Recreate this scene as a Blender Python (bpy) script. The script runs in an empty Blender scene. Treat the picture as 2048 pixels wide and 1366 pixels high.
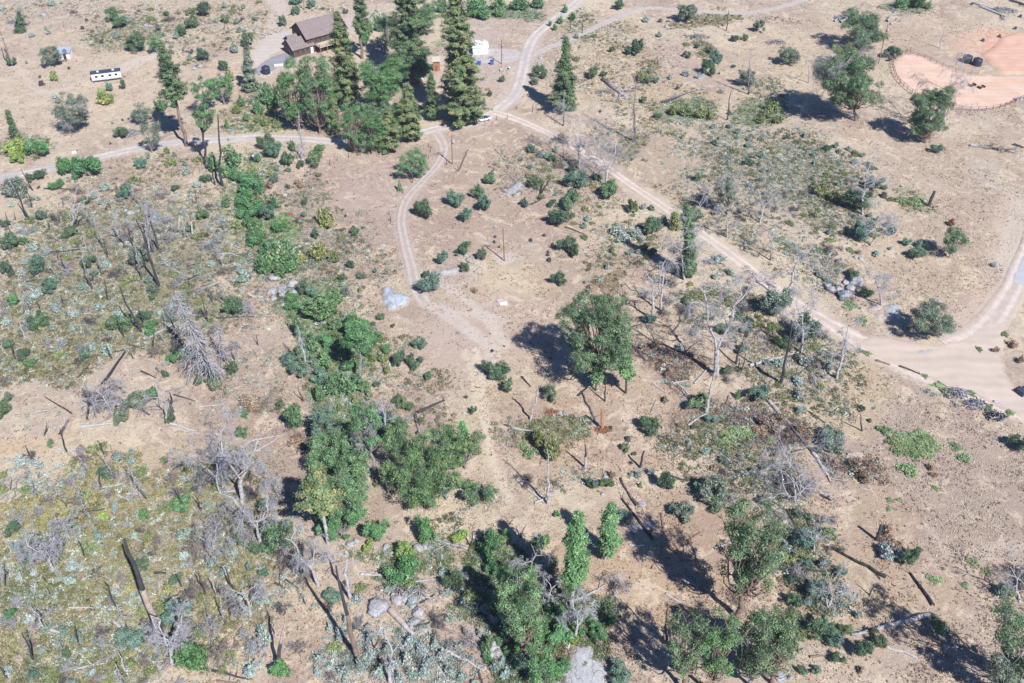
import bpy, math, random
import numpy as np
from mathutils import Vector, Matrix
from mathutils.geometry import delaunay_2d_cdt

# ------------------------------------------------------------------ camera, world, sun, exposure
SC = bpy.context.scene
COL = SC.collection
F_PX, PITCH, CAM_H = 1900.0, math.radians(39.9), 141.0
cam_data = bpy.data.cameras.new("camera")
cam_data.sensor_width = 36.0
cam_data.lens = F_PX / 2048 * 36
cam_data.clip_end = 8000
cam = bpy.data.objects.new("camera", cam_data)
COL.objects.link(cam)
cam.location = (0, 0, CAM_H)
cam.rotation_euler = (math.pi / 2 - PITCH, 0, 0)
SC.camera = cam

SUN_EL, SUN_AZ = math.radians(48.0), math.radians(34.5)     # azimuth: from straight behind the camera towards +X
world = bpy.data.worlds.new("World")
SC.world = world
world.use_nodes = True
wn = world.node_tree
sky = wn.nodes.new("ShaderNodeTexSky")
sky.sky_type = 'NISHITA'
sky.sun_disc = False
sky.sun_elevation = SUN_EL
sky.sun_rotation = math.radians(180) - SUN_AZ
sky.altitude = 1300
sky.ozone_density = 6.0
sky.dust_density = 0.3
tint = wn.nodes.new("ShaderNodeVectorMath"); tint.operation = 'MULTIPLY'      # the deep blue of a high dry sky
wn.links.new(sky.outputs[0], tint.inputs[0]); tint.inputs[1].default_value = (0.8, 0.95, 1.22)
wn.links.new(tint.outputs[0], wn.nodes["Background"].inputs[0])
wn.nodes["Background"].inputs[1].default_value = 0.064

sun_d = bpy.data.lights.new("sun", 'SUN')
sun_d.energy = 5.0
sun_d.angle = math.radians(0.53)
sun_d.color = (1.0, 0.978, 0.945)
sun = bpy.data.objects.new("sun", sun_d)
COL.objects.link(sun)
sv_ = Vector((math.sin(SUN_AZ) * math.cos(SUN_EL), -math.cos(SUN_AZ) * math.cos(SUN_EL), math.sin(SUN_EL)))
sun.rotation_euler = sv_.to_track_quat('Z', 'Y').to_euler()
SC.view_settings.view_transform = 'Standard'
SC.view_settings.look = 'None'
SC.view_settings.exposure = 0.58
SC.view_settings.gamma = 1.0
SC.cycles.max_bounces = 5
SC.cycles.diffuse_bounces = 2
SC.cycles.transparent_max_bounces = 4

rng = np.random.default_rng(11)
random.seed(5)

# ------------------------------------------------------------------ noise and terrain height
def _hash(ix, iy, s):
    h = (ix.astype(np.int64) * 374761393 + iy.astype(np.int64) * 668265263 + s * 974634777) & 0xFFFFFFFF
    h = ((h ^ (h >> 13)) * 1274126177) & 0xFFFFFFFF
    return ((h ^ (h >> 16)) & 0xFFFFFF) / float(0xFFFFFF)

def vnoise(x, y, s=0):
    x = np.asarray(x, float); y = np.asarray(y, float)
    ix = np.floor(x); iy = np.floor(y); fx = x - ix; fy = y - iy
    fx = fx * fx * (3 - 2 * fx); fy = fy * fy * (3 - 2 * fy)
    a = _hash(ix, iy, s); b = _hash(ix + 1, iy, s); c = _hash(ix, iy + 1, s); d = _hash(ix + 1, iy + 1, s)
    return (a * (1 - fx) + b * fx) * (1 - fy) + (c * (1 - fx) + d * fx) * fy

def fbm(x, y, s=0, o=4):
    t = 0; a = 0.5; n = 0
    for i in range(o):
        t = t + a * vnoise(np.asarray(x) * 2 ** i, np.asarray(y) * 2 ** i, s + i * 7); n += a; a *= 0.5
    return t / n

def flat_at(px, py, z=0.0):
    u = px - 1024; v = py - 683
    c, s = math.cos(PITCH), math.sin(PITCH)
    t = (z - CAM_H) / (-F_PX * s - v * c)
    return (u * t, (F_PX * c - v * s) * t)

CREEK = [flat_at(*p) for p in ((480, 330), (500, 430), (545, 520), (585, 600), (640, 700), (690, 800), (720, 900), (760, 1010), (900, 1090), (1040, 1180), (1100, 1360))]

def seg_dist(x, y, pts):
    best = np.full(np.shape(x), 1e9)
    for (ax, ay), (bx, by) in zip(pts[:-1], pts[1:]):
        dx, dy = bx - ax, by - ay
        t = np.clip(((x - ax) * dx + (y - ay) * dy) / (dx * dx + dy * dy), 0, 1)
        best = np.minimum(best, np.hypot(x - ax - t * dx, y - ay - t * dy))
    return best

def relief(x, y):
    x = np.asarray(x, float); y = np.asarray(y, float)
    h = 1.5 * (fbm(x / 34, y / 34, 3, 2) - 0.5)
    h = h - 1.3 * np.exp(-(seg_dist(x, y, CREEK) / 5.0) ** 2)
    return h

def gz(x, y):
    return float(relief(np.array([x]), np.array([y]))[0])

def at(px, py):
    """the ground point seen at photo pixel (px, py)"""
    z = 0.0
    for _ in range(4):
        x, y = flat_at(px, py, z)
        z = gz(x, y)
    return Vector((x, y, z))

def ppm(py):            # pixels of the photo per metre across, at a row
    return (py + 907) * 0.00544
def ppv(py):            # pixels per metre of height, at a row
    return 1.833e-6 * (py + 907) * (2953 - py)

def top_at(base, tx, ty):
    """point straight above or beside the base (same distance) that shows at (tx, ty)"""
    v = ty - 683; c, s = math.cos(PITCH), math.sin(PITCH)
    D = base.y * (v * c + F_PX * s) / (F_PX * c - v * s)
    z = CAM_H - D
    zc = base.y * c + D * s
    return Vector(((tx - 1024) * zc / F_PX, base.y, z))

def S(r, g, b, k=1.0):
    f = lambda c: ((c / 255 + 0.055) / 1.055) ** 2.4 if c > 10 else c / 255 / 12.92
    return (f(r) * k, f(g) * k, f(b) * k)

# ------------------------------------------------------------------ materials
def new_mat(name):
    m = bpy.data.materials.new(name); m.use_nodes = True
    nt = m.node_tree; nt.nodes.clear()
    out = nt.nodes.new('ShaderNodeOutputMaterial')
    b = nt.nodes.new('ShaderNodeBsdfPrincipled')
    nt.links.new(b.outputs[0], out.inputs[0])
    return m, nt, b, out

def node(nt, t, **kw):
    n = nt.nodes.new(t)
    for k, v in kw.items():
        if k.startswith('i_'):
            n.inputs[int(k[2:])].default_value = v
        else:
            setattr(n, k, v)
    return n

def math_n(nt, op, a, b=None, c=None):
    n = nt.nodes.new('ShaderNodeMath'); n.operation = op
    for i, v in enumerate((a, b, c)):
        if v is None: continue
        if hasattr(v, 'links'): nt.links.new(v, n.inputs[i])
        else: n.inputs[i].default_value = v
    return n.outputs[0]

def noise_n(nt, scale, detail=4, rough=0.6, vec=None, dist=0.0):
    n = nt.nodes.new('ShaderNodeTexNoise')
    n.inputs['Scale'].default_value = scale; n.inputs['Detail'].default_value = detail
    n.inputs['Roughness'].default_value = rough; n.inputs['Distortion'].default_value = dist
    if vec is not None: nt.links.new(vec, n.inputs['Vector'])
    return n.outputs[0]

def ramp(nt, val, lo, hi, a=0.0, b=1.0, smooth=False):
    n = nt.nodes.new('ShaderNodeMapRange')
    if smooth: n.interpolation_type = 'SMOOTHSTEP'
    nt.links.new(val, n.inputs[0])
    n.inputs[1].default_value = lo; n.inputs[2].default_value = hi
    n.inputs[3].default_value = a; n.inputs[4].default_value = b
    return n.outputs[0]

def mix_col(nt, fac, a, b, mode='MIX'):
    n = nt.nodes.new('ShaderNodeMix'); n.data_type = 'RGBA'; n.blend_type = mode
    for sock, v in ((n.inputs[0], fac), (n.inputs[6], a), (n.inputs[7], b)):
        if hasattr(v, 'links'): nt.links.new(v, sock)
        elif isinstance(v, tuple): sock.default_value = (*v, 1)
        else: sock.default_value = v
    return n.outputs[2]

def scale_col(nt, col, val):
    n = nt.nodes.new('ShaderNodeVectorMath'); n.operation = 'SCALE'
    nt.links.new(col, n.inputs[0])
    if hasattr(val, 'links'): nt.links.new(val, n.inputs['Scale'])
    else: n.inputs['Scale'].default_value = val
    return n.outputs[0]

def pos(nt):
    return nt.nodes.new('ShaderNodeTexCoord').outputs['Object']
def wpos(nt):
    return nt.nodes.new('ShaderNodeNewGeometry').outputs['Position']

def mat_leaf():
    m, nt, b, out = new_mat('foliage_leaves')
    at_ = node(nt, 'ShaderNodeAttribute', attribute_name='col')
    oi = nt.nodes.new('ShaderNodeObjectInfo')
    c = mix_col(nt, 1.0, at_.outputs['Color'], oi.outputs['Color'], 'MULTIPLY')
    nt.links.new(c, b.inputs['Base Color'])
    b.inputs['Roughness'].default_value = 0.62
    b.inputs['Specular IOR Level'].default_value = 0.28
    tr = nt.nodes.new('ShaderNodeBsdfTranslucent'); nt.links.new(c, tr.inputs[0])
    mx = nt.nodes.new('ShaderNodeMixShader'); mx.inputs[0].default_value = 0.3
    nt.links.new(b.outputs[0], mx.inputs[1]); nt.links.new(tr.outputs[0], mx.inputs[2])
    nt.links.new(mx.outputs[0], out.inputs[0])
    return m

def mat_bark():
    m, nt, b, out = new_mat('bark_and_wood')
    at_ = node(nt, 'ShaderNodeAttribute', attribute_name='col')
    n = noise_n(nt, 3.2, 5, 0.7, pos(nt))
    c = scale_col(nt, at_.outputs['Color'], ramp(nt, n, 0.3, 0.7, 0.62, 1.35))
    nt.links.new(c, b.inputs['Base Color'])
    b.inputs['Roughness'].default_value = 0.85
    bp = nt.nodes.new('ShaderNodeBump'); bp.inputs['Strength'].default_value = 0.5; bp.inputs['Distance'].default_value = 0.05
    nt.links.new(n, bp.inputs['Height']); nt.links.new(bp.outputs[0], b.inputs['Normal'])
    return m

def mat_rock():
    m, nt, b, out = new_mat('granite')
    oi = nt.nodes.new('ShaderNodeObjectInfo')
    p = pos(nt)
    n = noise_n(nt, 0.9, 8, 0.65, p, 0.6); n2 = noise_n(nt, 7.0, 3, 0.7, p)
    w = node(nt, 'ShaderNodeTexWave'); w.inputs['Scale'].default_value = 0.35; w.inputs['Distortion'].default_value = 14; w.inputs['Detail'].default_value = 4
    nt.links.new(p, w.inputs[0])
    crack = ramp(nt, w.outputs['Fac'], 0.0, 0.05, 0.45, 1.0)
    v = math_n(nt, 'MULTIPLY', ramp(nt, n, 0.3, 0.7, 0.7, 1.12), ramp(nt, n2, 0.3, 0.7, 0.85, 1.12))
    v = math_n(nt, 'MULTIPLY', v, crack)
    nt.links.new(scale_col(nt, oi.outputs['Color'], v), b.inputs['Base Color'])
    b.inputs['Roughness'].default_value = 0.8
    bp = nt.nodes.new('ShaderNodeBump'); bp.inputs['Strength'].default_value = 0.8; bp.inputs['Distance'].default_value = 0.15
    nt.links.new(n, bp.inputs['Height']); nt.links.new(bp.outputs[0], b.inputs['Normal'])
    return m

def mat_plain(name, col, rough=0.6, metal=0.0, var=0.12, scale=2.0, bump=0.0):
    m, nt, b, out = new_mat(name)
    n = noise_n(nt, scale, 4, 0.6, pos(nt))
    rgb = node(nt, 'ShaderNodeRGB'); rgb.outputs[0].default_value = (*col, 1)
    nt.links.new(scale_col(nt, rgb.outputs[0], ramp(nt, n, 0.3, 0.7, 1 - var, 1 + var)), b.inputs['Base Color'])
    b.inputs['Roughness'].default_value = rough; b.inputs['Metallic'].default_value = metal
    if bump:
        bp = nt.nodes.new('ShaderNodeBump'); bp.inputs['Distance'].default_value = bump
        nt.links.new(n, bp.inputs['Height']); nt.links.new(bp.outputs[0], b.inputs['Normal'])
    return m

def mat_ribbed(name, col, period=0.35, axis=0, rough=0.45, depth=0.03):
    m, nt, b, out = new_mat(name)
    p = pos(nt); sx = nt.nodes.new('ShaderNodeSeparateXYZ'); nt.links.new(p, sx.inputs[0])
    s = math_n(nt, 'SINE', math_n(nt, 'MULTIPLY', sx.outputs[axis], 2 * math.pi / period))
    n = noise_n(nt, 1.5, 4, 0.6, p)
    rgb = node(nt, 'ShaderNodeRGB'); rgb.outputs[0].default_value = (*col, 1)
    nt.links.new(scale_col(nt, rgb.outputs[0], ramp(nt, n, 0.3, 0.7, 0.85, 1.1)), b.inputs['Base Color'])
    b.inputs['Roughness'].default_value = rough
    bp = nt.nodes.new('ShaderNodeBump'); bp.inputs['Distance'].default_value = depth
    nt.links.new(s, bp.inputs['Height']); nt.links.new(bp.outputs[0], b.inputs['Normal'])
    return m

LEAF, BARK, ROCK = mat_leaf(), mat_bark(), mat_rock()

# ------------------------------------------------------------------ mesh helpers
def mesh_np(name, V, quads=None, tris=None, col=None, mat=None, smooth=False, extra=None):
    me = bpy.data.meshes.new(name)
    V = np.ascontiguousarray(V, np.float32)
    parts = []
    if quads is not None and len(quads): parts.append((np.asarray(quads, np.int32), 4))
    if tris is not None and len(tris): parts.append((np.asarray(tris, np.int32), 3))
    loops = np.concatenate([p.ravel() for p, k in parts])
    tot = np.concatenate([np.full(len(p), k, np.int32) for p, k in parts])
    start = np.concatenate([[0], np.cumsum(tot)[:-1]]).astype(np.int32)
    me.vertices.add(len(V)); me.vertices.foreach_set('co', V.ravel())
    me.loops.add(len(loops)); me.loops.foreach_set('vertex_index', loops)
    me.polygons.add(len(tot)); me.polygons.foreach_set('loop_start', start)
    if smooth: me.polygons.foreach_set('use_smooth', np.ones(len(tot), bool))
    me.update(calc_edges=True)
    if col is not None:
        a = me.color_attributes.new('col', 'FLOAT_COLOR', 'POINT')
        a.data.foreach_set('color', np.concatenate([col, np.ones((len(V), 1))], 1).astype(np.float32).ravel())
    for k, arr in (extra or {}).items():
        if arr.ndim == 2:
            a = me.color_attributes.new(k, 'FLOAT_COLOR', 'POINT')
            a.data.foreach_set('color', np.concatenate([arr, np.ones((len(V), 1))], 1).astype(np.float32).ravel())
        else:
            a = me.attributes.new(k, 'FLOAT', 'POINT'); a.data.foreach_set('value', arr.astype(np.float32))
    if mat: me.materials.append(mat)
    return me

def cards(P, N, size, col, r, aspect=1.0, up=None):
    """leaf cards: diamond quads at P facing N; up = long axis direction"""
    n = len(P)
    N = N / (np.linalg.norm(N, axis=1, keepdims=True) + 1e-9)
    R = r.normal(size=(n, 3)) if up is None else up
    T = np.cross(N, R); T /= (np.linalg.norm(T, axis=1, keepdims=True) + 1e-9)
    B = np.cross(T, N)
    s = np.asarray(size).reshape(-1, 1) * np.ones((n, 1))
    V = np.stack([P - T * s, P - B * s * aspect, P + T * s, P + B * s * aspect], 1)
    V += r.normal(size=V.shape) * s[:, None] * 0.18
    C = np.repeat(col, 4, 0)
    Q = np.arange(n * 4).reshape(n, 4)
    return V.reshape(-1, 3), Q, C

class Segs:
    def __init__(self): self.a = []
    def add(self, p0, p1, r0, r1, c0, c1=None):
        self.a.append((*p0, *p1, r0, r1, *c0, *(c1 or c0)))
    def mesh(self, k=5, name='wood'):
        A = np.array(self.a, float)
        p0, p1, r0, r1, c0, c1 = A[:, :3], A[:, 3:6], A[:, 6:7], A[:, 7:8], A[:, 8:11], A[:, 11:14]
        d = p1 - p0; L = np.linalg.norm(d, axis=1, keepdims=True) + 1e-9; d = d / L
        ref = np.where(np.abs(d[:, 2:3]) > 0.9, np.array([[1.0, 0, 0]]), np.array([[0, 0, 1.0]]))
        t = np.cross(d, ref); t /= np.linalg.norm(t, axis=1, keepdims=True); b = np.cross(d, t)
        ang = np.arange(k) * 2 * math.pi / k
        ring = t[:, None, :] * np.cos(ang)[None, :, None] + b[:, None, :] * np.sin(ang)[None, :, None]
        V0 = p0[:, None] + ring * r0[:, None]; V1 = p1[:, None] + ring * r1[:, None] + d[:, None] * r1[:, None] * 0.3
        n = len(A)
        V = np.concatenate([V0, V1, p1[:, None] + d[:, None] * r1[:, None] * 0.6], 1)   # k + k + tip
        C = np.concatenate([np.repeat(c0[:, None], k, 1), np.repeat(c1[:, None], k + 1, 1)], 1)
        base = np.arange(n)[:, None] * (2 * k + 1)
        Q = []; T = []
        for i in range(k):
            j = (i + 1) % k
            Q.append(base + np.array([[i, k + i, k + j, j]])[:, ::-1]); T.append(base + np.array([[k + i, 2 * k, k + j]])[:, ::-1])
        return V.reshape(-1, 3), np.concatenate(Q), np.concatenate(T), C.reshape(-1, 3)

def segs_mesh(sg, name, k=5):
    V, Q, T, C = sg.mesh(k)
    return mesh_np(name, V, Q, T, C, BARK, smooth=True)

# ------------------------------------------------------------------ things, parts, labels
THINGS = []
def link(o, parent=None):
    COL.objects.link(o)
    if parent is not None: o.parent = parent
    return o
def register(o, phrase, cat, px, py, group=None, label=None):
    o['category'] = cat
    if group: o['group'] = group
    THINGS.append((o, phrase, px, py, label))
    return o
def empty(name, loc, rz=0.0):
    o = bpy.data.objects.new(name, None); o.location = loc; o.rotation_euler = (0, 0, rz); o.empty_display_size = 0.3
    return link(o)
def part(name, me, parent, color=None, loc=None):
    o = bpy.data.objects.new(name, me)
    if color: o.color = (*color, 1)
    if loc is not None: o.location = loc
    return link(o, parent)

class MB:
    """collects boxes, cylinders, tubes and polygons into one mesh"""
    def __init__(self): self.v = []; self.f = []
    def poly(self, pts, thick=None):
        n = len(self.v); self.v += [tuple(p) for p in pts]; k = len(pts)
        self.f.append(tuple(range(n, n + k)))
        if thick:
            t = Vector(thick); self.v += [tuple(Vector(p) + t) for p in pts]
            self.f.append(tuple(range(n + 2 * k - 1, n + k - 1, -1)))
            for i in range(k):
                j = (i + 1) % k; self.f.append((n + i, n + k + i, n + k + j, n + j))
        return self
    def box(self, x0, y0, z0, x1, y1, z1):
        n = len(self.v)
        self.v += [(x0, y0, z0), (x1, y0, z0), (x1, y1, z0), (x0, y1, z0), (x0, y0, z1), (x1, y0, z1), (x1, y1, z1), (x0, y1, z1)]
        self.f += [tuple(n + i for i in q) for q in ((0, 3, 2, 1), (4, 5, 6, 7), (0, 1, 5, 4), (1, 2, 6, 5), (2, 3, 7, 6), (3, 0, 4, 7))]
        return self
    def loft(self, rings, cap=True):
        n = len(self.v); k = len(rings[0])
        for r in rings: self.v += [tuple(p) for p in r]
        for i in range(len(rings) - 1):
            for j in range(k):
                a = n + i * k + j; b = n + i * k + (j + 1) % k
                self.f.append((a, b, b + k, a + k))
        if cap:
            self.f.append(tuple(range(n + k - 1, n - 1, -1))); self.f.append(tuple(range(n + (len(rings) - 1) * k, n + len(rings) * k)))
        return self
    def tube(self, p0, p1, r0, r1=None, k=10):
        p0 = Vector(p0); p1 = Vector(p1); r1 = r0 if r1 is None else r1
        d = (p1 - p0).normalized(); t = d.cross(Vector((0, 0, 1)) if abs(d.z) < 0.9 else Vector((1, 0, 0))).normalized(); b = d.cross(t)
        rr = lambda p, r: [p + t * math.cos(a) * r + b * math.sin(a) * r for a in [2 * math.pi * i / k for i in range(k)]]
        return self.loft([rr(p0, r0), rr(p1, r1)])
    def build(self, name, mat, parent=None, smooth=False, bevel=0.0):
        me = bpy.data.meshes.new(name)
        me.from_pydata(self.v, [], self.f); me.materials.append(mat)
        import bmesh
        bm = bmesh.new(); bm.from_mesh(me); bmesh.ops.recalc_face_normals(bm, faces=bm.faces)
        if bevel: bmesh.ops.bevel(bm, geom=bm.edges[:], offset=bevel, segments=2, affect='EDGES')
        bm.to_mesh(me); bm.free()
        if smooth:
            for p in me.polygons: p.use_smooth = True
        o = bpy.data.objects.new(name, me); o.color = (1, 1, 1, 1)
        return link(o, parent)

# ------------------------------------------------------------------ ground
G = 0.70            # reflectance of the brightest colour named below against its look in full sun
def gc(r, g, b):
    c = np.array(S(r, g, b, G)); return (c * .82 + c.mean() * .18) * np.array([1.01, .985, 1.01])

def axis(lo, hi, step, far):
    a = list(np.arange(lo, hi + 1e-6, step)); s = step; x = a[-1]
    while x < far: s *= 1.5; x += s; a.append(x)
    s = step; x = a[0]; left = []
    while x > -far: s *= 1.5; x -= s; left.append(x)
    return np.array(left[::-1] + a)

xs = axis(-235, 235, 0.6, 4000); ys = axis(60, 440, 0.6, 4000)
GX, GY = np.meshgrid(xs, ys)
GXf, GYf = GX.ravel(), GY.ravel()
print('ground verts', len(GXf))

# (px, py, rx, ry, colour, strength): broad natural patches of the soil and the dead grass on it
TAN, STRAW, PALE, BRN, PINK = (199, 180, 158), (216, 200, 166), (214, 200, 182), (168, 144, 124), (196, 174, 158)
GREY, ORG, RUST, GRN, OLV = (186, 174, 160), (226, 182, 150), (158, 120, 100), (120, 138, 96), (158, 150, 104)
PATCH = [
    (250, 120, 420, 140, (206, 186, 160), .6), (130, 220, 250, 60, STRAW, .5), (60, 440, 110, 70, STRAW, .8), (150, 20, 160, 40, (196, 178, 158), .5),
    (330, 180, 150, 60, (212, 190, 160), .5), (460, 235, 60, 30, (205, 190, 150), .6), (550, 245, 60, 22, (206, 196, 128), .8),
    (720, 380, 120, 70, PINK, .8), (700, 430, 150, 120, (190, 166, 150), .6), (660, 340, 120, 25, (188, 164, 146), .6),
    (960, 350, 140, 90, (186, 160, 142), .7), (920, 460, 110, 60, (186, 160, 138), .7), (1000, 560, 110, 40, (214, 192, 152), .7),
    (1040, 380, 120, 60, (192, 170, 146), .6), (1060, 480, 140, 60, (192, 168, 146), .6), (950, 660, 110, 60, (202, 180, 162), .9),
    (900, 720, 110, 50, (200, 178, 158), .7), (1060, 650, 110, 50, (196, 168, 146), .6), (1010, 523, 30, 17, (214, 202, 188), 1.),
    (900, 545, 55, 22, (190, 180, 170), .8), (980, 820, 60, 120, (208, 188, 152), .8), (1040, 780, 80, 60, (196, 174, 140), .6),
    (1340, 745, 70, 50, (150, 120, 108), .9), (1290, 700, 50, 30, (146, 118, 106), .8), (1420, 830, 60, 40, (166, 134, 118), .6), (1100, 420, 90, 60, (186, 158, 138), .6), (640, 380, 60, 30, (178, 150, 134), .6), (870, 460, 30, 120, (184, 160, 142), .5), (1030, 700, 60, 40, (200, 176, 150), .6), (1230, 170, 90, 40, (214, 194, 154), .7), (1500, 150, 90, 40, (216, 196, 156), .7), (1740, 840, 60, 40, (222, 200, 156), .8), (100, 470, 100, 30, (222, 202, 164), .9), (300, 880, 120, 20, (212, 192, 146), .6),
    (1320, 1130, 220, 130, (186, 156, 128), .8), (1850, 960, 220, 160, (176, 154, 138), .8), (1750, 1180, 160, 120, (188, 162, 136), .7), (1150, 800, 120, 60, (190, 164, 138), .6),
    (1200, 840, 200, 80, (188, 160, 132), .7), (1200, 930, 180, 60, (190, 160, 128), .8), (1250, 860, 60, 40, (180, 158, 136), .6),
    (1300, 700, 80, 40, (160, 134, 118), .6), (1350, 740, 90, 36, (156, 132, 118), .5), (1290, 640, 90, 40, (198, 172, 138), .6),
    (1400, 720, 130, 60, (196, 170, 134), .6), (1540, 850, 60, 36, (142, 116, 106), .95), (1700, 930, 50, 26, (150, 122, 100), .9),
    (1700, 1000, 120, 70, (196, 168, 132), .7), (1320, 1130, 200, 110, (192, 162, 128), .8), (1270, 1200, 120, 70, (206, 178, 138), .7),
    (1380, 1050, 110, 60, (180, 152, 124), .6), (1700, 1150, 160, 90, (200, 176, 136), .7), (1740, 1290, 130, 60, (194, 172, 142), .7),
    (1900, 900, 160, 160, (184, 164, 146), .7), (1960, 1010, 130, 100, (178, 158, 140), .7), (1930, 1120, 120, 30, (192, 170, 150), .8),
    (1800, 760, 130, 50, (204, 182, 144), .7), (1700, 800, 90, 60, (206, 184, 140), .7), (1860, 790, 90, 30, (184, 164, 144), .6),
    (1900, 380, 150, 90, (190, 166, 144), .7), (1940, 490, 120, 110, (196, 174, 148), .6), (1830, 560, 110, 70, (204, 182, 148), .7),
    (1880, 300, 160, 40, (196, 174, 148), .7), (1990, 360, 40, 25, (200, 196, 176), .7), (1960, 590, 40, 60, (206, 178, 150), .6),
    (1650, 120, 130, 70, (206, 184, 146), .7), (1840, 60, 150, 40, (206, 182, 150), .7), (1990, 100, 60, 40, (232, 184, 152), .9), (2010, 90, 38, 26, (236, 172, 138), .9),
    (1940, 150, 120, 30, (214, 184, 156), .7), (1400, 130, 160, 50, (192, 166, 148), .7), (1330, 130, 50, 50, (190, 164, 150), .7),
    (1200, 150, 110, 60, (200, 176, 140), .5), (1080, 130, 60, 70, (196, 172, 150), .5), (1300, 190, 120, 40, (210, 188, 146), .6),
    (1400, 210, 110, 30, (202, 182, 138), .5), (1360, 330, 90, 60, (200, 178, 142), .6), (960, 130, 60, 110, (198, 178, 164), .9), (1000, 40, 60, 30, (196, 178, 160), .7),
    (690, 40, 60, 40, (206, 188, 170), .8), (600, 15, 60, 20, (206, 188, 160), .6), (560, 170, 50, 25, (206, 184, 150), .5), (1000, 290, 60, 25, (200, 176, 148), .6),
    (480, 170, 30, 26, (196, 168, 130), .6), (440, 20, 110, 30, (198, 178, 148), .5), (430, 110, 50, 30, (186, 158, 138), .5),
    (500, 810, 50, 32, (176, 158, 144), .9), (590, 885, 42, 24, (158, 126, 104), .9), (170, 775, 160, 60, (196, 178, 158), .7), (60, 880, 90, 20, (212, 186, 146), .8),
    (560, 760, 60, 40, (196, 176, 148), .5), (430, 560, 60, 32, (198, 178, 160), .7), (500, 720, 50, 50, (198, 178, 156), .6),
    (700, 1080, 60, 40, (202, 184, 158), .8), (780, 1130, 60, 20, (200, 182, 156), .7), (620, 1260, 90, 60, (204, 184, 150), .7), (840, 1180, 70, 30, (200, 180, 150), .6),
    (320, 1290, 40, 60, (214, 194, 160), .6), (180, 1160, 30, 50, (206, 186, 158), .7), (130, 1210, 30, 25, (206, 184, 156), .7), (1000, 1050, 70, 40, (204, 184, 156), .7),
    (820, 1340, 150, 50, (186, 162, 140), .6), (950, 1160, 60, 40, (196, 176, 142), .5),
    (40, 960, 60, 40, (205, 190, 165), .5), (280, 430, 80, 40, (196, 180, 158), .4), (1640, 460, 60, 20, (206, 198, 176), .7), (1980, 1230, 60, 40, (190, 168, 144), .5),
    (1880, 1250, 120, 60, (176, 156, 136), .5), (1440, 860, 90, 40, (176, 154, 130), .6), (1600, 1180, 90, 50, (190, 166, 134), .4), (1200, 60, 130, 30, (190, 176, 142), .5),
    (1500, 330, 200, 120, (184, 172, 148), .5), (300, 330, 90, 25, (192, 172, 146), .5), (1220, 560, 100, 60, (190, 166, 136), .5), (1190, 580, 40, 25, (168, 134, 102), .7),
]
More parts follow.
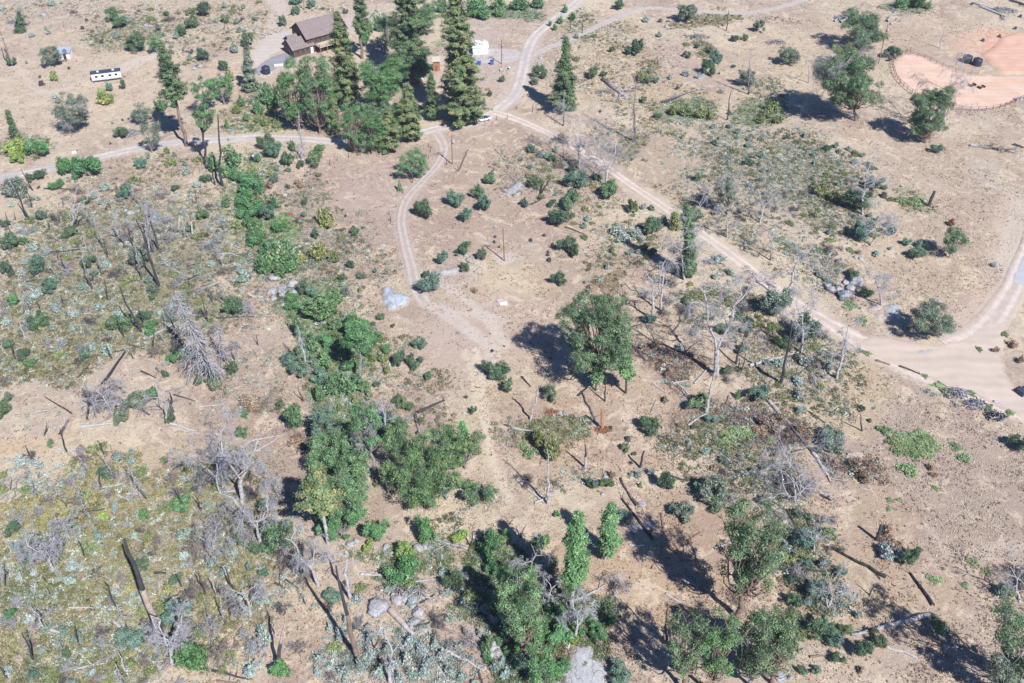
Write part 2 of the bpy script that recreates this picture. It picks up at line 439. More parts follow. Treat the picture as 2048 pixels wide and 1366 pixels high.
# (px, py, rx, ry, colour, cover 0..1): low living ground cover
VEG = [
    (1540, 850, 78, 44, (128, 100, 92), .95), (1700, 938, 62, 30, (138, 110, 90), .85), (1310, 700, 60, 30, (136, 108, 98), .7), (1345, 748, 60, 26, (136, 108, 98), .7), (1420, 845, 50, 26, (140, 112, 100), .6), (1775, 1062, 26, 16, (146, 114, 96), .7), (595, 888, 44, 24, (140, 96, 72), .9), (500, 805, 48, 30, (150, 134, 122), .9),
    (500, 340, 50, 40, (100, 140, 76), .6), (505, 420, 56, 60, (102, 142, 76), .6), (540, 500, 70, 50, (98, 134, 78), .6), (610, 600, 70, 60, (108, 140, 78), .85), (650, 680, 74, 70, (104, 138, 76), .9), (690, 780, 70, 60, (104, 140, 76), .9), (680, 880, 70, 90, (92, 132, 70), .9), (820, 1080, 130, 40, (112, 140, 74), .6), (1010, 1130, 80, 70, (98, 132, 70), .85), (1060, 1260, 80, 100, (94, 132, 68), .9),
    (240, 520, 270, 170, (144, 144, 104), .64), (250, 640, 220, 90, (134, 140, 88), .7), (330, 360, 200, 40, (156, 148, 112), .35), (420, 60, 140, 60, (146, 140, 104), .4), (150, 20, 170, 30, (150, 146, 108), .35), (620, 540, 180, 110, (134, 140, 98), .4), (600, 420, 60, 80, (132, 142, 96), .45), (1200, 130, 150, 60, (150, 140, 98), .3), (1300, 200, 120, 40, (158, 146, 100), .3), (1450, 420, 200, 60, (142, 142, 98), .35), (1460, 920, 130, 90, (130, 134, 92), .35), (1600, 760, 120, 60, (134, 142, 98), .4), (480, 760, 120, 60, (160, 150, 110), .25), (1100, 330, 110, 50, (140, 140, 96), .4),
    (230, 1150, 330, 260, (158, 158, 88), .58), (60, 1050, 130, 60, (172, 164, 78), .75), (150, 1040, 160, 40, (170, 162, 76), .7), (90, 1200, 110, 70, (122, 128, 62), .8), (20, 1190, 60, 40, (112, 126, 62), .8),
    (330, 960, 180, 60, (164, 156, 84), .6), (330, 1090, 160, 90, (160, 158, 92), .6), (230, 1050, 50, 50, (146, 142, 70), .8), (90, 1170, 40, 16, (138, 144, 60), .9), (440, 1250, 90, 60, (152, 148, 84), .6),
    (400, 1130, 90, 70, (150, 152, 86), .5), (120, 1320, 130, 60, (124, 134, 78), .7), (60, 1380, 90, 40, (120, 134, 76), .7),
    (130, 690, 130, 60, (132, 130, 74), .85), (180, 640, 120, 60, (140, 136, 84), .6), (120, 560, 130, 50, (150, 148, 96), .45), (230, 560, 100, 50, (128, 134, 86), .6), (40, 700, 60, 60, (134, 134, 78), .6),
    (330, 440, 130, 60, (150, 146, 100), .45), (400, 380, 90, 40, (150, 146, 104), .45), (300, 600, 60, 60, (138, 140, 84), .5), (250, 520, 90, 50, (140, 142, 100), .45), (260, 470, 80, 40, (156, 160, 130), .35),
    (500, 360, 44, 50, (118, 142, 88), .65), (515, 450, 50, 36, (116, 144, 80), .6), (560, 450, 30, 24, (100, 150, 70), .9), (600, 510, 70, 26, (98, 112, 72), .9), (690, 490, 40, 28, (104, 118, 76), .6),
    (520, 520, 50, 40, (112, 130, 84), .7), (640, 640, 60, 50, (110, 142, 76), .9), (650, 700, 60, 60, (114, 132, 78), .8), (690, 660, 70, 40, (100, 146, 72), .8), (740, 720, 60, 50, (104, 150, 70), .8), (700, 760, 70, 60, (116, 140, 84), .7),
    (660, 820, 45, 60, (116, 150, 80), .75), (690, 930, 60, 90, (92, 130, 74), .8), (830, 760, 80, 30, (150, 142, 98), .35), (830, 820, 90, 30, (142, 140, 92), .35), (800, 690, 40, 40, (140, 138, 90), .5),
    (500, 250, 60, 26, (120, 140, 80), .6), (470, 230, 40, 18, (168, 150, 86), .6), (520, 200, 50, 30, (112, 130, 80), .6), (640, 200, 60, 60, (96, 110, 70), .5), (740, 240, 90, 40, (98, 112, 66), .5),
    (1380, 225, 55, 18, (112, 136, 78), .8), (1330, 225, 30, 16, (124, 142, 84), .7), (1310, 260, 50, 30, (146, 144, 84), .5), (1290, 150, 22, 22, (112, 116, 60), .8), (1240, 110, 60, 22, (150, 140, 80), .5), (1200, 60, 70, 18, (140, 140, 86), .45), (1430, 35, 60, 14, (118, 106, 62), .8), (1370, 50, 40, 10, (140, 124, 72), .6), (1400, 110, 40, 18, (120, 114, 66), .7), (1400, 80, 30, 8, (120, 130, 66), .5),
    (1530, 230, 60, 26, (112, 140, 80), .8), (1520, 180, 50, 30, (126, 140, 92), .5), (1510, 320, 140, 70, (134, 140, 96), .5), (1600, 330, 120, 70, (120, 132, 84), .55), (1650, 390, 90, 50, (116, 130, 76), .6), (1560, 400, 80, 40, (132, 142, 100), .55), (1680, 440, 70, 40, (132, 138, 84), .5), (1450, 260, 60, 20, (140, 150, 96), .4),
    (1480, 480, 80, 40, (140, 144, 92), .4), (1620, 520, 60, 40, (150, 156, 130), .5), (1590, 560, 70, 40, (136, 140, 96), .35), (1250, 300, 30, 30, (126, 130, 60), .6), (1220, 270, 60, 20, (140, 142, 80), .35),
    (1090, 310, 60, 30, (126, 136, 84), .4), (1160, 400, 60, 26, (146, 144, 80), .4), (1260, 470, 80, 30, (136, 138, 88), .4), (1230, 510, 60, 30, (120, 130, 84), .4), (1200, 560, 30, 20, (138, 124, 66), .6), (1400, 600, 70, 40, (120, 130, 84), .5), (1470, 620, 60, 40, (112, 124, 76), .5), (1560, 700, 90, 40, (124, 132, 86), .5), (1640, 700, 60, 50, (130, 140, 110), .5), (1540, 760, 50, 30, (124, 140, 86), .5),
    (1120, 880, 40, 40, (126, 136, 72), .8), (1060, 900, 50, 50, (150, 152, 116), .4), (1420, 880, 70, 30, (112, 120, 70), .6), (1480, 900, 60, 40, (120, 136, 84), .5), (1440, 950, 50, 30, (116, 124, 80), .4), (1380, 760, 30, 20, (140, 140, 84), .3), (1500, 960, 60, 30, (114, 124, 80), .4),
    (1580, 1050, 60, 90, (104, 130, 78), .5), (1640, 1150, 50, 60, (112, 132, 90), .45), (1580, 1240, 60, 60, (120, 136, 84), .3),
    (850, 1100, 80, 30, (124, 144, 80), .5), (1000, 1090, 60, 40, (110, 134, 72), .7), (1080, 1240, 80, 60, (96, 134, 66), .8), (1180, 1265, 60, 24, (98, 132, 64), .8), (1060, 1330, 60, 50, (96, 132, 72), .8), (960, 1200, 60, 60, (120, 142, 84), .6), (1100, 1300, 60, 30, (140, 138, 72), .7), (800, 1170, 50, 30, (100, 136, 74), .7), (980, 1020, 60, 20, (140, 150, 90), .4), (900, 1030, 60, 14, (110, 130, 76), .5),
    (470, 60, 90, 40, (142, 140, 96), .35), (270, 60, 80, 40, (124, 132, 80), .6), (200, 60, 40, 20, (124, 134, 84), .4), (640, 10, 60, 14, (120, 136, 86), .3), (900, 60, 30, 50, (150, 164, 92), .6), (1000, 25, 80, 14, (106, 140, 88), .8), (780, 60, 40, 40, (116, 138, 88), .4),
    (1150, 40, 50, 30, (124, 134, 92), .5), (1560, 40, 70, 10, (140, 136, 86), .3), (1800, 12, 40, 14, (110, 140, 80), .7), (55, 300, 60, 24, (122, 144, 74), .6), (340, 320, 60, 16, (140, 140, 96), .4), (1830, 410, 34, 16, (150, 154, 92), .5), (1150, 985, 60, 20, (150, 146, 96), .3),
    (820, 1240, 80, 40, (150, 150, 110), .25), (780, 1350, 130, 40, (130, 146, 130), .4),
]
def patch_mask(px, py, rx, ry, x, y, wx, wy):
    cx, cy = flat_at(px, py)
    mx = rx / ppm(py)
    y0 = flat_at(px, min(py + ry, 1800))[1]; y1 = flat_at(px, max(py - ry, -700))[1]
    my = abs(y1 - y0) / 2
    d = np.sqrt(((x + wx - cx) / mx) ** 2 + ((y + wy - cy) / my) ** 2)
    return np.clip((1.25 - d) / 0.5, 0, 1)

def ground_fields(x, y):
    wx = (fbm(x / 14, y / 14, 21, 4) - .5) * 16; wy = (fbm(x / 14, y / 14, 43, 4) - .5) * 22
    base = gc(*TAN)[None] * np.ones((len(x), 1))
    n = fbm(x / 28, y / 28, 5, 5); n2 = fbm(x / 9, y / 9, 9, 4)
    for c, v in ((STRAW, np.clip((n - .48) * 6, 0, .75)), (BRN, np.clip((.47 - n) * 6, 0, .5)), (STRAW, np.clip((n2 - .55) * 5, 0, .5)), ((178, 152, 132), np.clip((.42 - n2) * 5, 0, .5))):
        base = base * (1 - v[:, None]) + gc(*c)[None] * v[:, None]
    for px, py, rx, ry, c, s in PATCH:
        m = patch_mask(px, py, rx, ry, x, y, wx, wy)[:, None] * s * (0.7 + 0.3 * n2[:, None])
        base = base * (1 - m) + gc(*c)[None] * m
    veg = np.zeros(len(x)); vc = np.ones((len(x), 1)) * gc(*OLV)[None]
    for px, py, rx, ry, c, s in VEG:
        m = patch_mask(px, py, rx, ry, x, y, wx, wy)
        k = (m * np.clip(s / (veg + s + 1e-6) * 1.3, 0, 1))[:, None]
        vc = vc * (1 - k) + gc(*[v_ * .86 + 36 for v_ in c])[None] * k
        veg = np.maximum(veg, m * s)
    return base, veg, vc

# ------------------------------------------------------------------ roads (centre lines in photo pixels, widths in metres)
ROAD_LINES = {
    'gravel_road': ([(1172, -14), (1150, 8), (1128, 26), (1095, 50), (1066, 78), (1052, 112), (1044, 150), (1030, 188), (1000, 216), (965, 238), (930, 248), (880, 256), (800, 275), (700, 284), (600, 278), (520, 275), (440, 280), (370, 284), (300, 292), (220, 309), (150, 326), (80, 341), (20, 352), (-60, 368)], 4.6, (218, 206, 194)),
    'ridge_road': ([(1046, 124), (1072, 106), (1110, 90), (1180, 60), (1235, 34), (1270, 20), (1310, 16), (1380, 21), (1480, 26), (1540, 19), (1600, 2), (1640, -14)], 2.7, (206, 196, 186)),
    'dirt_road': ([(985, 224), (1020, 234), (1070, 254), (1130, 284), (1200, 326), (1250, 361), (1330, 415), (1400, 465), (1470, 516), (1540, 570), (1600, 612), (1680, 660), (1760, 706), (1850, 748), (1950, 785), (2070, 832), (2140, 850)], [4.2, 4.2, 3.6, 3.4, 3.4, 3.4, 3.5, 3.7, 3.8, 4, 4.4, 5.5, 7, 8, 8, 7.5, 7], (226, 208, 190)),
    'two_track_trail': ([(862, 258), (880, 276), (888, 300), (876, 328), (846, 362), (814, 398), (803, 440), (810, 485), (822, 530), (832, 575), (850, 606)], [4.5, 3.8, 3.2, 2.8, 2.8, 2.8, 2.9, 2.9, 3.2, 3.6, 4.2], (208, 192, 178)),
    'side_lane': ([(1905, 700), (1950, 680), (1982, 645), (2008, 608), (2028, 575), (2042, 540), (2060, 500), (2075, 450)], [10, 8.5, 6.4, 5.6, 5.2, 5, 5, 5], (222, 206, 190)),
}
def catmull(P, step=1.2):
    P = [np.array(p[:2]) for p in P]; P = [2 * P[0] - P[1]] + P + [2 * P[-1] - P[-2]]
    out = []; ts = []
    for i in range(1, len(P) - 2):
        n = max(2, int(np.linalg.norm(P[i + 1] - P[i]) / step))
        for j in range(n):
            t = j / n
            out.append(0.5 * ((2 * P[i]) + (-P[i - 1] + P[i + 1]) * t + (2 * P[i - 1] - 5 * P[i] + 4 * P[i + 1] - P[i + 2]) * t * t + (-P[i - 1] + 3 * P[i] - 3 * P[i + 1] + P[i + 2]) * t ** 3))
            ts.append(i - 1 + t)
    out.append(P[-2]); ts.append(len(P) - 3)
    return np.array(out), np.array(ts)

ROADS = {}
for nm, (pts, w, c) in ROAD_LINES.items():
    P, T = catmull([at(*p) for p in pts])
    W = np.full(len(P), w, float) if not isinstance(w, list) else np.interp(T, np.arange(len(w)), w)
    ROADS[nm] = (P, W, c)
# faint worn tracks and pale bare strips painted by wear on the ground itself: (points, half width m, colour, strength)
WORN = [
    ([(212, -5), (160, 18), (110, 42), (60, 62), (0, 88)], .9, (212, 194, 172), .8), ([(308, -5), (318, 40), (338, 72), (362, 100)], .55, (214, 198, 178), .9),
    ([(15, 118), (45, 150), (75, 180), (105, 184), (160, 168), (230, 148), (310, 112)], 1.5, (216, 200, 178), .8), ([(240, 140), (312, 106)], 3.0, (214, 202, 186), .8),
    ([(545, -5), (560, 20), (545, 60), (528, 95), (516, 130)], 3.2, (212, 198, 182), .9), ([(120, 240), (110, 300), (95, 330)], 1.6, (204, 190, 170), .6),
    ([(822, 530), (850, 548), (890, 572), (935, 600), (975, 640), (1010, 690)], 1.4, (218, 204, 188), .75), ([(845, 596), (870, 618), (910, 640), (950, 670), (985, 700), (975, 760)], 1.8, (218, 204, 188), .75), ([(850, 606), (900, 622), (960, 630), (1010, 640)], 1.4, (216, 202, 186), .6), ([(1905, 1112), (1880, 1085), (1850, 1050)], .6, (206, 188, 168), .6), ([(1620, 960), (1640, 1000), (1700, 1040)], .4, (210, 190, 160), .5), ([(720, 395), (760, 410), (795, 440)], .4, (206, 188, 170), .5), ([(560, 790), (520, 800), (440, 806)], .5, (214, 198, 176), .6),
    ([(950, 700), (960, 760), (968, 830), (978, 880), (990, 930), (1020, 1000)], .9, (230, 214, 184), .75), ([(930, 700), (945, 760), (955, 830)], .6, (228, 212, 182), .65),
    ([(1040, 236), (1160, 232), (1200, 218), (1260, 185), (1330, 150), (1400, 140)], 1.0, (196, 170, 148), .7), ([(1330, 90), (1420, 66), (1520, 52), (1640, 30)], 1.6, (200, 178, 156), .5),
    ([(1905, 1110), (1960, 1106), (2060, 1085)], 1.3, (206, 188, 168), .8), ([(1850, 1080), (1905, 1110), (1950, 1190), (1975, 1260)], .8, (198, 178, 156), .6), ([(1760, 910), (1765, 1000), (1830, 1090)], 1.2, (196, 170, 142), .5),
    ([(2020, 380), (2005, 450), (1990, 520), (1960, 600), (1915, 640), (1840, 670), (1760, 668)], 2.0, (214, 190, 166), .7), ([(2048, 395), (2030, 470), (2015, 540)], 3.0, (216, 202, 182), .7),
    ([(640, 562), (690, 575), (770, 575)], .35, (214, 200, 172), .7), ([(700, 515), (760, 520), (790, 512)], .3, (220, 206, 170), .6), ([(270, 250), (420, 245)], .6, (190, 170, 150), .3),
    ([(0, 893), (60, 884), (140, 868)], 1.2, (216, 188, 150), .8), ([(1910, 268), (2048, 264)], .4, (220, 190, 160), .7),
]
base, veg, vc = ground_fields(GXf, GYf); worn = np.zeros(len(GXf))
for q in ((930, 665, 110, 60, .9), (860, 600, 70, 40, .8), (980, 700, 60, 40, .7), (1010, 523, 30, 17, 1), (950, 740, 50, 60, .5), (960, 130, 60, 100, .6), (570, 60, 60, 50, .5), (1940, 1120, 130, 26, .6), (1900, 960, 120, 120, .35), (700, 400, 110, 90, .3)): worn = np.maximum(worn, patch_mask(*q[:4], GXf, GYf, 0, 0) * q[4])
for pts, hw, c, s in WORN:
    P, _ = catmull([at(*p) for p in pts], 3)
    d = seg_dist(GXf, GYf, P) + (fbm(GXf / 1.6, GYf / 1.6, 77, 2) - .5) * 1.0
    m = (np.clip((hw + .5 - d) / .9, 0, 1) * s)[:, None]
    base = base * (1 - m) + gc(*c)[None] * m
    veg = veg * (1 - m[:, 0]); worn = np.maximum(worn, m[:, 0])
for nm, (P, W, c) in ROADS.items():
    d = seg_dist(GXf, GYf, P[::3]) + (fbm(GXf / 2.2, GYf / 2.2, 71, 3) - .5) * 1.6
    hw = float(np.mean(W)) / 2 if nm != 'dirt_road' else 2.0
    m = np.clip((hw + 1.2 - d) / 1.4, 0, 1)[:, None] * .8
    cc = gc(*[v * .97 for v in c])
    base = base * (1 - m) + cc[None] * m
    veg = veg * (1 - np.clip(m[:, 0] * 2, 0, 1)); worn = np.maximum(worn, m[:, 0])

Z = relief(GXf, GYf)
nx, ny = len(xs), len(ys)
idx = np.arange(nx * ny).reshape(ny, nx)
Q = np.stack([idx[:-1, :-1], idx[:-1, 1:], idx[1:, 1:], idx[1:, :-1]], -1).reshape(-1, 4)
me = mesh_np('ground', np.stack([GXf, GYf, Z], 1), Q, None, None, None, True, {'gcol': base, 'vcol': vc, 'gveg': veg, 'worn': worn})

def mat_ground():
    m, nt, b, out = new_mat('dry_grassland')
    ac = node(nt, 'ShaderNodeAttribute', attribute_name='gcol'); av = node(nt, 'ShaderNodeAttribute', attribute_name='vcol'); ag = node(nt, 'ShaderNodeAttribute', attribute_name='gveg')
    p = pos(nt)
    def shift(k, s=(1, 1, 1), rz=0.0):
        mp = nt.nodes.new('ShaderNodeMapping'); mp.inputs['Location'].default_value = (k * 13.7, k * 7.3, k * 3.1); mp.inputs['Scale'].default_value = s; mp.inputs['Rotation'].default_value = (0, 0, rz)
        nt.links.new(p, mp.inputs[0]); return mp.outputs[0]
    nA = noise_n(nt, .22, 9, .68, shift(1), 1.2); nB = noise_n(nt, .3, 9, .7, shift(2), 1.0); n2 = noise_n(nt, 2.2, 6, .75, p, .4); n1 = noise_n(nt, .7, 8, .72, shift(3), .6)
    nS = noise_n(nt, .9, 7, .75, shift(4, (1, 3.0, 1), .6), 1.6); nT = noise_n(nt, .8, 7, .75, shift(5, (3.0, 1, 1), .4), 1.6); n3 = noise_n(nt, 0.12, 5, 0.6, p)
    aw = node(nt, 'ShaderNodeAttribute', attribute_name='worn'); keep = ramp(nt, aw.outputs['Fac'], 0, 1, 1, .18)
    K = lambda f: math_n(nt, 'MULTIPLY', f, keep)
    c = ac.outputs['Color']
    # matted straw, browner brush, thin litter, worn soil
    c = mix_col(nt, K(ramp(nt, nA, .5, .62, 0, .8, True)), c, gc_straw)
    c = mix_col(nt, K(ramp(nt, nB, .52, .62, 0, .75, True)), c, gc_soil)
    c = mix_col(nt, K(ramp(nt, nS, .52, .64, 0, .65, True)), c, gc_straw)
    c = mix_col(nt, K(ramp(nt, nT, .54, .66, 0, .6, True)), c, gc_mauve)
    c = mix_col(nt, math_n(nt, 'MULTIPLY', ramp(nt, n2, .42, .3, 0, .7, True), ramp(nt, n1, .42, .55, 0, 1, True)), c, gc_litter)
    spots = ramp(nt, noise_n(nt, 1.3, 3, .6, shift(6), .3), .66, .74, 0, .6, True)
    c = mix_col(nt, K(spots), c, gc_litter)
    vg = math_n(nt, 'ADD', ag.outputs['Fac'], math_n(nt, 'MULTIPLY', math_n(nt, 'SUBTRACT', noise_n(nt, .55, 8, .74, p, 1.0), .5), 3.0))
    vmask = math_n(nt, 'MULTIPLY', ramp(nt, vg, .48, .74, 0, .85, True), ramp(nt, ag.outputs['Fac'], .05, .25, 0, 1))
    vcol = scale_col(nt, av.outputs['Color'], ramp(nt, noise_n(nt, 1.8, 7, .78, p), .32, .68, .6, 1.5))
    c = mix_col(nt, vmask, c, vcol)
    c = scale_col(nt, c, ramp(nt, noise_n(nt, 3.4, 6, .85, p), .32, .68, .78, 1.2))
    nt.links.new(c, b.inputs['Base Color'])
    b.inputs['Roughness'].default_value = 0.95; b.inputs['Specular IOR Level'].default_value = 0.15
    hsum = math_n(nt, 'ADD', math_n(nt, 'MULTIPLY', n2, .6), math_n(nt, 'ADD', n1, math_n(nt, 'MULTIPLY', vmask, .35)))
    bp = nt.nodes.new('ShaderNodeBump'); bp.inputs['Strength'].default_value = 1.0; bp.inputs['Distance'].default_value = 0.28
    nt.links.new(hsum, bp.inputs['Height']); nt.links.new(bp.outputs[0], b.inputs['Normal'])
    return m
gc_straw, gc_soil, gc_litter, gc_mauve = tuple(gc(230, 210, 176)), tuple(gc(180, 154, 134)), tuple(gc(128, 106, 92)), tuple(gc(180, 158, 146))
me.materials.append(mat_ground())
ground = bpy.data.objects.new('ground', me); link(ground); ground['kind'] = 'structure'

def mat_track(name, col, rut=(0.0,), grey=None):
    """packed dirt: pale wheel ruts, a browner crown, ragged edges that take the soil's colour"""
    m, nt, b, out = new_mat(name)
    ac = node(nt, 'ShaderNodeAttribute', attribute_name='across'); p = pos(nt)
    side = node(nt, 'ShaderNodeAttribute', attribute_name='gcol')
    n = noise_n(nt, .5, 7, .7, p); n2 = noise_n(nt, 4, 5, .75, p)
    rgb = node(nt, 'ShaderNodeRGB'); rgb.outputs[0].default_value = (*col, 1)
    wv = node(nt, 'ShaderNodeTexWave'); wv.inputs['Scale'].default_value = .9; wv.inputs['Distortion'].default_value = 1.5; wv.inputs['Detail'].default_value = 3
    cb = nt.nodes.new('ShaderNodeCombineXYZ'); nt.links.new(math_n(nt, 'MULTIPLY', ac.outputs['Fac'], 3.0), cb.inputs[0]); nt.links.new(math_n(nt, 'MULTIPLY', noise_n(nt, .3, 4, .6, p), 2.0), cb.inputs[1]); nt.links.new(cb.outputs[0], wv.inputs[0])
    ruts = ramp(nt, math_n(nt, 'ABSOLUTE', math_n(nt, 'SUBTRACT', math_n(nt, 'ABSOLUTE', ac.outputs['Fac']), .45)), .05, .3, 1.07, .88, True)
    ruts = math_n(nt, 'MULTIPLY', ruts, ramp(nt, wv.outputs['Fac'], 0, 1, .93, 1.05))
    c = scale_col(nt, rgb.outputs[0], math_n(nt, 'MULTIPLY', ruts, math_n(nt, 'MULTIPLY', ramp(nt, n, .3, .7, .82, 1.12), ramp(nt, n2, .3, .7, .84, 1.12))))
    if grey:
        c = mix_col(nt, ramp(nt, noise_n(nt, .13, 5, .65, p, .5), .5, .6, 0, .7, True), c, grey)
    e = math_n(nt, 'ADD', math_n(nt, 'ABSOLUTE', ac.outputs['Fac']), math_n(nt, 'MULTIPLY', math_n(nt, 'SUBTRACT', noise_n(nt, .7, 7, .75, p), .5), 1.9))
    soil = scale_col(nt, side.outputs['Color'], ramp(nt, n2, .3, .7, .75, 1.15))
    c = mix_col(nt, ramp(nt, e, .72, .98, 0, 1, True), c, soil)
    nt.links.new(c, b.inputs['Base Color']); b.inputs['Roughness'].default_value = .95; b.inputs['Specular IOR Level'].default_value = .12
    bp = nt.nodes.new('ShaderNodeBump'); bp.inputs['Strength'].default_value = .6; bp.inputs['Distance'].default_value = .1
    nt.links.new(n2, bp.inputs['Height']); nt.links.new(bp.outputs[0], b.inputs['Normal'])
    return m

for nm, (P, W, c) in ROADS.items():
    T = np.gradient(P, axis=0); T /= np.linalg.norm(T, axis=1, keepdims=True); N = np.stack([-T[:, 1], T[:, 0]], 1)
    K = 13; u = np.linspace(-1, 1, K)
    off = u[None, :] * (W[:, None] / 2) * 1.25
    X = P[:, None, 0] + N[:, None, 0] * off; Y = P[:, None, 1] + N[:, None, 1] * off
    Zr = relief(X.ravel(), Y.ravel()).reshape(X.shape) + {'gravel_road': .05, 'ridge_road': .04, 'dirt_road': .06, 'two_track_trail': .04, 'side_lane': .075}[nm]
    Zr[:, 0] -= .12; Zr[:, -1] -= .12
    V = np.stack([X.ravel(), Y.ravel(), Zr.ravel()], 1); m_ = len(P)
    ii = np.arange(m_ * K).reshape(m_, K)
    Q = np.stack([ii[:-1, :-1], ii[1:, :-1], ii[1:, 1:], ii[:-1, 1:]], -1).reshape(-1, 4)
    gb, gv, _ = ground_fields(V[:, 0], V[:, 1])
    me = mesh_np(nm, V, Q[:, ::-1], None, None, mat_track(nm, tuple(gc(*c)), grey=tuple(gc(190, 184, 180)) if nm in ('gravel_road',) else None), True,
                 {'across': np.tile(u * 1.12, m_), 'gcol': gb})
    o = bpy.data.objects.new(nm, me); link(o); o['kind'] = 'structure'

def area(name, pts, mat, off, step=1.2, jag=.35, kind='structure', dome=0.0, seed=0, wpts=None):  # wpts: the outline in metres
    """a sheet over the ground inside an outline, its rim ragged; dome lifts the middle"""
    P = [Vector((*p, 0)) for p in wpts] if wpts else [at(*p) for p in pts]
    out = []
    for a, b2 in zip(P, P[1:] + P[:1]):
        n = max(1, int((b2 - a).length / step))
        for j in range(n): out.append(np.array((a.x, a.y)) * (1 - j / n) + np.array((b2.x, b2.y)) * j / n)
    out = np.array(out)
    out[:, 0] += (fbm(out[:, 0] / 1.5, out[:, 1] / 1.5, 31 + seed, 3) - .5) * 2 * jag; out[:, 1] += (fbm(out[:, 0] / 1.5, out[:, 1] / 1.5, 61 + seed, 3) - .5) * 2 * jag
    lo, hi = out.min(0), out.max(0)
    gx, gy = np.meshgrid(np.arange(lo[0], hi[0], step), np.arange(lo[1], hi[1], step))
    q = np.stack([gx.ravel(), gy.ravel()], 1); q += rng.uniform(-.2, .2, q.shape) * step
    inside = np.zeros(len(q), bool); j = len(out) - 1
    for i in range(len(out)):
        xi, yi, xj, yj = *out[i], *out[j]
        c = ((yi > q[:, 1]) != (yj > q[:, 1])) & (q[:, 0] < (xj - xi) * (q[:, 1] - yi) / (yj - yi + 1e-12) + xi)
        inside ^= c; j = i
    q = q[inside]; d = seg_dist(q[:, 0], q[:, 1], np.vstack([out, out[:1]])); q = q[d > step * .45]; d = d[d > step * .45]
    allp = np.vstack([out, q]); n = len(out)
    vs, es, fs, *_ = delaunay_2d_cdt([Vector(p) for p in allp], [], [list(range(n))], 1, 1e-4)
    vs = np.array([tuple(v) for v in vs])
    dd = seg_dist(vs[:, 0], vs[:, 1], np.vstack([out, out[:1]]))
    z = relief(vs[:, 0], vs[:, 1]) + np.where(dd < 1e-3, -.06, off)
    if dome:
        z = z + dome * np.sqrt(np.clip(dd / 2.5, 0, 1)) * (.5 + 1.0 * fbm(vs[:, 0] / 2.2, vs[:, 1] / 2.2, 91 + seed, 3))
    me = bpy.data.meshes.new(name); me.from_pydata([(a, b_, c) for (a, b_), c in zip(vs, z)], [], fs)
    if me.polygons and me.polygons[0].normal.z < 0: me.flip_normals()
    for p_ in me.polygons: p_.use_smooth = True
    at_ = me.attributes.new('rim', 'FLOAT', 'POINT'); at_.data.foreach_set('value', dd.astype(np.float32))
    gb, gv, _ = ground_fields(vs[:, 0], vs[:, 1])
    a = me.color_attributes.new('gcol', 'FLOAT_COLOR', 'POINT'); a.data.foreach_set('color', np.concatenate([gb, np.ones((len(vs), 1))], 1).astype(np.float32).ravel())
    me.materials.append(mat)
    o = bpy.data.objects.new(name, me); link(o)
    if kind: o['kind'] = kind
    return o

def mat_soil(name, col, col2, scale=.35, rim=1.5, streak=0.0):
    m, nt, b, out = new_mat(name); p = pos(nt)
    n = noise_n(nt, scale, 7, .65, p, .5); n2 = noise_n(nt, 4, 5, .75, p)
    if streak:
        w = node(nt, 'ShaderNodeTexWave'); w.wave_type = 'RINGS'; w.inputs['Scale'].default_value = .035; w.inputs['Distortion'].default_value = 9; w.inputs['Detail'].default_value = 6; w.inputs['Detail Scale'].default_value = .35
        mp = nt.nodes.new('ShaderNodeMapping'); mp.inputs['Location'].default_value = (-110, -170, 0); nt.links.new(p, mp.inputs[0]); nt.links.new(mp.outputs[0], w.inputs[0])
        n = math_n(nt, 'ADD', math_n(nt, 'MULTIPLY', n, 1 - streak), math_n(nt, 'MULTIPLY', w.outputs['Fac'], streak))
    w2 = node(nt, 'ShaderNodeTexWave'); w2.wave_type = 'RINGS'; w2.inputs['Scale'].default_value = .11; w2.inputs['Distortion'].default_value = 7; w2.inputs['Detail'].default_value = 6; w2.inputs['Detail Scale'].default_value = .5; w2.inputs['Detail Roughness'].default_value = .7
    m2 = nt.nodes.new('ShaderNodeMapping'); m2.inputs['Location'].default_value = (-75, -170, 0) if not streak > .3 or name != 'arena_clay' else (-140, -260, 0); nt.links.new(p, m2.inputs[0]); nt.links.new(m2.outputs[0], w2.inputs[0])
    tracks = ramp(nt, w2.outputs['Fac'], 0, 1, .955 if 'arena' not in name else .98, 1.03)
    c = mix_col(nt, ramp(nt, n, .35, .65), tuple(gc(*col)), tuple(gc(*col2)))
    c = scale_col(nt, c, math_n(nt, 'MULTIPLY', ramp(nt, n2, .3, .7, .9, 1.08), tracks))
    r_ = node(nt, 'ShaderNodeAttribute', attribute_name='rim'); g_ = node(nt, 'ShaderNodeAttribute', attribute_name='gcol')
    e = math_n(nt, 'ADD', r_.outputs['Fac'], math_n(nt, 'MULTIPLY', math_n(nt, 'SUBTRACT', noise_n(nt, .6, 5, .7, p), .5), rim * 2))
    c = mix_col(nt, ramp(nt, e, 0, rim, 1, 0, True), c, g_.outputs['Color'])
    nt.links.new(c, b.inputs['Base Color']); b.inputs['Roughness'].default_value = .95; b.inputs['Specular IOR Level'].default_value = .12
    bp = nt.nodes.new('ShaderNodeBump'); bp.inputs['Strength'].default_value = .5; bp.inputs['Distance'].default_value = .1
    nt.links.new(n2, bp.inputs['Height']); nt.links.new(bp.outputs[0], b.inputs['Normal'])
    return m

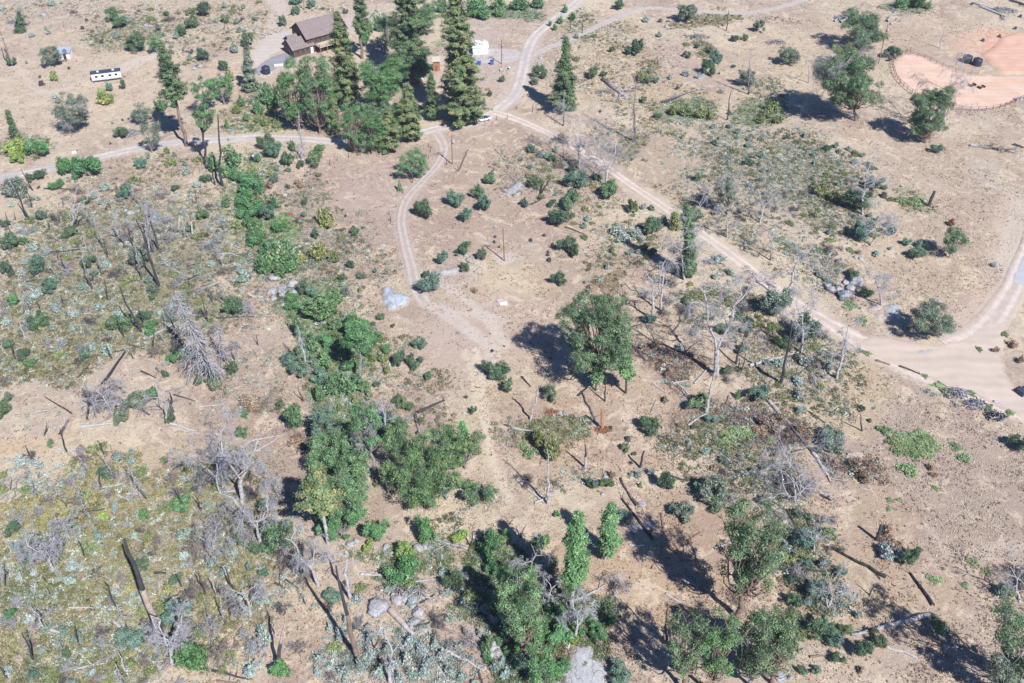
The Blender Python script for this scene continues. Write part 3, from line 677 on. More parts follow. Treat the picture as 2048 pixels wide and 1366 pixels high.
area('road_junction', [(1700, 690), (1740, 664), (1800, 676), (1870, 690), (1925, 672), (1975, 640), (2020, 640), (2010, 700), (2020, 760), (2060, 800), (2060, 850), (1960, 800), (1860, 762), (1760, 726)], mat_soil('junction_dirt', (208, 190, 172), (220, 202, 182), .25, 1.8, .2), .09, jag=.5)
area('paved_apron', [(1830, 700), (1850, 697), (1882, 694), (1880, 702), (1850, 712), (1832, 712)], mat_soil('worn_asphalt', (196, 192, 188), (186, 184, 182), .8, .7), .115, .7, .3)
area('paved_lane', [(2018, 566), (2030, 530), (2052, 495), (2080, 480), (2080, 560), (2052, 574)], mat_soil('worn_asphalt_lane', (186, 190, 196), (196, 196, 198), .5, .5), .11, .8, .25)
area('paved_lane_patch', [(1990, 630), (2008, 600), (2020, 578), (2036, 576), (2018, 606), (2000, 634)], mat_soil('worn_asphalt_patch', (178, 176, 178), (198, 192, 186), .6, .9), .11, .8, .4)
area('arena_ground', [(1806, 108), (1790, 122), (1786, 140), (1800, 166), (1838, 197), (1868, 208), (1915, 217), (1955, 221), (2000, 215), (2040, 200), (2090, 180), (2100, 150), (2010, 152), (1945, 149), (1918, 141), (1880, 128), (1845, 112), (1825, 106)], mat_soil('arena_clay', (228, 188, 156), (238, 206, 180), .16, .8, .1), .06, 1.5, .3)
area('scraped_clay_bank', [(1958, 108), (1985, 96), (2000, 74), (2024, 66), (2080, 62), (2100, 150), (2000, 150), (1978, 132)], mat_soil('scraped_clay', (230, 176, 142), (232, 192, 164), .2, 2.2, .1), .05, 1.5, .9, dome=.55)
area('driveway', [(512, 152), (505, 140), (528, 122), (545, 112), (574, 104), (600, 113), (592, 124), (560, 134), (535, 150)], mat_soil('asphalt_pad', (150, 152, 160), (166, 166, 172), .4, .6), .09, 1.0, .2)
area('driveway_apron', [(528, 70), (560, 62), (584, 60), (586, 80), (566, 100), (545, 110), (520, 126), (505, 138), (500, 118)], mat_soil('packed_apron', (212, 200, 188), (204, 192, 178), .3, .9), .06, 1.2, .3)
area('parking_pad', [(930, 108), (985, 94), (1044, 100), (1052, 120), (1010, 128), (950, 128)], mat_soil('gravel_pad', (206, 200, 196), (196, 186, 178), .3, 1.5), .05, 1.2, .5)
area('bare_yard', [(668, 40), (720, 28), (790, 26), (800, 50), (760, 60), (730, 70), (690, 66)], mat_soil('yard_dirt', (208, 194, 178), (202, 184, 164), .3, 1.5), .05, 1.2, .6)

# ------------------------------------------------------------------ rocks
def mat_rockbed():
    m, nt, b, out = new_mat('weathered_bedrock'); oi = nt.nodes.new('ShaderNodeObjectInfo'); p = pos(nt)
    n = noise_n(nt, .7, 9, .7, p, .8); n2 = noise_n(nt, 5.0, 4, .75, p)
    v = node(nt, 'ShaderNodeTexVoronoi'); v.feature = 'DISTANCE_TO_EDGE'; v.inputs['Scale'].default_value = .32; mp = nt.nodes.new('ShaderNodeMapping'); mp.inputs['Scale'].default_value = (1, .5, 1)
    nz = nt.nodes.new('ShaderNodeTexNoise'); nz.inputs['Scale'].default_value = .6; nz.inputs['Detail'].default_value = 6; nt.links.new(p, nz.inputs['Vector']); av = nt.nodes.new('ShaderNodeVectorMath'); av.operation = 'MULTIPLY_ADD'; nt.links.new(nz.outputs['Color'], av.inputs[0]); av.inputs[1].default_value = (3.5, 3.5, 0); nt.links.new(p, av.inputs[2]); nt.links.new(av.outputs[0], mp.inputs[0]); nt.links.new(mp.outputs[0], v.inputs['Vector'])
    crack = ramp(nt, v.outputs['Distance'], 0, .03, .68, 1, True)
    k = math_n(nt, 'MULTIPLY', crack, math_n(nt, 'MULTIPLY', ramp(nt, n, .3, .7, .72, 1.15), ramp(nt, n2, .3, .7, .86, 1.1)))
    c = scale_col(nt, oi.outputs['Color'], k)
    r_ = node(nt, 'ShaderNodeAttribute', attribute_name='rim'); g_ = node(nt, 'ShaderNodeAttribute', attribute_name='gcol')
    e = math_n(nt, 'ADD', r_.outputs['Fac'], math_n(nt, 'MULTIPLY', math_n(nt, 'SUBTRACT', noise_n(nt, .8, 6, .75, p, .6), .52), 5.0))
    c = mix_col(nt, ramp(nt, e, .25, .75, .9, 0, True), c, scale_col(nt, g_.outputs['Color'], ramp(nt, n2, .3, .7, .7, 1.1)))
    nt.links.new(c, b.inputs['Base Color']); b.inputs['Roughness'].default_value = .85
    bp = nt.nodes.new('ShaderNodeBump'); bp.inputs['Strength'].default_value = .9; bp.inputs['Distance'].default_value = .25
    nt.links.new(math_n(nt, 'ADD', n, crack), bp.inputs['Height']); nt.links.new(bp.outputs[0], b.inputs['Normal'])
    return m
ROCKBED = mat_rockbed()
def slab(pts, phrase, dome=.5, color=(196, 200, 206), seed=0, name='rock_slab', step=.8, label=None):
    o = area(name, pts, ROCKBED, .06, step, .55, None, dome, seed)
    o.color = (*S(*color, .74), 1)
    cx = sum(p[0] for p in pts) / len(pts); cy = sum(p[1] for p in pts) / len(pts)
    return register(o, phrase, 'rock', cx, cy, None, label)
slab([(761, 576), (772, 572), (782, 574), (790, 585), (806, 588), (822, 594), (818, 608), (808, 614), (792, 622), (778, 626), (770, 612), (763, 600)], '', .9, (190, 198, 208), 1, label='large domed pale grey rock slab beside the winding trail')
slab([(862, 548), (884, 538), (902, 536), (922, 528), (926, 540), (922, 552), (900, 552), (876, 556)], '', .25, (198, 196, 198), 2, label='low flat grey rock slab where the trail forks')
slab([(1280, 1046), (1300, 1038), (1318, 1040), (1322, 1050), (1300, 1060), (1288, 1068), (1262, 1072), (1246, 1064), (1250, 1050), (1268, 1042)], '', .3, (188, 190, 194), 3, label='small cracked flat rock slab under the black fallen log')
slab([(1140, 1300), (1155, 1290), (1180, 1286), (1194, 1300), (1196, 1318), (1222, 1338), (1216, 1390), (1100, 1390), (1106, 1350), (1130, 1330)], '', .35, (196, 196, 200), 4, step=1.0, label='wide weathered sheet of bedrock at the bottom edge beside green bushes')
slab([(1764, 612), (1784, 606), (1802, 610), (1806, 624), (1800, 642), (1782, 648), (1768, 630)], '', .4, (190, 192, 196), 5, label='broad grey rock outcrop beside the round oak below the dirt road bend')
slab([(1745, 628), (1762, 624), (1768, 638), (1754, 644)], '', .5, (204, 200, 196), 6, label='small pale rock beside the broad grey rock outcrop')
slab([(1736, 612), (1756, 608), (1764, 616), (1756, 622), (1740, 620)], '', .8, (176, 178, 184), 7, label='rounded grey boulder at the foot of the dead leaning tree')
slab([(1764, 668), (1776, 658), (1790, 654), (1796, 664), (1780, 672), (1766, 674)], '', .15, (206, 200, 194), 8, label='pale broken flat rock at the verge of the dirt road')
slab([(1008, 384), (1024, 368), (1046, 360), (1050, 372), (1034, 388), (1012, 396)], '', .3, (188, 190, 196), 9, label='grey flat rock under fallen dead branches near the diagonal dirt road')
slab([(980, 432), (998, 430), (1004, 436), (990, 440)], '', .2, (208, 204, 200), 10, label='small pale flat rock above the pole in the bare circle')

def boulder(px, py, w, phrase, color=(206, 200, 194), hr=.6, label=None, seed=0):
    """irregular block: a sphere pushed out along random facets"""
    p = at(px, py); r_ = w / ppm(py) / 2
    rs = np.random.default_rng(seed * 7 + int(px)); U, Vv = 22, 14
    th = np.linspace(0, 2 * math.pi, U, endpoint=False); ph = np.linspace(0.02, math.pi - .02, Vv)
    D = np.array([[math.sin(b) * math.cos(a), math.sin(b) * math.sin(a), math.cos(b)] for b in ph for a in th])
    nrm = rs.normal(size=(15, 3)); nrm /= np.linalg.norm(nrm, axis=1, keepdims=True); h = rs.uniform(.7, 1.05, 15)
    with np.errstate(divide='ignore', invalid='ignore'):
        t = np.where(D @ nrm.T > .05, h / (D @ nrm.T), 9).min(1)
    t = np.minimum(t, 1.2) * (1 + .06 * rs.normal(size=len(D)))
    V = D * t[:, None] * np.array([r_, r_ * rs.uniform(.75, 1.1), r_ * hr])
    ii = np.arange(U * Vv).reshape(Vv, U)
    Q = np.stack([ii[:-1], np.roll(ii[:-1], -1, 1), np.roll(ii[1:], -1, 1), ii[1:]], -1).reshape(-1, 4)
    V = np.vstack([V, [[0, 0, V[:U, 2].mean()]], [[0, 0, V[-U:, 2].mean()]]]); n = U * Vv
    T = [[n, ii[0, (i + 1) % U], ii[0, i]] for i in range(U)] + [[n + 1, ii[-1, i], ii[-1, (i + 1) % U]] for i in range(U)]
    me = mesh_np('boulder', V, Q[:, ::-1], T, None, ROCK, True)
    o = bpy.data.objects.new('boulder', me); o.location = p + Vector((0, 0, r_ * hr * .3)); o.rotation_euler = (rs.uniform(-.2, .2), rs.uniform(-.2, .2), rs.uniform(0, 6))
    o.color = (*S(*color, .6), 1); link(o)
    return register(o, phrase, 'rock', px, py, 'boulders and loose rocks', label)
for i, (x, y, w) in enumerate([(1655, 574, 18), (1664, 580, 24), (1688, 592, 34), (1712, 566, 28), (1702, 578, 22), (1692, 566, 16), (1676, 578, 18), (1706, 558, 18), (1548, 1350, 16), (1562, 1354, 22), (1580, 1356, 12), (1569, 1044, 12),
                               (756, 1216, 40), (752, 1226, 30), (797, 1200, 24), (812, 1196, 26), (822, 1204, 22), (836, 1226, 30), (828, 1214, 18), (830, 1244, 24), (822, 1252, 18), (848, 1260, 16), (986, 1296, 30), (978, 1308, 26), (994, 1310, 26),
                               (543, 584, 20), (566, 583, 18), (574, 590, 28), (584, 571, 24), (577, 601, 20), (560, 578, 14), (550, 558, 24), (592, 606, 16), (590, 584, 22), (570, 612, 14), (548, 598, 14),
                               (700, 1090, 18), (712, 1083, 14), (838, 1098, 22), (850, 1094, 16), (772, 1095, 16), (1283, 1010, 16), (1205, 988, 9), (1210, 955, 12), (262, 428, 16), (252, 422, 10), (109, 856, 9), (120, 852, 9),
                               (925, 508, 8), (935, 520, 10), (884, 515, 7), (715, 394, 6), (990, 454, 8), (978, 480, 7), (940, 524, 9), (932, 512, 10), (88, 32, 14), (80, 30, 9), (1334, 55, 10), (1082, 118, 8), (1710, 515, 10), (1722, 518, 10), (1078, 126, 7), (1147, 152, 9), (692, 800, 10), (440, 160, 10), (390, 138, 10), (402, 134, 12), (757, 22, 12), (648, 646, 8)]):
    boulder(x, y, w, ('pale angular boulder' if w > 20 else 'pale rock' if w > 12 else 'small pale stone'), (198 + (i * 37) % 10, 200, 200 + (i * 13) % 10), .62, seed=i)

# water of the creek pool among the boulders
def mat_water():
    m, nt, b, out = new_mat('creek_water'); b.inputs['Base Color'].default_value = (.035, .045, .03, 1); b.inputs['Roughness'].default_value = .08
    return m
wp = [at(*p) for p in ((552, 588), (560, 584), (568, 590), (566, 600), (556, 600))]
mb = MB(); zc = max(p.z for p in wp) + .05
mb.poly([(p.x, p.y, zc) for p in wp]); o = mb.build('water', mat_water()); o['kind'] = 'structure'

# ------------------------------------------------------------------ vegetation: leaf masses
GL = 1.0
def lc(r, g, b, k=1.0):
    c = np.array(S(r, g, b, GL * k)); return (c * .84 + c.mean() * .16 * np.array([.96, 1, 1.1])) * 1.52 * np.array([.99, 1, .99])
# leaf colours (each a list of tones mixed clump by clump)
TONES = {
    'oak':    [lc(96, 122, 84), lc(84, 112, 78), lc(112, 134, 92), lc(74, 100, 74), lc(126, 142, 96)],
    'oakyel': [lc(100, 128, 80), lc(88, 118, 76), lc(116, 140, 84), lc(78, 106, 70), lc(136, 136, 82)],
    'greyoak': [lc(112, 124, 104), lc(98, 114, 96), lc(128, 136, 116), lc(88, 104, 88)],
    'pine':   [lc(92, 116, 76), lc(80, 106, 72), lc(106, 124, 80), lc(68, 94, 68), lc(124, 122, 82)],
    'pinerust': [lc(96, 120, 76), lc(84, 110, 74), lc(112, 128, 78), lc(122, 124, 80), lc(146, 130, 82)],
    'cedar':  [lc(90, 128, 78), lc(78, 118, 72), lc(106, 140, 86), lc(120, 146, 94)],
    'bright': [lc(92, 136, 82), lc(80, 124, 76), lc(106, 146, 90), lc(74, 114, 72)],
    'lime':   [lc(130, 158, 78), lc(146, 164, 78), lc(114, 148, 76), lc(160, 166, 80)],
    'willow': [lc(104, 138, 92), lc(92, 128, 86), lc(118, 148, 98), lc(84, 116, 80)],
    'scrub':  [lc(84, 108, 80), lc(74, 98, 74), lc(98, 120, 88), lc(66, 90, 70)],
    'bluegreen': [lc(98, 126, 106), lc(88, 116, 98), lc(112, 138, 116)],
    'sage':   [lc(152, 164, 158), lc(140, 154, 150), lc(164, 174, 164), lc(118, 134, 128)],
    'sagegreen': [lc(130, 148, 138), lc(116, 136, 126), lc(144, 160, 150), lc(104, 124, 108)],
    'olive':  [lc(128, 136, 84), lc(114, 124, 78), lc(140, 144, 90), lc(104, 116, 74)],
    'dry':    [lc(150, 128, 106), lc(138, 116, 98), lc(164, 142, 118)],
    'rust':   [lc(176, 112, 84), lc(160, 100, 78), lc(186, 126, 94)],
    'yellow': [lc(150, 150, 86), lc(138, 142, 84), lc(160, 156, 94), lc(116, 132, 80)],
    'cactus': [lc(132, 152, 104), lc(116, 138, 90), lc(156, 166, 120), lc(98, 122, 80)],
    'straw':  [lc(216, 198, 152), lc(204, 184, 140), lc(190, 168, 128)],
    'greytwig': [lc(160, 154, 150), lc(146, 140, 138), lc(174, 168, 160)],
}
def tone_pick(kind, n, r):
    T = np.array(TONES[kind]); w = np.ones(len(T)); w[-1] = .12 if kind == 'oakyel' else .5; w /= w.sum()
    return T[r.choice(len(T), n, p=w)] * r.uniform(.62, 1.25, (n, 1))

def clumps(C, Nn, per, spread, size, kind, r, aspect=1.0, updir=None, bias=.95):
    """leaf clumps: around each centre C (outward direction Nn) `per` small leaves in a tuft of radius `spread`"""
    n = len(C); tone = tone_pick(kind, n, r)
    P = np.repeat(C, per, 0) + r.normal(size=(n * per, 3)) * spread * np.array([1, 1, .7])
    N = np.repeat(Nn, per, 0) * bias + r.normal(size=(n * per, 3)) * .45 + np.array([0, 0, .25])
    up = None
    if updir is not None: up = np.repeat(updir, per, 0) + r.normal(size=(n * per, 3)) * .3
    col = np.repeat(tone, per, 0) * r.uniform(.85, 1.15, (n * per, 1))
    return cards(P, N, size * r.uniform(.7, 1.3, n * per), col, r, aspect, up)

def leaf_mesh(name, groups):
    V = []; Q = []; C = []; n = 0
    for v, q, c in groups:
        V.append(v); Q.append(q + n); C.append(c); n += len(v)
    return mesh_np(name, np.concatenate(V), np.concatenate(Q), None, np.concatenate(C), LEAF)

def lobes_on(W, D, H, zc, n, r, rmin=.2, rmax=.36, low=-.5):
    """lobe centres and radii filling an uneven crown"""
    out = []; bites = r.normal(size=(5, 3)); bites /= np.linalg.norm(bites, axis=1, keepdims=True)
    for i in range(n):
        for _ in range(30):
            d = r.normal(size=3); d /= np.linalg.norm(d)
            if d[2] > low and (bites @ d).max() < .89: break
        f = r.uniform(.42, .98)
        e = np.sign(d) * np.abs(d) ** .72; out.append((np.array([e[0] * W / 2 * f, e[1] * D / 2 * f, zc + e[2] * H / 2 * f]), r.uniform(rmin, rmax) * min(W, D, H * 1.3) / 2 * 1.05))
    return out

def crown_from_lobes(lobes, dens, size, kind, r, per=9, spread=.28):
    C = []; N = []
    for c, rad in lobes:
        n = max(12, int(dens * rad * rad))
        d = r.normal(size=(n, 3)); d /= np.linalg.norm(d, axis=1, keepdims=True)
        d = d[(d[:, 2] > -.65)]
        rr = rad * (1 - .35 * r.random(len(d)) ** 2) * (1 + .12 * r.normal(size=len(d)))
        C.append(c + d * rr[:, None] * np.array([1, 1, .82])); N.append(d)
    C = np.concatenate(C); N = np.concatenate(N)
    keep = r.random(len(C)) < .93
    return clumps(C[keep], N[keep], per, spread, size, kind, r)

def curved(sg, p0, p1, r0, r1, col, r, n=5, wob=.06, col1=None):
    p0 = np.array(p0, float); p1 = np.array(p1, float); L = np.linalg.norm(p1 - p0); pts = [p0]
    off = np.zeros(3)
    for i in range(1, n):
        off = off * .5 + r.normal(size=3) * L * wob
        pts.append(p0 + (p1 - p0) * i / n + off)
    pts.append(p1)
    for i in range(n):
        a, b = i / n, (i + 1) / n
        ca = tuple(np.array(col) * (1 - a) + np.array(col1 or col) * a); cb = tuple(np.array(col) * (1 - b) + np.array(col1 or col) * b)
        sg.add(pts[i], pts[i + 1], r0 + (r1 - r0) * a, r0 + (r1 - r0) * b, ca, cb)
    return pts

BARKC = {'oak': S(140, 136, 134, .75), 'pine': S(128, 110, 98, .8), 'pale': S(194, 190, 192, .64), 'grey': S(172, 168, 170, .8), 'black': S(58, 58, 62, .8), 'char': S(74, 70, 70, .7), 'brown': S(132, 112, 100, .75), 'orange': S(180, 124, 88, .75), 'tan': S(174, 156, 146, .75), 'twig': S(184, 184, 190, .75), 'duntwig': S(160, 148, 142, .7), 'darktwig': S(112, 108, 110, .7)}

def make_tree(name, base, W, H, zlow, kind, r, form='oak', top=None, bark='oak', dead=0.0, dens=None, lean=(0, 0)):
    """trunk with limbs, and a crown of leaf clumps; zlow: height of the crown's underside"""
    t = empty(name, base)
    sg = Segs(); lx, ly = (top[0], top[1]) if top else lean
    bc = BARKC[bark]
    if form in ('oak', 'round'):
        Hc = H - zlow; zc = zlow + Hc / 2
        lob = lobes_on(W, W * r.uniform(.85, 1.0), Hc, zc, int((14 + W * 1.9 + Hc * .5) * (1.7 if form == 'round' else 1)), r, .14, .29, low=-.85)
        lob = [(c + np.array([lx * c[2] / H, ly * c[2] / H, 0]), q) for c, q in lob]
        fork = np.array([lx * zlow / H * .8, ly * zlow / H * .8, max(.8, zlow * .95)])
        tr = .013 * H + .03 * W ** .5
        curved(sg, (0, 0, -.2), fork, tr * 1.25, tr * .8, bc, r, 4, .03)
        for c, q in lob:
            mid = fork * .4 + c * .6 + np.array([0, 0, -.1 * Hc])
            curved(sg, fork, mid, tr * .45, tr * .22, bc, r, 3, .07)
            curved(sg, mid, c + (c - mid) * .35, tr * .22, .03, bc, r, 3, .08)
        g = [crown_from_lobes(lob, (dens or 17) * 1.15, .108, kind, r, 19, .27)]
        zmin = zlow
    elif form in ('pine', 'cedar', 'spire'):
        tr = .016 * H + .08
        curved(sg, (0, 0, -.2), (lx * .98, ly * .98, H * .99), tr, .04, bc, r, 8, .008)
        nb = int((H - zlow) * (12 if form == 'pine' else 10)); seed_ = r.integers(1000); C = []; N = []
        for i in range(nb):
            tt = (i + r.random()) / nb
            z = zlow + (H - zlow) * tt
            prof = {'pine': (1 - tt) ** .62 * (.55 + .45 * min(1, tt * 5 + .3)), 'cedar': (1 - tt) ** .8, 'spire': (1 - tt) ** .6 * (.6 + .4 * min(1, tt * 6 + .2))}[form]
            L = W / 2 * max(.14, prof) * r.uniform(.6, 1.1)
            a = r.uniform(0, 2 * math.pi); L *= .45 + 1.0 * float(vnoise(np.array([a * 1.1]), np.array([z * .45]), seed_)[0]); rise = {'pine': .18, 'cedar': -.05, 'spire': .15}[form] + .3 * tt + r.uniform(-.15, .15)
            d = np.array([math.cos(a), math.sin(a), rise]); o = np.array([lx * z / H, ly * z / H, z])
            tip = o + d * L + np.array([0, 0, -.06 * L])
            if L > .6: sg.add(o, tip, .02 + .012 * L, .015, bc)
            m = max(2, int(L * (3.6 if form == 'pine' else 4.6)))
            f = (np.arange(m) + .7) / m; f = .25 + .78 * f
            pts = o + (tip - o) * f[:, None] + r.normal(size=(m, 3)) * np.array([.22, .22, .12]) * (.4 + L * .18)
            C.append(pts); N.append(np.tile(d + np.array([0, 0, .8]), (m, 1)))
        C = np.concatenate(C); N = np.concatenate(N)
        g = [clumps(C, N, 18 if form == 'pine' else 15, .3, .125, kind, r, 1.5)]
        if form != 'pine':     # a filled body
            n = int(26 * W * (H - zlow) ** .9 / 6); tt = r.random(n) ** 1.3; a = r.uniform(0, 2 * math.pi, n); z = zlow + (H - zlow) * tt
            rad = W / 2 * ((1 - tt) ** .7) * r.uniform(.5, .8, n) * (.6 + .7 * vnoise(a * 1.1, z * .45, seed_))
            P = np.stack([np.cos(a) * rad + lx * z / H, np.sin(a) * rad + ly * z / H, z], 1)
            g.append(clumps(P, np.stack([np.cos(a), np.sin(a), np.full(n, .5)], 1), 15, .28, .115, kind, r))
    if dead:                    # grey dead limbs reaching through the leaves
        for i in range(int(dead)):
            a = r.uniform(0, 6.28); z = r.uniform(zlow, H * .9); o = np.array([lx * z / H, ly * z / H, z])
            twig_fan(sg, o, np.array([math.cos(a), math.sin(a), r.uniform(-.2, .7)]), W * .45, .09, r, BARKC['grey'])
    part('trunk', segs_mesh(sg, 'trunk', 6), t)
    part('crown', leaf_mesh('crown', g), t)
    return t

def twig_fan(sg, o, d, L, rad, r, col, depth=3, droop=.25):
    d = d / np.linalg.norm(d); p = np.array(o, float); n = 4
    for i in range(n):
        q = p + d * L / n; r1 = rad * (1 - .22)
        sg.add(p, q, rad, r1, col); p = q; rad = r1
        d = d + r.normal(size=3) * .16 + np.array([0, 0, -droop * .3 if depth < 3 else .02]); d /= np.linalg.norm(d)
        if depth > 0 and i > 0:
            for _ in range(2 if depth > 2 else 3 if depth > 1 else 4):
                dd = d + r.normal(size=3) * .75; dd /= np.linalg.norm(dd)
                twig_fan(sg, p, dd, L * r.uniform(.35, .6), rad * .5 if rad > .05 else max(rad * .7, .013), r, col, depth - 1, droop + .15)

def dead_oak(sg, H, W, r, col='grey', lx=0, ly=0, trunks=1, droop=.3, base_col=None, depth=3, nl=6, bare=.3, thick=1.0):
    """a bare branching tree; several trunks either rise from the root or, with a tall bare stem, from one fork"""
    one = trunks > 1 and bare >= .24; tr0 = (.012 * H + .07) * thick
    if one:
        F = np.array([lx * bare, ly * bare, H * bare]); curved(sg, (0, 0, -.2), F, tr0 * 1.5, tr0 * 1.15, BARKC[base_col or col], r, 6, .012, BARKC[col])
    for k in range(trunks):
        a0 = r.uniform(0, 6.28) if not one else k * math.pi + .25; sp = W * .12 * (trunks > 1)
        tr = tr0 / trunks ** .4; top = np.array([lx, ly, H * .95]) + r.normal(size=3) * np.array([.12, .12, .03]) * W
        if one:
            f = F; s = 1 if k % 2 else -1; top = np.array([lx + s * W * .26, ly + s * W * .05, H * (.98 if s < 0 else .9)]); tr = tr0 * .85
        else:
            hf = H * bare * r.uniform(.8, 1.2); f = np.array([lx * bare + math.cos(a0) * sp, ly * bare + math.sin(a0) * sp, hf])
            curved(sg, (0, 0, -.2), f, tr * 1.3, tr * .9, BARKC[base_col or col], r, 5, .022, BARKC[col])
        mids = curved(sg, f, top, tr * .8, .03 if not one else .09, BARKC[col], r, 6, .035)
        m = max(3, nl // trunks)
        for i in range(m):
            o = mids[min(5, (1 if one else 0) + int(i / m * 5.5))]; a = a0 + i * 2.4 + r.uniform(-.4, .4)
            d = np.array([math.cos(a), math.sin(a), r.uniform(.25, 1.0)])
            twig_fan(sg, o, d, W * r.uniform(.36, .6) * (.75 if one else 1), tr * .42, r, BARKC['twig' if col != 'pale' else 'pale'], depth, droop)

def dead_conifer(sg, H, W, r, col='grey', lx=0, ly=0, zlow=.12, base='black', dense=5.0, droop=.8, thick=1.0):
    tr = (.014 * H + .07) * thick
    curved(sg, (0, 0, -.2), (lx, ly, H), tr, .05, BARKC[base], r, 8, .012, BARKC[col])
    nb = int(H * (1 - zlow) * dense)
    for i in range(nb):
        tt = r.random(); z = H * (zlow + (1 - zlow) * tt); o = np.array([lx * z / H, ly * z / H, z])
        a = r.uniform(0, 6.28); L = W / 2 * (1 - tt * .8) * r.uniform(.3, 1.15) * (.5 + .9 * float(vnoise(np.array([a * 1.3]), np.array([z * .5]), int(H * 10))[0]))
        d = np.array([math.cos(a), math.sin(a), .25]); p = o
        rr = .05 * thick
        for j in range(4):
            q = p + d / np.linalg.norm(d) * L / 4; sg.add(p, q, rr, rr * .75, BARKC['twig' if i % 3 else 'duntwig']); p = q; rr *= .75
            d = d + np.array([0, 0, -droop * .45]) + r.normal(size=3) * .12
            if j > 0:
                for _ in range(2):
                    dd = d + r.normal(size=3) * .5; dd /= np.linalg.norm(dd); sg.add(p, p + dd * L * .3, .026 * thick, .014, BARKC['twig'])

def burnt_pole(sg, H, r, col='black', lx=0, ly=0, rad=None, stubs=6, top=None, split=.5, taper=.35):
    tr = rad or (.015 * H + .11)
    if top:
        m = np.array([lx, ly, H]) * split; a = curved(sg, (0, 0, -.2), m, tr, tr * .8, BARKC[col], r, 4, .008); pts = a[:3] + curved(sg, m, (lx, ly, H), tr * .8, tr * .3, BARKC[top], r, 4, .01)
    else: pts = curved(sg, (0, 0, -.2), (lx, ly, H), tr, tr * taper, BARKC[col], r, 6, .015)
    for i in range(stubs):
        p = np.array(pts[r.integers(1, 6)]) + r.normal(size=3) * .05; a = r.uniform(0, 6.28); L = r.uniform(.3, 1.1)
        sg.add(p, p + np.array([math.cos(a) * L, math.sin(a) * L, r.uniform(-.1, .5) * L]), .04, .02, BARKC[top or col])

# ---------------- shrubs: shared shapes for each look, every bush its own object
def shrub_proto(kind, form, seed, n=130):
    r = np.random.default_rng(seed); g = []
    if form == 'dome':        # dense rounded scrub oak, unit: width 2 m, height about 1.7
        sx, sy = r.uniform(.8, 1.15, 2); lob = lobes_on(1.9 * sx, 1.9 * sy, 1.5, .68, 16, r, .13, .44, -.3)
        C = []; N = []
        for c, q in lob:
            m = n // 9; d = r.normal(size=(m, 3)); d /= np.linalg.norm(d, axis=1, keepdims=True)
            C.append(c + d * q * r.uniform(.7, 1.1, (m, 1))); N.append(d)
        C = np.concatenate(C); N = np.concatenate(N); k = C[:, 2] > .03
        g.append(clumps(C[k], N[k], 14, .09, .046, kind, r, 1.1))
    elif form == 'spray':     # upright stems fanning out: sagebrush, willow
        m = n; a = r.uniform(0, 6.28, m); tilt = r.random(m) ** .7 * 1.15; L = r.uniform(.7, 1.15, m) * (1 - .25 * tilt)
        d = np.stack([np.cos(a) * np.sin(tilt), np.sin(a) * np.sin(tilt), np.cos(tilt) * .95], 1)
        ls = 1 + .28 * np.sin(a * 2 + seed) + .2 * np.sin(a * 3 + seed * 2.3); L = L * ls * r.uniform(.75, 1.1, m)
        for f in (.45, .7, .92):
            g.append(clumps(d * (L * f)[:, None] + np.array([0, 0, .05]), d * .3 + r.normal(size=d.shape) * .5, 4, .05, .042, kind, r, 2.4, d))
    elif form == 'low':       # ragged low mat
        m = n; a = r.uniform(0, 6.28, m); q = np.sqrt(r.random(m)) * (1 + .3 * np.sin(a * 3 + seed) + .2 * np.sin(a * 5 + seed)); C = np.stack([np.cos(a) * q, np.sin(a) * q, .12 + .3 * r.random(m) * (1.1 - q)], 1)
        g.append(clumps(C, np.tile([0, 0, 1.0], (m, 1)) + r.normal(size=(m, 3)) * .3, 6, .08, .06, kind, r, 1.4))
    elif form == 'cone':      # small young conifer
        m = n; t = r.random(m) ** 1.3; a = r.uniform(0, 6.28, m); q = (1 - t) ** .8 * r.uniform(.55, 1.05, m)
        C = np.stack([np.cos(a) * q, np.sin(a) * q, .1 + 2.1 * t], 1)
        g.append(clumps(C, np.stack([np.cos(a), np.sin(a), np.full(m, .6)], 1), 8, .09, .065, kind, r, 1.4))
    sg = Segs()
    for i in range(7):
        a = r.uniform(0, 6.28); L = r.uniform(.5, .95) * (.3 if form == 'low' else 1); sg.add((0, 0, -.05), (math.cos(a) * L * .6, math.sin(a) * L * .6, L), .05, .02, BARKC['brown'])
    return leaf_mesh('leaves', g), segs_mesh(sg, 'stems', 4)
PROTO = {}
def proto(kind, form, r):
    k = (kind, form)
    if k not in PROTO:
        n = {'dome': 230, 'spray': 190, 'low': 200, 'cone': 220}[form]
        PROTO[k] = [shrub_proto(kind, form, 100 + 17 * i + len(PROTO), n) for i in range(6)]
    return PROTO[k][r.integers(6)]

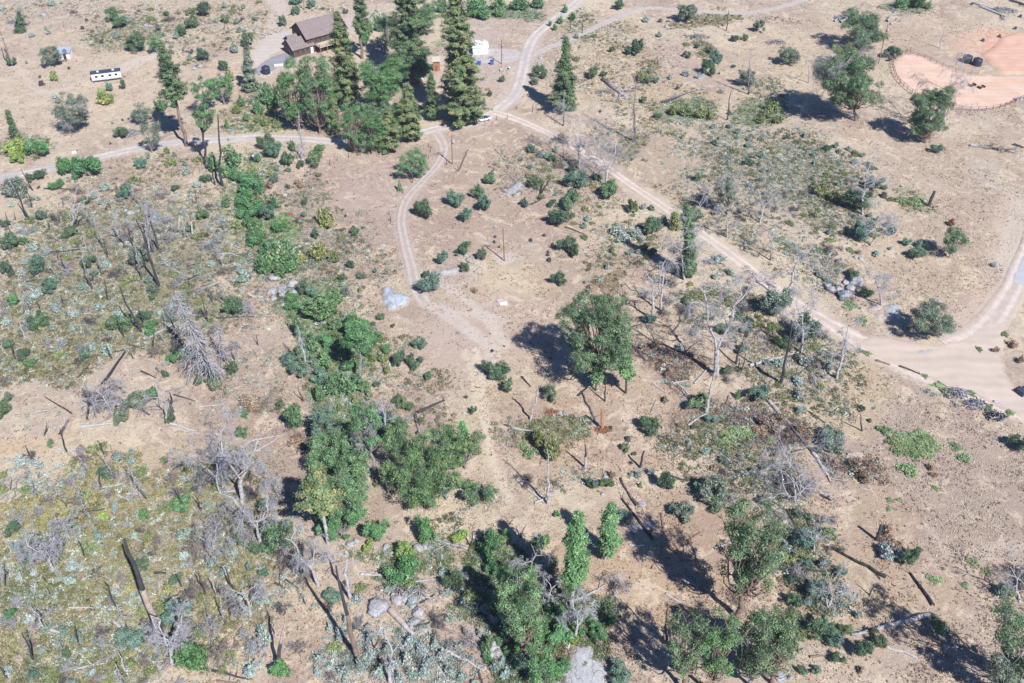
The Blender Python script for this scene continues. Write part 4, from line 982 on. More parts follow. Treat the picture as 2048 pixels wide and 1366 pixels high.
SHRUB_KIND = {   # code: (object name, tones, form, height ratio, phrase, category, group)
    'O': ('scrub_oak', 'scrub', 'dome', .8, 'dark green scrub oak', 'bush', 'scrub oaks dotted over the dry ground'),
    'B': ('scrub_oak', 'bluegreen', 'dome', .75, 'blue-green scrub oak', 'bush', 'scrub oaks dotted over the dry ground'),
    'S': ('sagebrush', 'sage', 'spray', .62, 'pale grey sagebrush', 'bush', 'sagebrush bushes'),
    'T': ('sagebrush', 'sagegreen', 'spray', .62, 'grey-green sagebrush', 'bush', 'sagebrush bushes'),
    'W': ('willow_bush', 'willow', 'spray', .85, 'green willow bush', 'bush', 'willow bushes along the creek'),
    'G': ('leafy_bush', 'bright', 'dome', .8, 'bright green bush', 'bush', 'bright green bushes'),
    'L': ('leafy_bush', 'lime', 'dome', .75, 'lime yellow-green bush', 'bush', 'bright green bushes'),
    'V': ('low_bush', 'olive', 'low', .38, 'low olive bush', 'bush', 'low olive bushes'),
    'D': ('dry_bush', 'dry', 'spray', .6, 'dry brown bush', 'bush', 'dry brown bushes'),
    'M': ('leafy_bush', 'olive', 'spray', .8, 'olive green leafy bush', 'bush', 'bright green bushes'),
    'N': ('young_conifer', 'cedar', 'cone', 1.0, 'young green conifer', 'tree', 'young conifers'),
    'C': ('prickly_pear', 'cactus', 'low', .34, 'pale prickly pear clump', 'cactus', 'prickly pear clumps'),
    'Y': ('leafy_bush', 'yellow', 'spray', .8, 'yellowing olive bush', 'bush', 'bright green bushes'),
}
sr = np.random.default_rng(77)
OCC = []
def shrub(code, px, py, w, h=None, tint=None, label=None, group=None, phrase=None, r=sr):
    """a bush whose outline in the photo is centred at (px, py), w pixels wide and about h tall"""
    name, tones, form, hr, ph, cat, grp = SHRUB_KIND[code]
    W = w / ppm(py); Hm = W * hr * (1 if h is None else np.clip(h / (w * .82), .6, 2.2))
    b = at(px, py + .36 * Hm * ppv(py))
    if code == 'O': tones = ['scrub', 'scrub', 'oak', 'greyoak', 'bluegreen', 'oak'][int(px * 7 + py * 3) % 6]
    leaves, stems = proto(tones, form, r)
    o = bpy.data.objects.new(name, leaves); link(o)
    o.location = b; o.rotation_euler = (0, 0, r.uniform(0, 6.28)); zs = {'dome': 1.5, 'spray': 1.05, 'low': .45, 'cone': 2.2}[form]
    an = r.uniform(.8, 1.22); o.scale = (W / 2 * .95 * an, W / 2 * .95 / an, Hm / zs)
    v = r.uniform(.82, 1.15); tc = tint or (r.uniform(.93, 1.08), 1, r.uniform(.92, 1.08)); o.color = (v * tc[0], v * tc[1], v * tc[2], 1)
    if w > 26:
        s = bpy.data.objects.new('stems', stems); s.color = (1, 1, 1, 1); link(s, o)
    OCC.append((px, py, w))
    size = 'large' if W > 4.6 else 'small' if W < 2.2 else ''
    register(o, phrase or (size + ' ' + ph).strip(), cat, px, py, group or grp, label)
    return o

def shrubs(code, lst):
    for q in lst: shrub(code, *q)
fr0 = np.random.default_rng(31)

# ------------------------------------------------------------------ living trees: (base px, base py, top px, top py, width px, crown bottom py, tones, form, extras)
tr_ = np.random.default_rng(2024)
def tree(bx, by, tx, ty, w, cb, kind, form, phrase, label=None, bark=None, dead=0, dens=None, name=None, group=None, dy=0.0):
    b = at(bx, by); T = top_at(b, tx, ty); H = T.z - b.z
    my = (ty + cb) / 2
    W = w / ppm(by) * (1.1 if form == 'pine' else .97)
    zl = max(.3, top_at(b, bx, cb).z - b.z)
    n = name or {'pine': 'pine_tree', 'cedar': 'cedar_tree', 'spire': 'cedar_tree', 'oak': 'oak_tree', 'round': 'oak_tree'}[form]
    if form in ('oak', 'round'):     # the crown's outline has depth: its far and near rims show too
        zl = min(zl + W * .1, H * .6); H = max(H - W * .1, zl + W * .4)
    t = make_tree(n, b, W, H, min(zl, H * .8), kind, tr_, form, (T.x - b.x, dy), bark or ('pine' if form != 'oak' else 'oak'), dead, dens)
    OCC.append(((bx + tx) / 2, (by + ty) / 2, w))
    register(t, phrase, 'tree', bx, by, group, label)
    return t

tree(373, 292, 322, 92, 54, 200, 'pine', 'pine', '', 'tall pine leaning over the gravel road with a long bare trunk and shadow')
tree(697, 216, 673, 26, 66, 200, 'pinerust', 'pine', '', 'tall full pine directly in front of the brown gabled house')
tree(724, 117, 714, -60, 34, 66, 'pine', 'pine', '', 'slender tall pine with bare dark trunk beside the brown gabled house')
tree(815, 160, 818, -80, 74, 140, 'pine', 'pine', '', 'massive dark pine between the brown house and the brown shed')
tree(930, 246, 905, -36, 88, 240, 'pinerust', 'pine', '', 'tallest massive pine rising directly behind the parked white car')
tree(862, 238, 862, 148, 34, 232, 'pine', 'spire', '', 'short dense pine between the brown shed and the gravel road')
tree(826, 284, 812, 168, 54, 275, 'pinerust', 'pine', '', 'rust-tinged pine at the verge where the winding trail starts')
tree(777, 304, 777, 216, 52, 298, 'pinerust', 'pine', '', 'olive and rust pine beside the gravel road, beside the bright narrow cedar')
tree(707, 306, 700, 196, 46, 302, 'bright', 'round', '', 'bright green narrow tree rising in front of the gravel road')
tree(742, 306, 748, 214, 60, 300, 'cedar', 'round', '', 'mid green round tree by the gravel road beside the bright narrow tree', name='broadleaf_tree')
tree(598, 262, 582, 112, 66, 250, 'cedar', 'round', '', 'tall cottonwood beside the black driveway tank, above the dead grey conifer', name='cottonwood_tree', dens=20)
tree(640, 268, 626, 106, 66, 258, 'willow', 'round', '', 'tall cottonwood between the tank-side cottonwood and the pine before the house', name='cottonwood_tree', dens=20)
tree(668, 266, 664, 190, 36, 262, 'pinerust', 'spire', '', 'low rust-tinged conifer just behind the gravel road in the grove')
tree(756, 232, 762, 110, 88, 205, 'cedar', 'round', '', 'broad bright cottonwood in the middle of the grove below the house', name='cottonwood_tree', dens=20)
tree(820, 180, 822, 92, 84, 164, 'oak', 'round', '', 'dark broad oak crown beside the brown wooden shed')
tree(745, 262, 742, 205, 80, 250, 'oak', 'oak', '', 'dark green oak in the shade under the grove cottonwoods')
tree(800, 262, 802, 186, 50, 250, 'cedar', 'oak', '', 'mid green broadleaf tree in the grove behind the rust-tinged pines', name='broadleaf_tree')
tree(770, 110, 775, 22, 46, 100, 'willow', 'oak', '', 'grey-green willow tree behind the massive dark pine', name='willow_tree')
tree(850, 62, 852, 0, 56, 60, 'willow', 'oak', '', 'willow tree at the top edge between the two massive pines', name='willow_tree')
tree(1126, 224, 1133, 76, 50, 214, 'pine', 'pine', '', 'tall columnar conifer standing alone beside the diagonal dirt road')
tree(1142, 222, 1142, 166, 24, 220, 'pine', 'spire', '', 'short conifer pressed against the lone columnar conifer')
tree(1728, 100, 1735, 14, 88, 96, 'oak', 'oak', '', 'dark round oak beside the tall pole above the earthen arena')
tree(1698, 132, 1692, 82, 60, 126, 'olive', 'oak', '', 'olive green oak crown between the dark round oak and the big grey-limbed oak')
tree(1711, 241, 1694, 100, 116, 226, 'oak', 'round', '', 'big oak with grey dead limbs near the earthen arena fence', dead=9)
tree(1850, 286, 1880, 166, 80, 288, 'oak', 'round', '', 'dense leaning oak against the near fence of the arena', dens=24)
tree(1898, 515, 1920, 456, 54, 512, 'oak', 'oak', '', 'small oak with leaning grey trunk alone on the tan slope')
tree(1868, 672, 1868, 608, 82, 668, 'greyoak', 'oak', '', 'round dense oak beside the flat rock outcrop', dens=26)
tree(1194, 768, 1194, 590, 142, 738, 'oak', 'round', '', 'largest oak standing in the middle clearing with a wide dark shadow', dens=19)
tree(1191, 781, 1200, 716, 26, 760, 'cedar', 'spire', '', 'thin sapling at the foot of the clearing oak', bark='char')
tree(1251, 786, 1250, 698, 30, 758, 'cedar', 'pine', '', 'open young pine with burnt stem beside the clearing oak', bark='char')
for a in [(815, 960, 800, 878, 84, 950), (868, 950, 862, 852, 100, 944), (930, 938, 938, 868, 66, 930), (838, 1006, 826, 935, 92, 998), (892, 1000, 892, 938, 66, 990), (958, 1000, 962, 965, 72, 997), (775, 985, 782, 925, 46, 978), (800, 898, 790, 838, 50, 886), (905, 905, 905, 848, 46, 900), (850, 1016, 845, 972, 66, 1012)]:
    tree(*a, 'oakyel' if a[0] != 958 else 'oak', 'oak', 'crown of the sprawling oak thicket', group='oaks of the sprawling thicket')
tree(926, 893, 925, 845, 28, 890, 'bright', 'cedar', '', 'bright green conical cedar against the rim of the sprawling oak thicket')
tree(745, 958, 728, 798, 58, 905, 'bright', 'oak', '', 'bright green tree with grey drooping twigs hanging below its crown', name='broadleaf_tree', dead=5)
tree(656, 1086, 630, 930, 76, 1016, 'pinerust', 'pine', '', 'yellow-tipped pine with a bare grey trunk below the sprawling oak thicket', bark='grey')
tree(652, 890, 648, 815, 56, 884, 'bluegreen', 'round', '', 'blue-green willow at the upper end of the creek grove', name='willow_tree')
tree(660, 950, 655, 862, 84, 935, 'willow', 'round', '', 'broad green willow above the yellow-tipped pine', name='willow_tree')
tree(706, 985, 700, 905, 76, 980, 'willow', 'round', '', 'green willow between the yellow-tipped pine and the oak thicket', name='willow_tree')
tree(700, 1050, 690, 950, 78, 1040, 'willow', 'round', '', 'green willow on the far bank of the yellow-tipped pine trunk', name='willow_tree')
tree(686, 1078, 684, 1020, 60, 1070, 'bright', 'oak', '', 'bright green willow low behind the yellow-tipped pine trunk', name='willow_tree')
tree(720, 760, 716, 640, 66, 700, 'bright', 'oak', '', 'bright green tree on a grey trunk above the creek', name='broadleaf_tree')
tree(1143, 1212, 1156, 1026, 60, 1160, 'cedar', 'spire', '', 'tall green cedar with bare lower trunk below the sprawling oak thicket', bark='grey')
tree(1210, 1116, 1224, 1010, 48, 1098, 'cedar', 'spire', '', 'dense medium cedar beside the tall bare-trunked cedar', bark='grey')
tree(1368, 1378, 1382, 1222, 86, 1350, 'oak', 'oak', '', 'pale green irregular tree at the bottom edge on the far side from the dark oaks', bark='pine')
tree(1420, 1392, 1446, 1228, 74, 1360, 'cedar', 'oak', '', 'pale green tree at the bottom edge touching the dark oaks', bark='pine')
tree(1475, 1238, 1520, 1004, 112, 1190, 'oak', 'round', '', 'tall leaning oak with bent grey trunk above the bottom-edge trees', dens=19)
tree(1500, 1372, 1500, 1240, 70, 1360, 'oak', 'oak', '', 'dark oak hugging the pale green conifers at the bottom edge')
tree(1545, 1368, 1550, 1228, 110, 1352, 'oak', 'round', '', 'broad dark oak at the bottom edge beside the long grey log')
tree(2040, 1372, 2040, 1196, 110, 1360, 'oak', 'oak', '', 'oak in the bottom corner casting a wide blue shadow', dens=19)
tree(2010, 1400, 2006, 1310, 60, 1390, 'greyoak', 'oak', '', 'pale-leaved oak crown low in the bottom corner')
tree(1048, 1302, 1038, 1130, 92, 1290, 'willow', 'round', '', 'dense loose green tree dominating the lower creek bed', dens=20)
tree(1012, 1238, 1008, 1140, 54, 1230, 'cedar', 'oak', '', 'dense green tree shaded behind the lower creek tree')
tree(1080, 1372, 1078, 1296, 56, 1366, 'bright', 'oak', '', 'bright green tree at the bottom edge beside the bedrock sheet')
tree(153, 265, 134, 180, 68, 258, 'greyoak', 'oak', '', 'grey-green oak below the white travel trailer', dead=3)
tree(304, 306, 298, 232, 38, 300, 'greyoak', 'oak', '', 'narrow grey-green tree at the gravel road behind a dark shadow')
tree(282, 246, 282, 206, 50, 240, 'greyoak', 'oak', '', 'flat-topped grey-green tree above the narrow grey-green tree')
tree(410, 328, 405, 208, 46, 266, 'cedar', 'oak', '', 'green tree on a tall burnt black trunk beside the gravel road', bark='black', name='broadleaf_tree')
tree(412, 232, 408, 148, 52, 204, 'bright', 'oak', '', 'bright green cottonwood beside the yellow reeds', name='cottonwood_tree')
tree(448, 210, 446, 140, 40, 200, 'bright', 'oak', '', 'second bright cottonwood closer to the yellow reeds', name='cottonwood_tree')
tree(500, 182, 492, 94, 38, 178, 'greyoak', 'spire', '', 'grey-green conifer beside the driveway opposite the black tank')
tree(34, 282, 14, 222, 22, 278, 'pine', 'spire', '', 'narrow dark conifer alone near the photo edge above the gravel road')
tree(40, 64, 37, 25, 26, 62, 'scrub', 'cedar', '', 'small dark conifer alone high on the tan slope')
tree(105, 132, 100, 90, 54, 128, 'greyoak', 'oak', '', 'round oak in front of the small metal-roofed shed', dens=26)
tree(270, 104, 270, 62, 38, 100, 'oak', 'round', '', 'round dark oak above the white travel trailer', dens=26)
tree(224, 44, 220, 14, 30, 42, 'oak', 'round', '', 'dark oak uphill of the white travel trailer, upper of two', dens=26)
tree(238, 56, 238, 32, 28, 54, 'oak', 'round', '', 'dark oak uphill of the white travel trailer, lower of two', dens=26)
tree(314, 106, 310, 66, 30, 104, 'bright', 'oak', '', 'bright green tree just behind the leaning road pine', name='broadleaf_tree')
tree(825, 356, 824, 300, 62, 352, 'willow', 'oak', '', 'leafy green oak where the winding trail meets the grove', dens=24)
tree(1374, 44, 1375, 8, 40, 42, 'greyoak', 'round', '', 'round grey-green oak beside the ridge road', dens=28)
tree(1382, 555, 1372, 408, 36, 545, 'oak', 'spire', '', 'narrow dark green tree wrapped in dead twigs by the dirt road', dead=6, name='oak_tree')
tree(1352, 458, 1350, 424, 26, 456, 'olive', 'spire', '', 'small olive conifer at the edge of the dirt road')
tree(1390, 445, 1388, 420, 30, 443, 'oak', 'round', '', 'small dark oak across the dirt road from the olive conifer')
tree(1455, 430, 1452, 350, 52, 420, 'greyoak', 'oak', '', 'grey-green oak with dead drooping limbs at the brushfield edge', dead=5)
tree(1580, 112 + 16, 1580, 94, 38, 126, 'greyoak', 'round', '', 'round grey-green oak on pale grass near the charred log heap', dens=28)
tree(1497, 172, 1493, 134, 30, 170, 'greyoak', 'round', '', 'small grey oak behind a dead spindly conifer')

# ------------------------------------------------------------------ bushes: (centre px, centre py, width px[, height px])
shrubs('O', [(847, 424, 36, 36), (859, 573, 42, 38), (913, 401, 34, 34), (931, 431, 28, 30), (956, 388, 28), (970, 412, 30, 34), (980, 360, 28), (931, 492, 22), (922, 505, 22), (963, 512, 22, 28), (886, 520, 26, 24), (929, 537, 0 + 20),
             (991, 744, 42, 36), (1016, 776, 24, 34), (1150, 364, 40, 34), (1142, 405, 44, 36), (1116, 438, 44, 34), (1217, 385, 44, 40), (1073, 367, 26, 26), (1117, 560, 28, 26), (1135, 492, 34, 30), (1148, 506, 24, 30), (1303, 456, 38, 40), (1048, 408, 20, 16),
             (1265, 415, 24, 26), (1302, 417, 12), (1370, 540, 42, 36), (1545, 612, 60, 60), (1602, 668, 60, 56), (1100, 789, 28, 30), (1296, 856, 42, 34), (1391, 806, 46, 36), (1450, 743, 20), (1420, 838, 22), (1419, 1000 - 16, 56, 50), (1433, 1012, 32, 24),
             (1332, 966, 30, 44), (1186, 970, 24, 24), (1214, 970, 24), (1250, 896, 18), (1268, 908, 11), (1365, 1024, 44, 36), (1516, 792, 42, 40), (587, 837, 52, 54), (908, 1168, 34, 44), (1819, 1120, 42, 38), (1870, 1265 - 10, 30, 30), (1885, 1265, 22), (1640, 1262, 46, 44), (1660, 1280, 40, 34), (1722, 1300, 38, 42), (1752, 1276, 36, 26), (1586, 1207, 30, 30), (1584, 1158, 22), (1624, 1180, 40, 36), (1604, 1342, 22), (1630, 1342, 20), (1722, 818, 14), (1665, 880, 62, 26), (1636, 902, 14), (2038, 887, 44, 32), (1870, 300, 0 + 22, 18), (1782, 110, 34, 22), (1708, 405, 50, 40),
             (1720, 462, 46, 40), (1729, 590, 26), (1704, 552, 28, 18), (1845, 490, 0 + 22), (1813, 485, 18), (1828, 507, 34, 20), (1766, 375, 14), (1840, 508, 24), (1740, 372, 30), (1079, 148, 24, 26), (1068, 165, 18), (1187, 147, 28, 24), (1208, 150, 14), (1272, 98, 30, 30), (1254, 104, 18), (1415, 140, 26, 30), (1432, 120, 26, 30), (1518, 55, 26, 24), (1393, 356, 18), (1291, 164, 16), (1278, 162, 14), (1236, 12, 26, 16),
             (245, 268, 28, 26), (408, 112, 26, 26), (448, 133, 20, 22), (383, 48, 28, 28), (367, 66, 18), (408, 22, 30, 30), (318, 57, 15), (362, 62, 20), (220, 178, 13, 18), (247, 172, 15, 18), (26, 125, 20, 22), (497, 83, 22, 28), (1004, 160, 0 + 14, 12), (979, 188, 13), (958, 186, 12), (566, 46, 16, 20), (592, 24, 16, 18), (622, 10, 18, 16), (692, 24, 12), (595, 3, 30, 12),
             (25, 488, 38, 34), (50, 482, 18), (77, 645, 40, 32), (18, 540, 30, 28), (76, 536, 34, 36), (100, 574, 34, 24), (285, 520, 42, 42), (140, 467, 28, 20), (30, 395 - 16, 44, 34), (81, 6 + 345, 26, 20), (64, 357, 20), (250, 386, 30, 30), (242, 648, 40, 34), (288, 640, 30), (302, 650, 26), (305, 595, 16), (20, 690, 24, 20), (172, 710, 26, 28), (5, 826, 30, 36), (18, 797, 24), (331, 748, 16), (405, 763, 24, 18), (360, 708, 26, 28), (468, 742, 26, 34), (282, 803, 50, 28), (246, 835, 38, 26), (342, 834, 24, 24),
             (485, 866, 24, 24), (452, 955, 26, 28), (104, 888, 18), (470, 620, 40, 36), (435, 770, 34, 26), (553, 520, 20), (606, 576, 30, 26), (625, 585, 24, 24), (630, 470, 20), (538, 430, 34, 34), (536, 290, 30, 30), (632, 322, 30, 28), (578, 322, 30, 30), (550, 302, 34, 34), (550, 360, 0 + 20), (576, 374, 11), (638, 351, 11), (610, 405, 16), (609, 430, 14), (710, 465, 18, 14), (702, 530, 17, 18), (723, 552, 18, 15), (686, 556, 18, 14), (751, 543, 11), (670, 583, 16), (693, 586, 22, 20), (764, 635, 18, 18), (748, 648, 12), (786, 652, 10), (852, 550, 18, 15),
             (268, 1280, 0 + 56, 36), (560, 1075, 62, 48), (545, 1055, 30, 24), (670, 1192, 42, 24), (978, 745, 0 + 20), (948, 822, 14, 18), (932, 800 - 5, 9), (835, 728, 30, 20), (857, 755, 18, 22), (838, 690, 26, 22), (822, 720, 20, 22), (798, 740 - 20, 0 + 34, 30), (800, 805, 26, 22), (815, 815, 28, 20), (842, 840, 12), (560, 812, 18), (755, 770, 16)])
shrubs('B', [(1355, 1320 - 300, 0 + 30, 26), (1400, 975, 30, 30), (1250, 1030, 0 + 26, 20), (765, 845, 46, 44), (785, 870, 44, 44), (640, 735 + 22, 40, 30), (602, 745, 42, 38), (575, 722, 34, 22), (588, 715, 26), (1300, 640, 26), (1060, 300, 0 + 20), (1840, 618 + 40, 0 + 18), (1610, 1080, 50, 40), (1650, 1190, 30, 26), (365, 1225, 0 + 50, 50), (1235, 1330 + 26, 50, 40), (1440, 1000, 20)])
shrubs('G', [(757, 1070, 50, 56), (852, 1064, 46, 54), (980, 1100, 52, 60), (800, 1140, 66, 44), (145, 335, 40, 40), (180, 340, 52, 40), (80, 302, 38, 34), (115, 372, 24, 18), (728, 82, 22, 28), (505, 375, 50, 40), (490, 402, 44, 36), (500, 425, 46, 34), (480, 358, 36, 30), (515, 480, 40, 30), (540, 500, 36, 26), (508, 450, 36, 26), (560, 455, 30, 20), (1120, 1275, 60, 34), (1195, 1262, 40, 30), (1205, 1250, 14), (985, 1140, 0 + 30), (640, 300, 0 + 20), (310, 788, 26, 28), (62, 728, 0 + 0 + 22), (395, 1320, 70, 80), (25, 1230, 30), (380, 660 + 50, 30, 28), (350, 720, 28), (490, 835 - 4, 0 + 16), (30, 600, 26), (290, 1030, 0 + 22), (712, 660, 54, 50), (740, 680, 40, 40), (365, 1010, 40, 26), (300, 662, 26), (650, 1085 - 25, 40, 40), (1105, 360 - 40, 0 + 16), (1115, 1030, 0 + 16), (560, 1345, 44, 40)])
shrubs('L', [(812, 1106, 38, 48), (738, 1092, 26, 22), (922, 1076, 26, 26), (110, 155, 18, 20), (35, 300, 40, 32), (40, 318, 30), (80, 645 + 6, 26), (208, 1045 - 10, 0 + 20), (820, 1180 - 10, 0 + 18), (652, 448, 0 + 22), (215, 245 - 50, 0 + 36, 26), (420, 195, 20)])
shrubs('Y', [(655, 440, 52, 42), (640, 215 + 6, 0 + 26), (1225, 1000 - 500, 0 + 18), (720, 880 - 300, 0 + 14), (460, 155, 24, 24), (340, 1180, 30), (210, 205 - 4, 40, 24), (260, 1178, 0 + 24)])
shrubs('M', [(1105, 905, 52, 56), (1078, 882, 44, 50), (1370, 224, 44, 20), (1400, 228, 40, 20), (1345, 222, 34, 20), (1420, 232, 30, 16), (1535, 226, 44, 20), (1555, 240, 34, 16), (1520, 240, 30, 16), (1280, 152, 26, 22), (1545, 215, 40, 22), (640, 505, 60, 30), (670, 515, 40, 24), (600, 520, 40, 24), (1640, 380, 44, 30), (1668, 396, 34, 26)])
shrubs('W', [(648, 620, 90, 50), (670, 600, 46, 36), (600, 660, 36, 50), (625, 690, 40, 50), (560, 505, 76, 44), (530, 530, 60, 44), (580, 530, 56, 40), (655, 720, 44, 40), (690, 710, 40, 36), (672, 770, 70, 44), (700, 775, 50, 40), (640, 790, 40, 40), (735, 700, 36, 40), (715, 760, 30), (615, 620, 30, 40), (560, 545, 40, 36), (535, 200 - 6, 50, 40), (560, 190, 40, 40), (520, 220, 30, 30), (548, 210, 30), (735, 60, 40, 30), (760, 50, 30, 36), (950, 20, 60, 36), (970, 30, 40, 24), (1000, 12, 50, 24), (1040, 10, 50, 22), (1075, 8, 40, 20), (960, 5, 50, 24), (520, 470, 40), (1130, 20, 20, 14), (1145, 35, 20, 14), (1120, 42, 20, 14), (1110, 56, 16), (1830, 0, 60, 34), (1800, 8, 40, 20), (1855, 12, 20), (720, 650, 30), (1000, 25, 34, 20), (325, 212, 36, 26), (350, 250 - 40, 20), (430, 330, 46, 36), (470, 320, 50, 44), (455, 345, 40, 30), (885, 15, 30, 30), (1100, 48, 14)])
shrubs('S', [(765, 845 - 20, 30), (217, 706 - 4, 36, 30), (186, 695, 30), (118, 783 + 44, 14), (56, 826 + 6, 14), (54, 853, 14), (68, 925, 0 + 18), (45, 925, 40, 26), (80, 930, 30), (95, 505, 24), (68, 497, 28, 20), (24, 410, 18), (190, 392, 24, 18), (210, 375, 30, 20), (205, 405, 20), (330, 692 + 36, 16), (335, 725, 15), (315, 735, 10), (182, 498, 18), (50, 525, 20), (48, 547, 24, 26), (100, 533, 20), (74, 590, 34, 26), (60, 600, 30, 24), (110, 615, 30, 20), (115, 620, 24), (150, 630, 26, 16), (200, 615, 30, 20), (146, 658, 18, 22), (15, 645, 30, 20), (225, 610 - 6, 14), (212, 530, 24, 18), (240, 630, 26), (320, 625, 18, 16), (420, 556, 18, 18), (425, 530, 22, 20), (395, 370, 20), (330, 530 - 6, 24), (490, 555, 40, 36), (482, 540, 26), (462, 560, 14), (530, 580 - 42, 0 + 20), (140, 1150 + 12, 34, 24), (120, 1160, 20), (30, 1020, 0 + 16), (125, 968, 24, 22), (165, 950, 26, 18), (275, 1030 - 6, 16), (232, 1050, 14), (352, 1038, 20, 16), (318, 1040, 16), (270, 1072, 26, 16), (370, 1112, 30, 18), (470, 1105, 22, 18), (300, 1160, 18), (282, 1195, 20), (170, 1300, 18), (85, 1300, 22), (532, 1275, 44, 54), (525, 1240 + 18, 30), (515, 1330, 30), (660, 1256, 24, 22), (680, 1270, 34, 38), (605, 1196, 22, 16), (630, 1212, 18, 14), (692, 1240, 20, 24), (700, 1210, 16), (887, 1145, 26, 24), (900, 1238, 26, 24), (930, 1262, 18, 22), (960, 1268, 24, 24), (690, 1345, 34, 36), (640, 1320, 30, 30), (635, 1345, 26), (660, 1335, 20), (720, 1330, 30, 40), (740, 1280, 34, 34), (745, 1310, 30, 40), (760, 1345, 44, 34), (775, 1300, 30, 34), (790, 1330, 34, 36), (820, 1285, 40, 36), (815, 1320, 36, 40), (840, 1300, 30, 34), (850, 1340, 40, 36), (870, 1290, 30, 26), (885, 1310, 34, 30), (900, 1345, 40, 30), (925, 1355, 30, 24), (825, 1352, 36, 30), (800, 1358, 34, 30), (860, 1322, 30, 26), (735, 1255, 22), (990, 1335, 34, 36), (1010, 1350, 30, 30), (1005, 1320, 26), (750, 1270, 20), (500, 1345, 40, 34), (505, 1300, 24),
             (1303, 945, 20, 30), (1277, 950, 20, 26), (1262, 950, 16), (1378, 886, 16, 16), (1600, 820, 26, 22), (1631, 782, 14), (1597, 792 - 2, 30, 26), (1596, 763, 34, 18), (1556, 726, 30, 24), (1608, 725, 30, 26), (1658, 733, 26, 26), (1770, 1106, 52, 34), (1795, 1110, 28, 28), (1645, 1130, 28, 30), (2000, 1182, 40, 34), (2012, 1175, 24), (1715, 1210 + 20, 20, 28), (1752, 508, 24, 14), (1677, 521, 18, 13), (1843, 505 + 2, 14), (1780, 497, 13), (1780, 463, 26, 30), (1773, 450, 18), (1360, 700 - 4, 24, 20), (1388, 665, 26, 22), (1430, 550 + 3, 18, 20), (1232, 463, 36, 24), (1250, 477, 34, 24), (1272, 468, 30, 24), (1283, 480, 20), (1238, 480, 20), (1286, 414, 20, 14), (1328, 440, 20, 24), (1215, 534, 17, 18), (1435, 520, 46, 20), (1460, 545, 22, 20), (1655, 560, 20), (1670, 575, 22), (1685, 597, 20, 14), (1640, 550, 22), (1200, 560, 20, 12), (1987, 530, 18, 13), (1371, 148, 24, 14), (1397, 153, 18, 13), (1340, 155, 0 + 18, 12), (1153, 73, 16, 14), (1318, 70, 20, 14), (1291, 40, 20, 16), (1130, 75, 16), (1300, 143, 14), (92, 57, 12), (98, 65, 16, 12), (64, 71, 20, 11), (54, 125, 10), (110, 193, 20, 14), (470, 98, 26, 30), (450, 11, 18, 18), (5, 18, 18, 10), (225, 246, 10), (105, 7, 20), (258, 40, 20, 14), (1220, 265, 18, 10), (1095, 372 - 60, 24), (1065, 300, 20), (1110, 300, 18), (1080, 310, 20), (345, 615, 20)])
shrubs('D', [(540, 350 + 20, 26, 20), (600, 372 - 4, 30, 18), (1180, 578, 34, 16), (1150, 1060, 0 + 20), (1710, 935, 44, 30), (1726, 955, 40, 30), (1665, 925, 36, 26), (1540, 850, 60, 36), (1560, 838, 40, 26), (1520, 862, 40, 24), (1290, 700, 34, 20), (1340, 745, 36, 20), (1330, 720, 30, 16), (1310, 690, 26), (1775, 1062, 34, 22), (500, 800, 40, 26), (510, 815, 40, 24), (590, 885, 40, 20), (1225, 950, 24), (1330, 800, 0 + 22), (1720, 1340, 22, 18), (1600, 860, 30, 30), (438, 772, 30, 22), (950, 582, 20, 14), (200, 630 + 40, 0 + 16), (1362, 850, 20), (1430, 935, 30, 14), (2025, 690, 30, 18), (2040, 720, 24), (1990, 700, 20), (1860, 935, 24, 16), (1868, 950, 22, 14)])
shrub('D', 1901, 446, 24, 20, (1.2, .8, .66), 'rust-red dead bush on the bare tan slope above the small oak')
for i in range(26):
    a_ = i * 2.39996; q_ = math.sqrt((i + .5) / 26); shrub('C', 1830 + math.cos(a_) * q_ * 46, 889 + math.sin(a_) * q_ * 24, fr0.uniform(18, 28), None, None, None, 'prickly pears of the wide patch below the road')
shrubs('C', [(1770, 860, 26, 30), (1814, 938, 34, 26), (1928, 915, 26, 18), (1912, 893, 24, 14), (1945, 1123, 24, 16), (1972, 1143, 20, 12), (1480, 862, 36, 26), (1462, 880, 30, 20), (1500, 870, 24, 18), (1450, 866, 18), (1800, 400, 22, 22), (1828, 402, 36, 18), (1700, 610, 30, 16), (1725, 640, 24), (1540, 900 - 20, 0 + 20), (1060, 905, 30, 30), (1045, 890, 24), (1440, 885, 22, 18), (1560, 1048, 20, 14), (1930, 1170, 16), (1868, 1158, 26, 14), (1958, 700 - 2, 0 + 14), (2010, 668, 16), (1735, 706, 16, 10), (1720, 702, 14), (1850, 752, 14, 8), (1875, 770, 20, 10), (1890, 782, 20), (1940, 785, 18), (1975, 815, 20), (2020, 825, 18), (1780, 1000, 14, 8), (1800, 1000, 12, 8), (1778, 1018, 12), (1870, 975, 14), (1700, 500, 16, 14), (1560, 480, 24, 14), (1580, 490, 24, 14), (1640, 500, 20), (1660, 480, 20)])
shrubs('N', [(920, 870 + 600, 0 + 10)] if False else [(1475, 790, 0 + 14, 18), (800, 380 - 6, 12, 20), (150, 1050, 0 + 14), (1280, 790 + 180, 10, 12), (1012, 1070, 24, 24), (455, 250, 12, 16)])

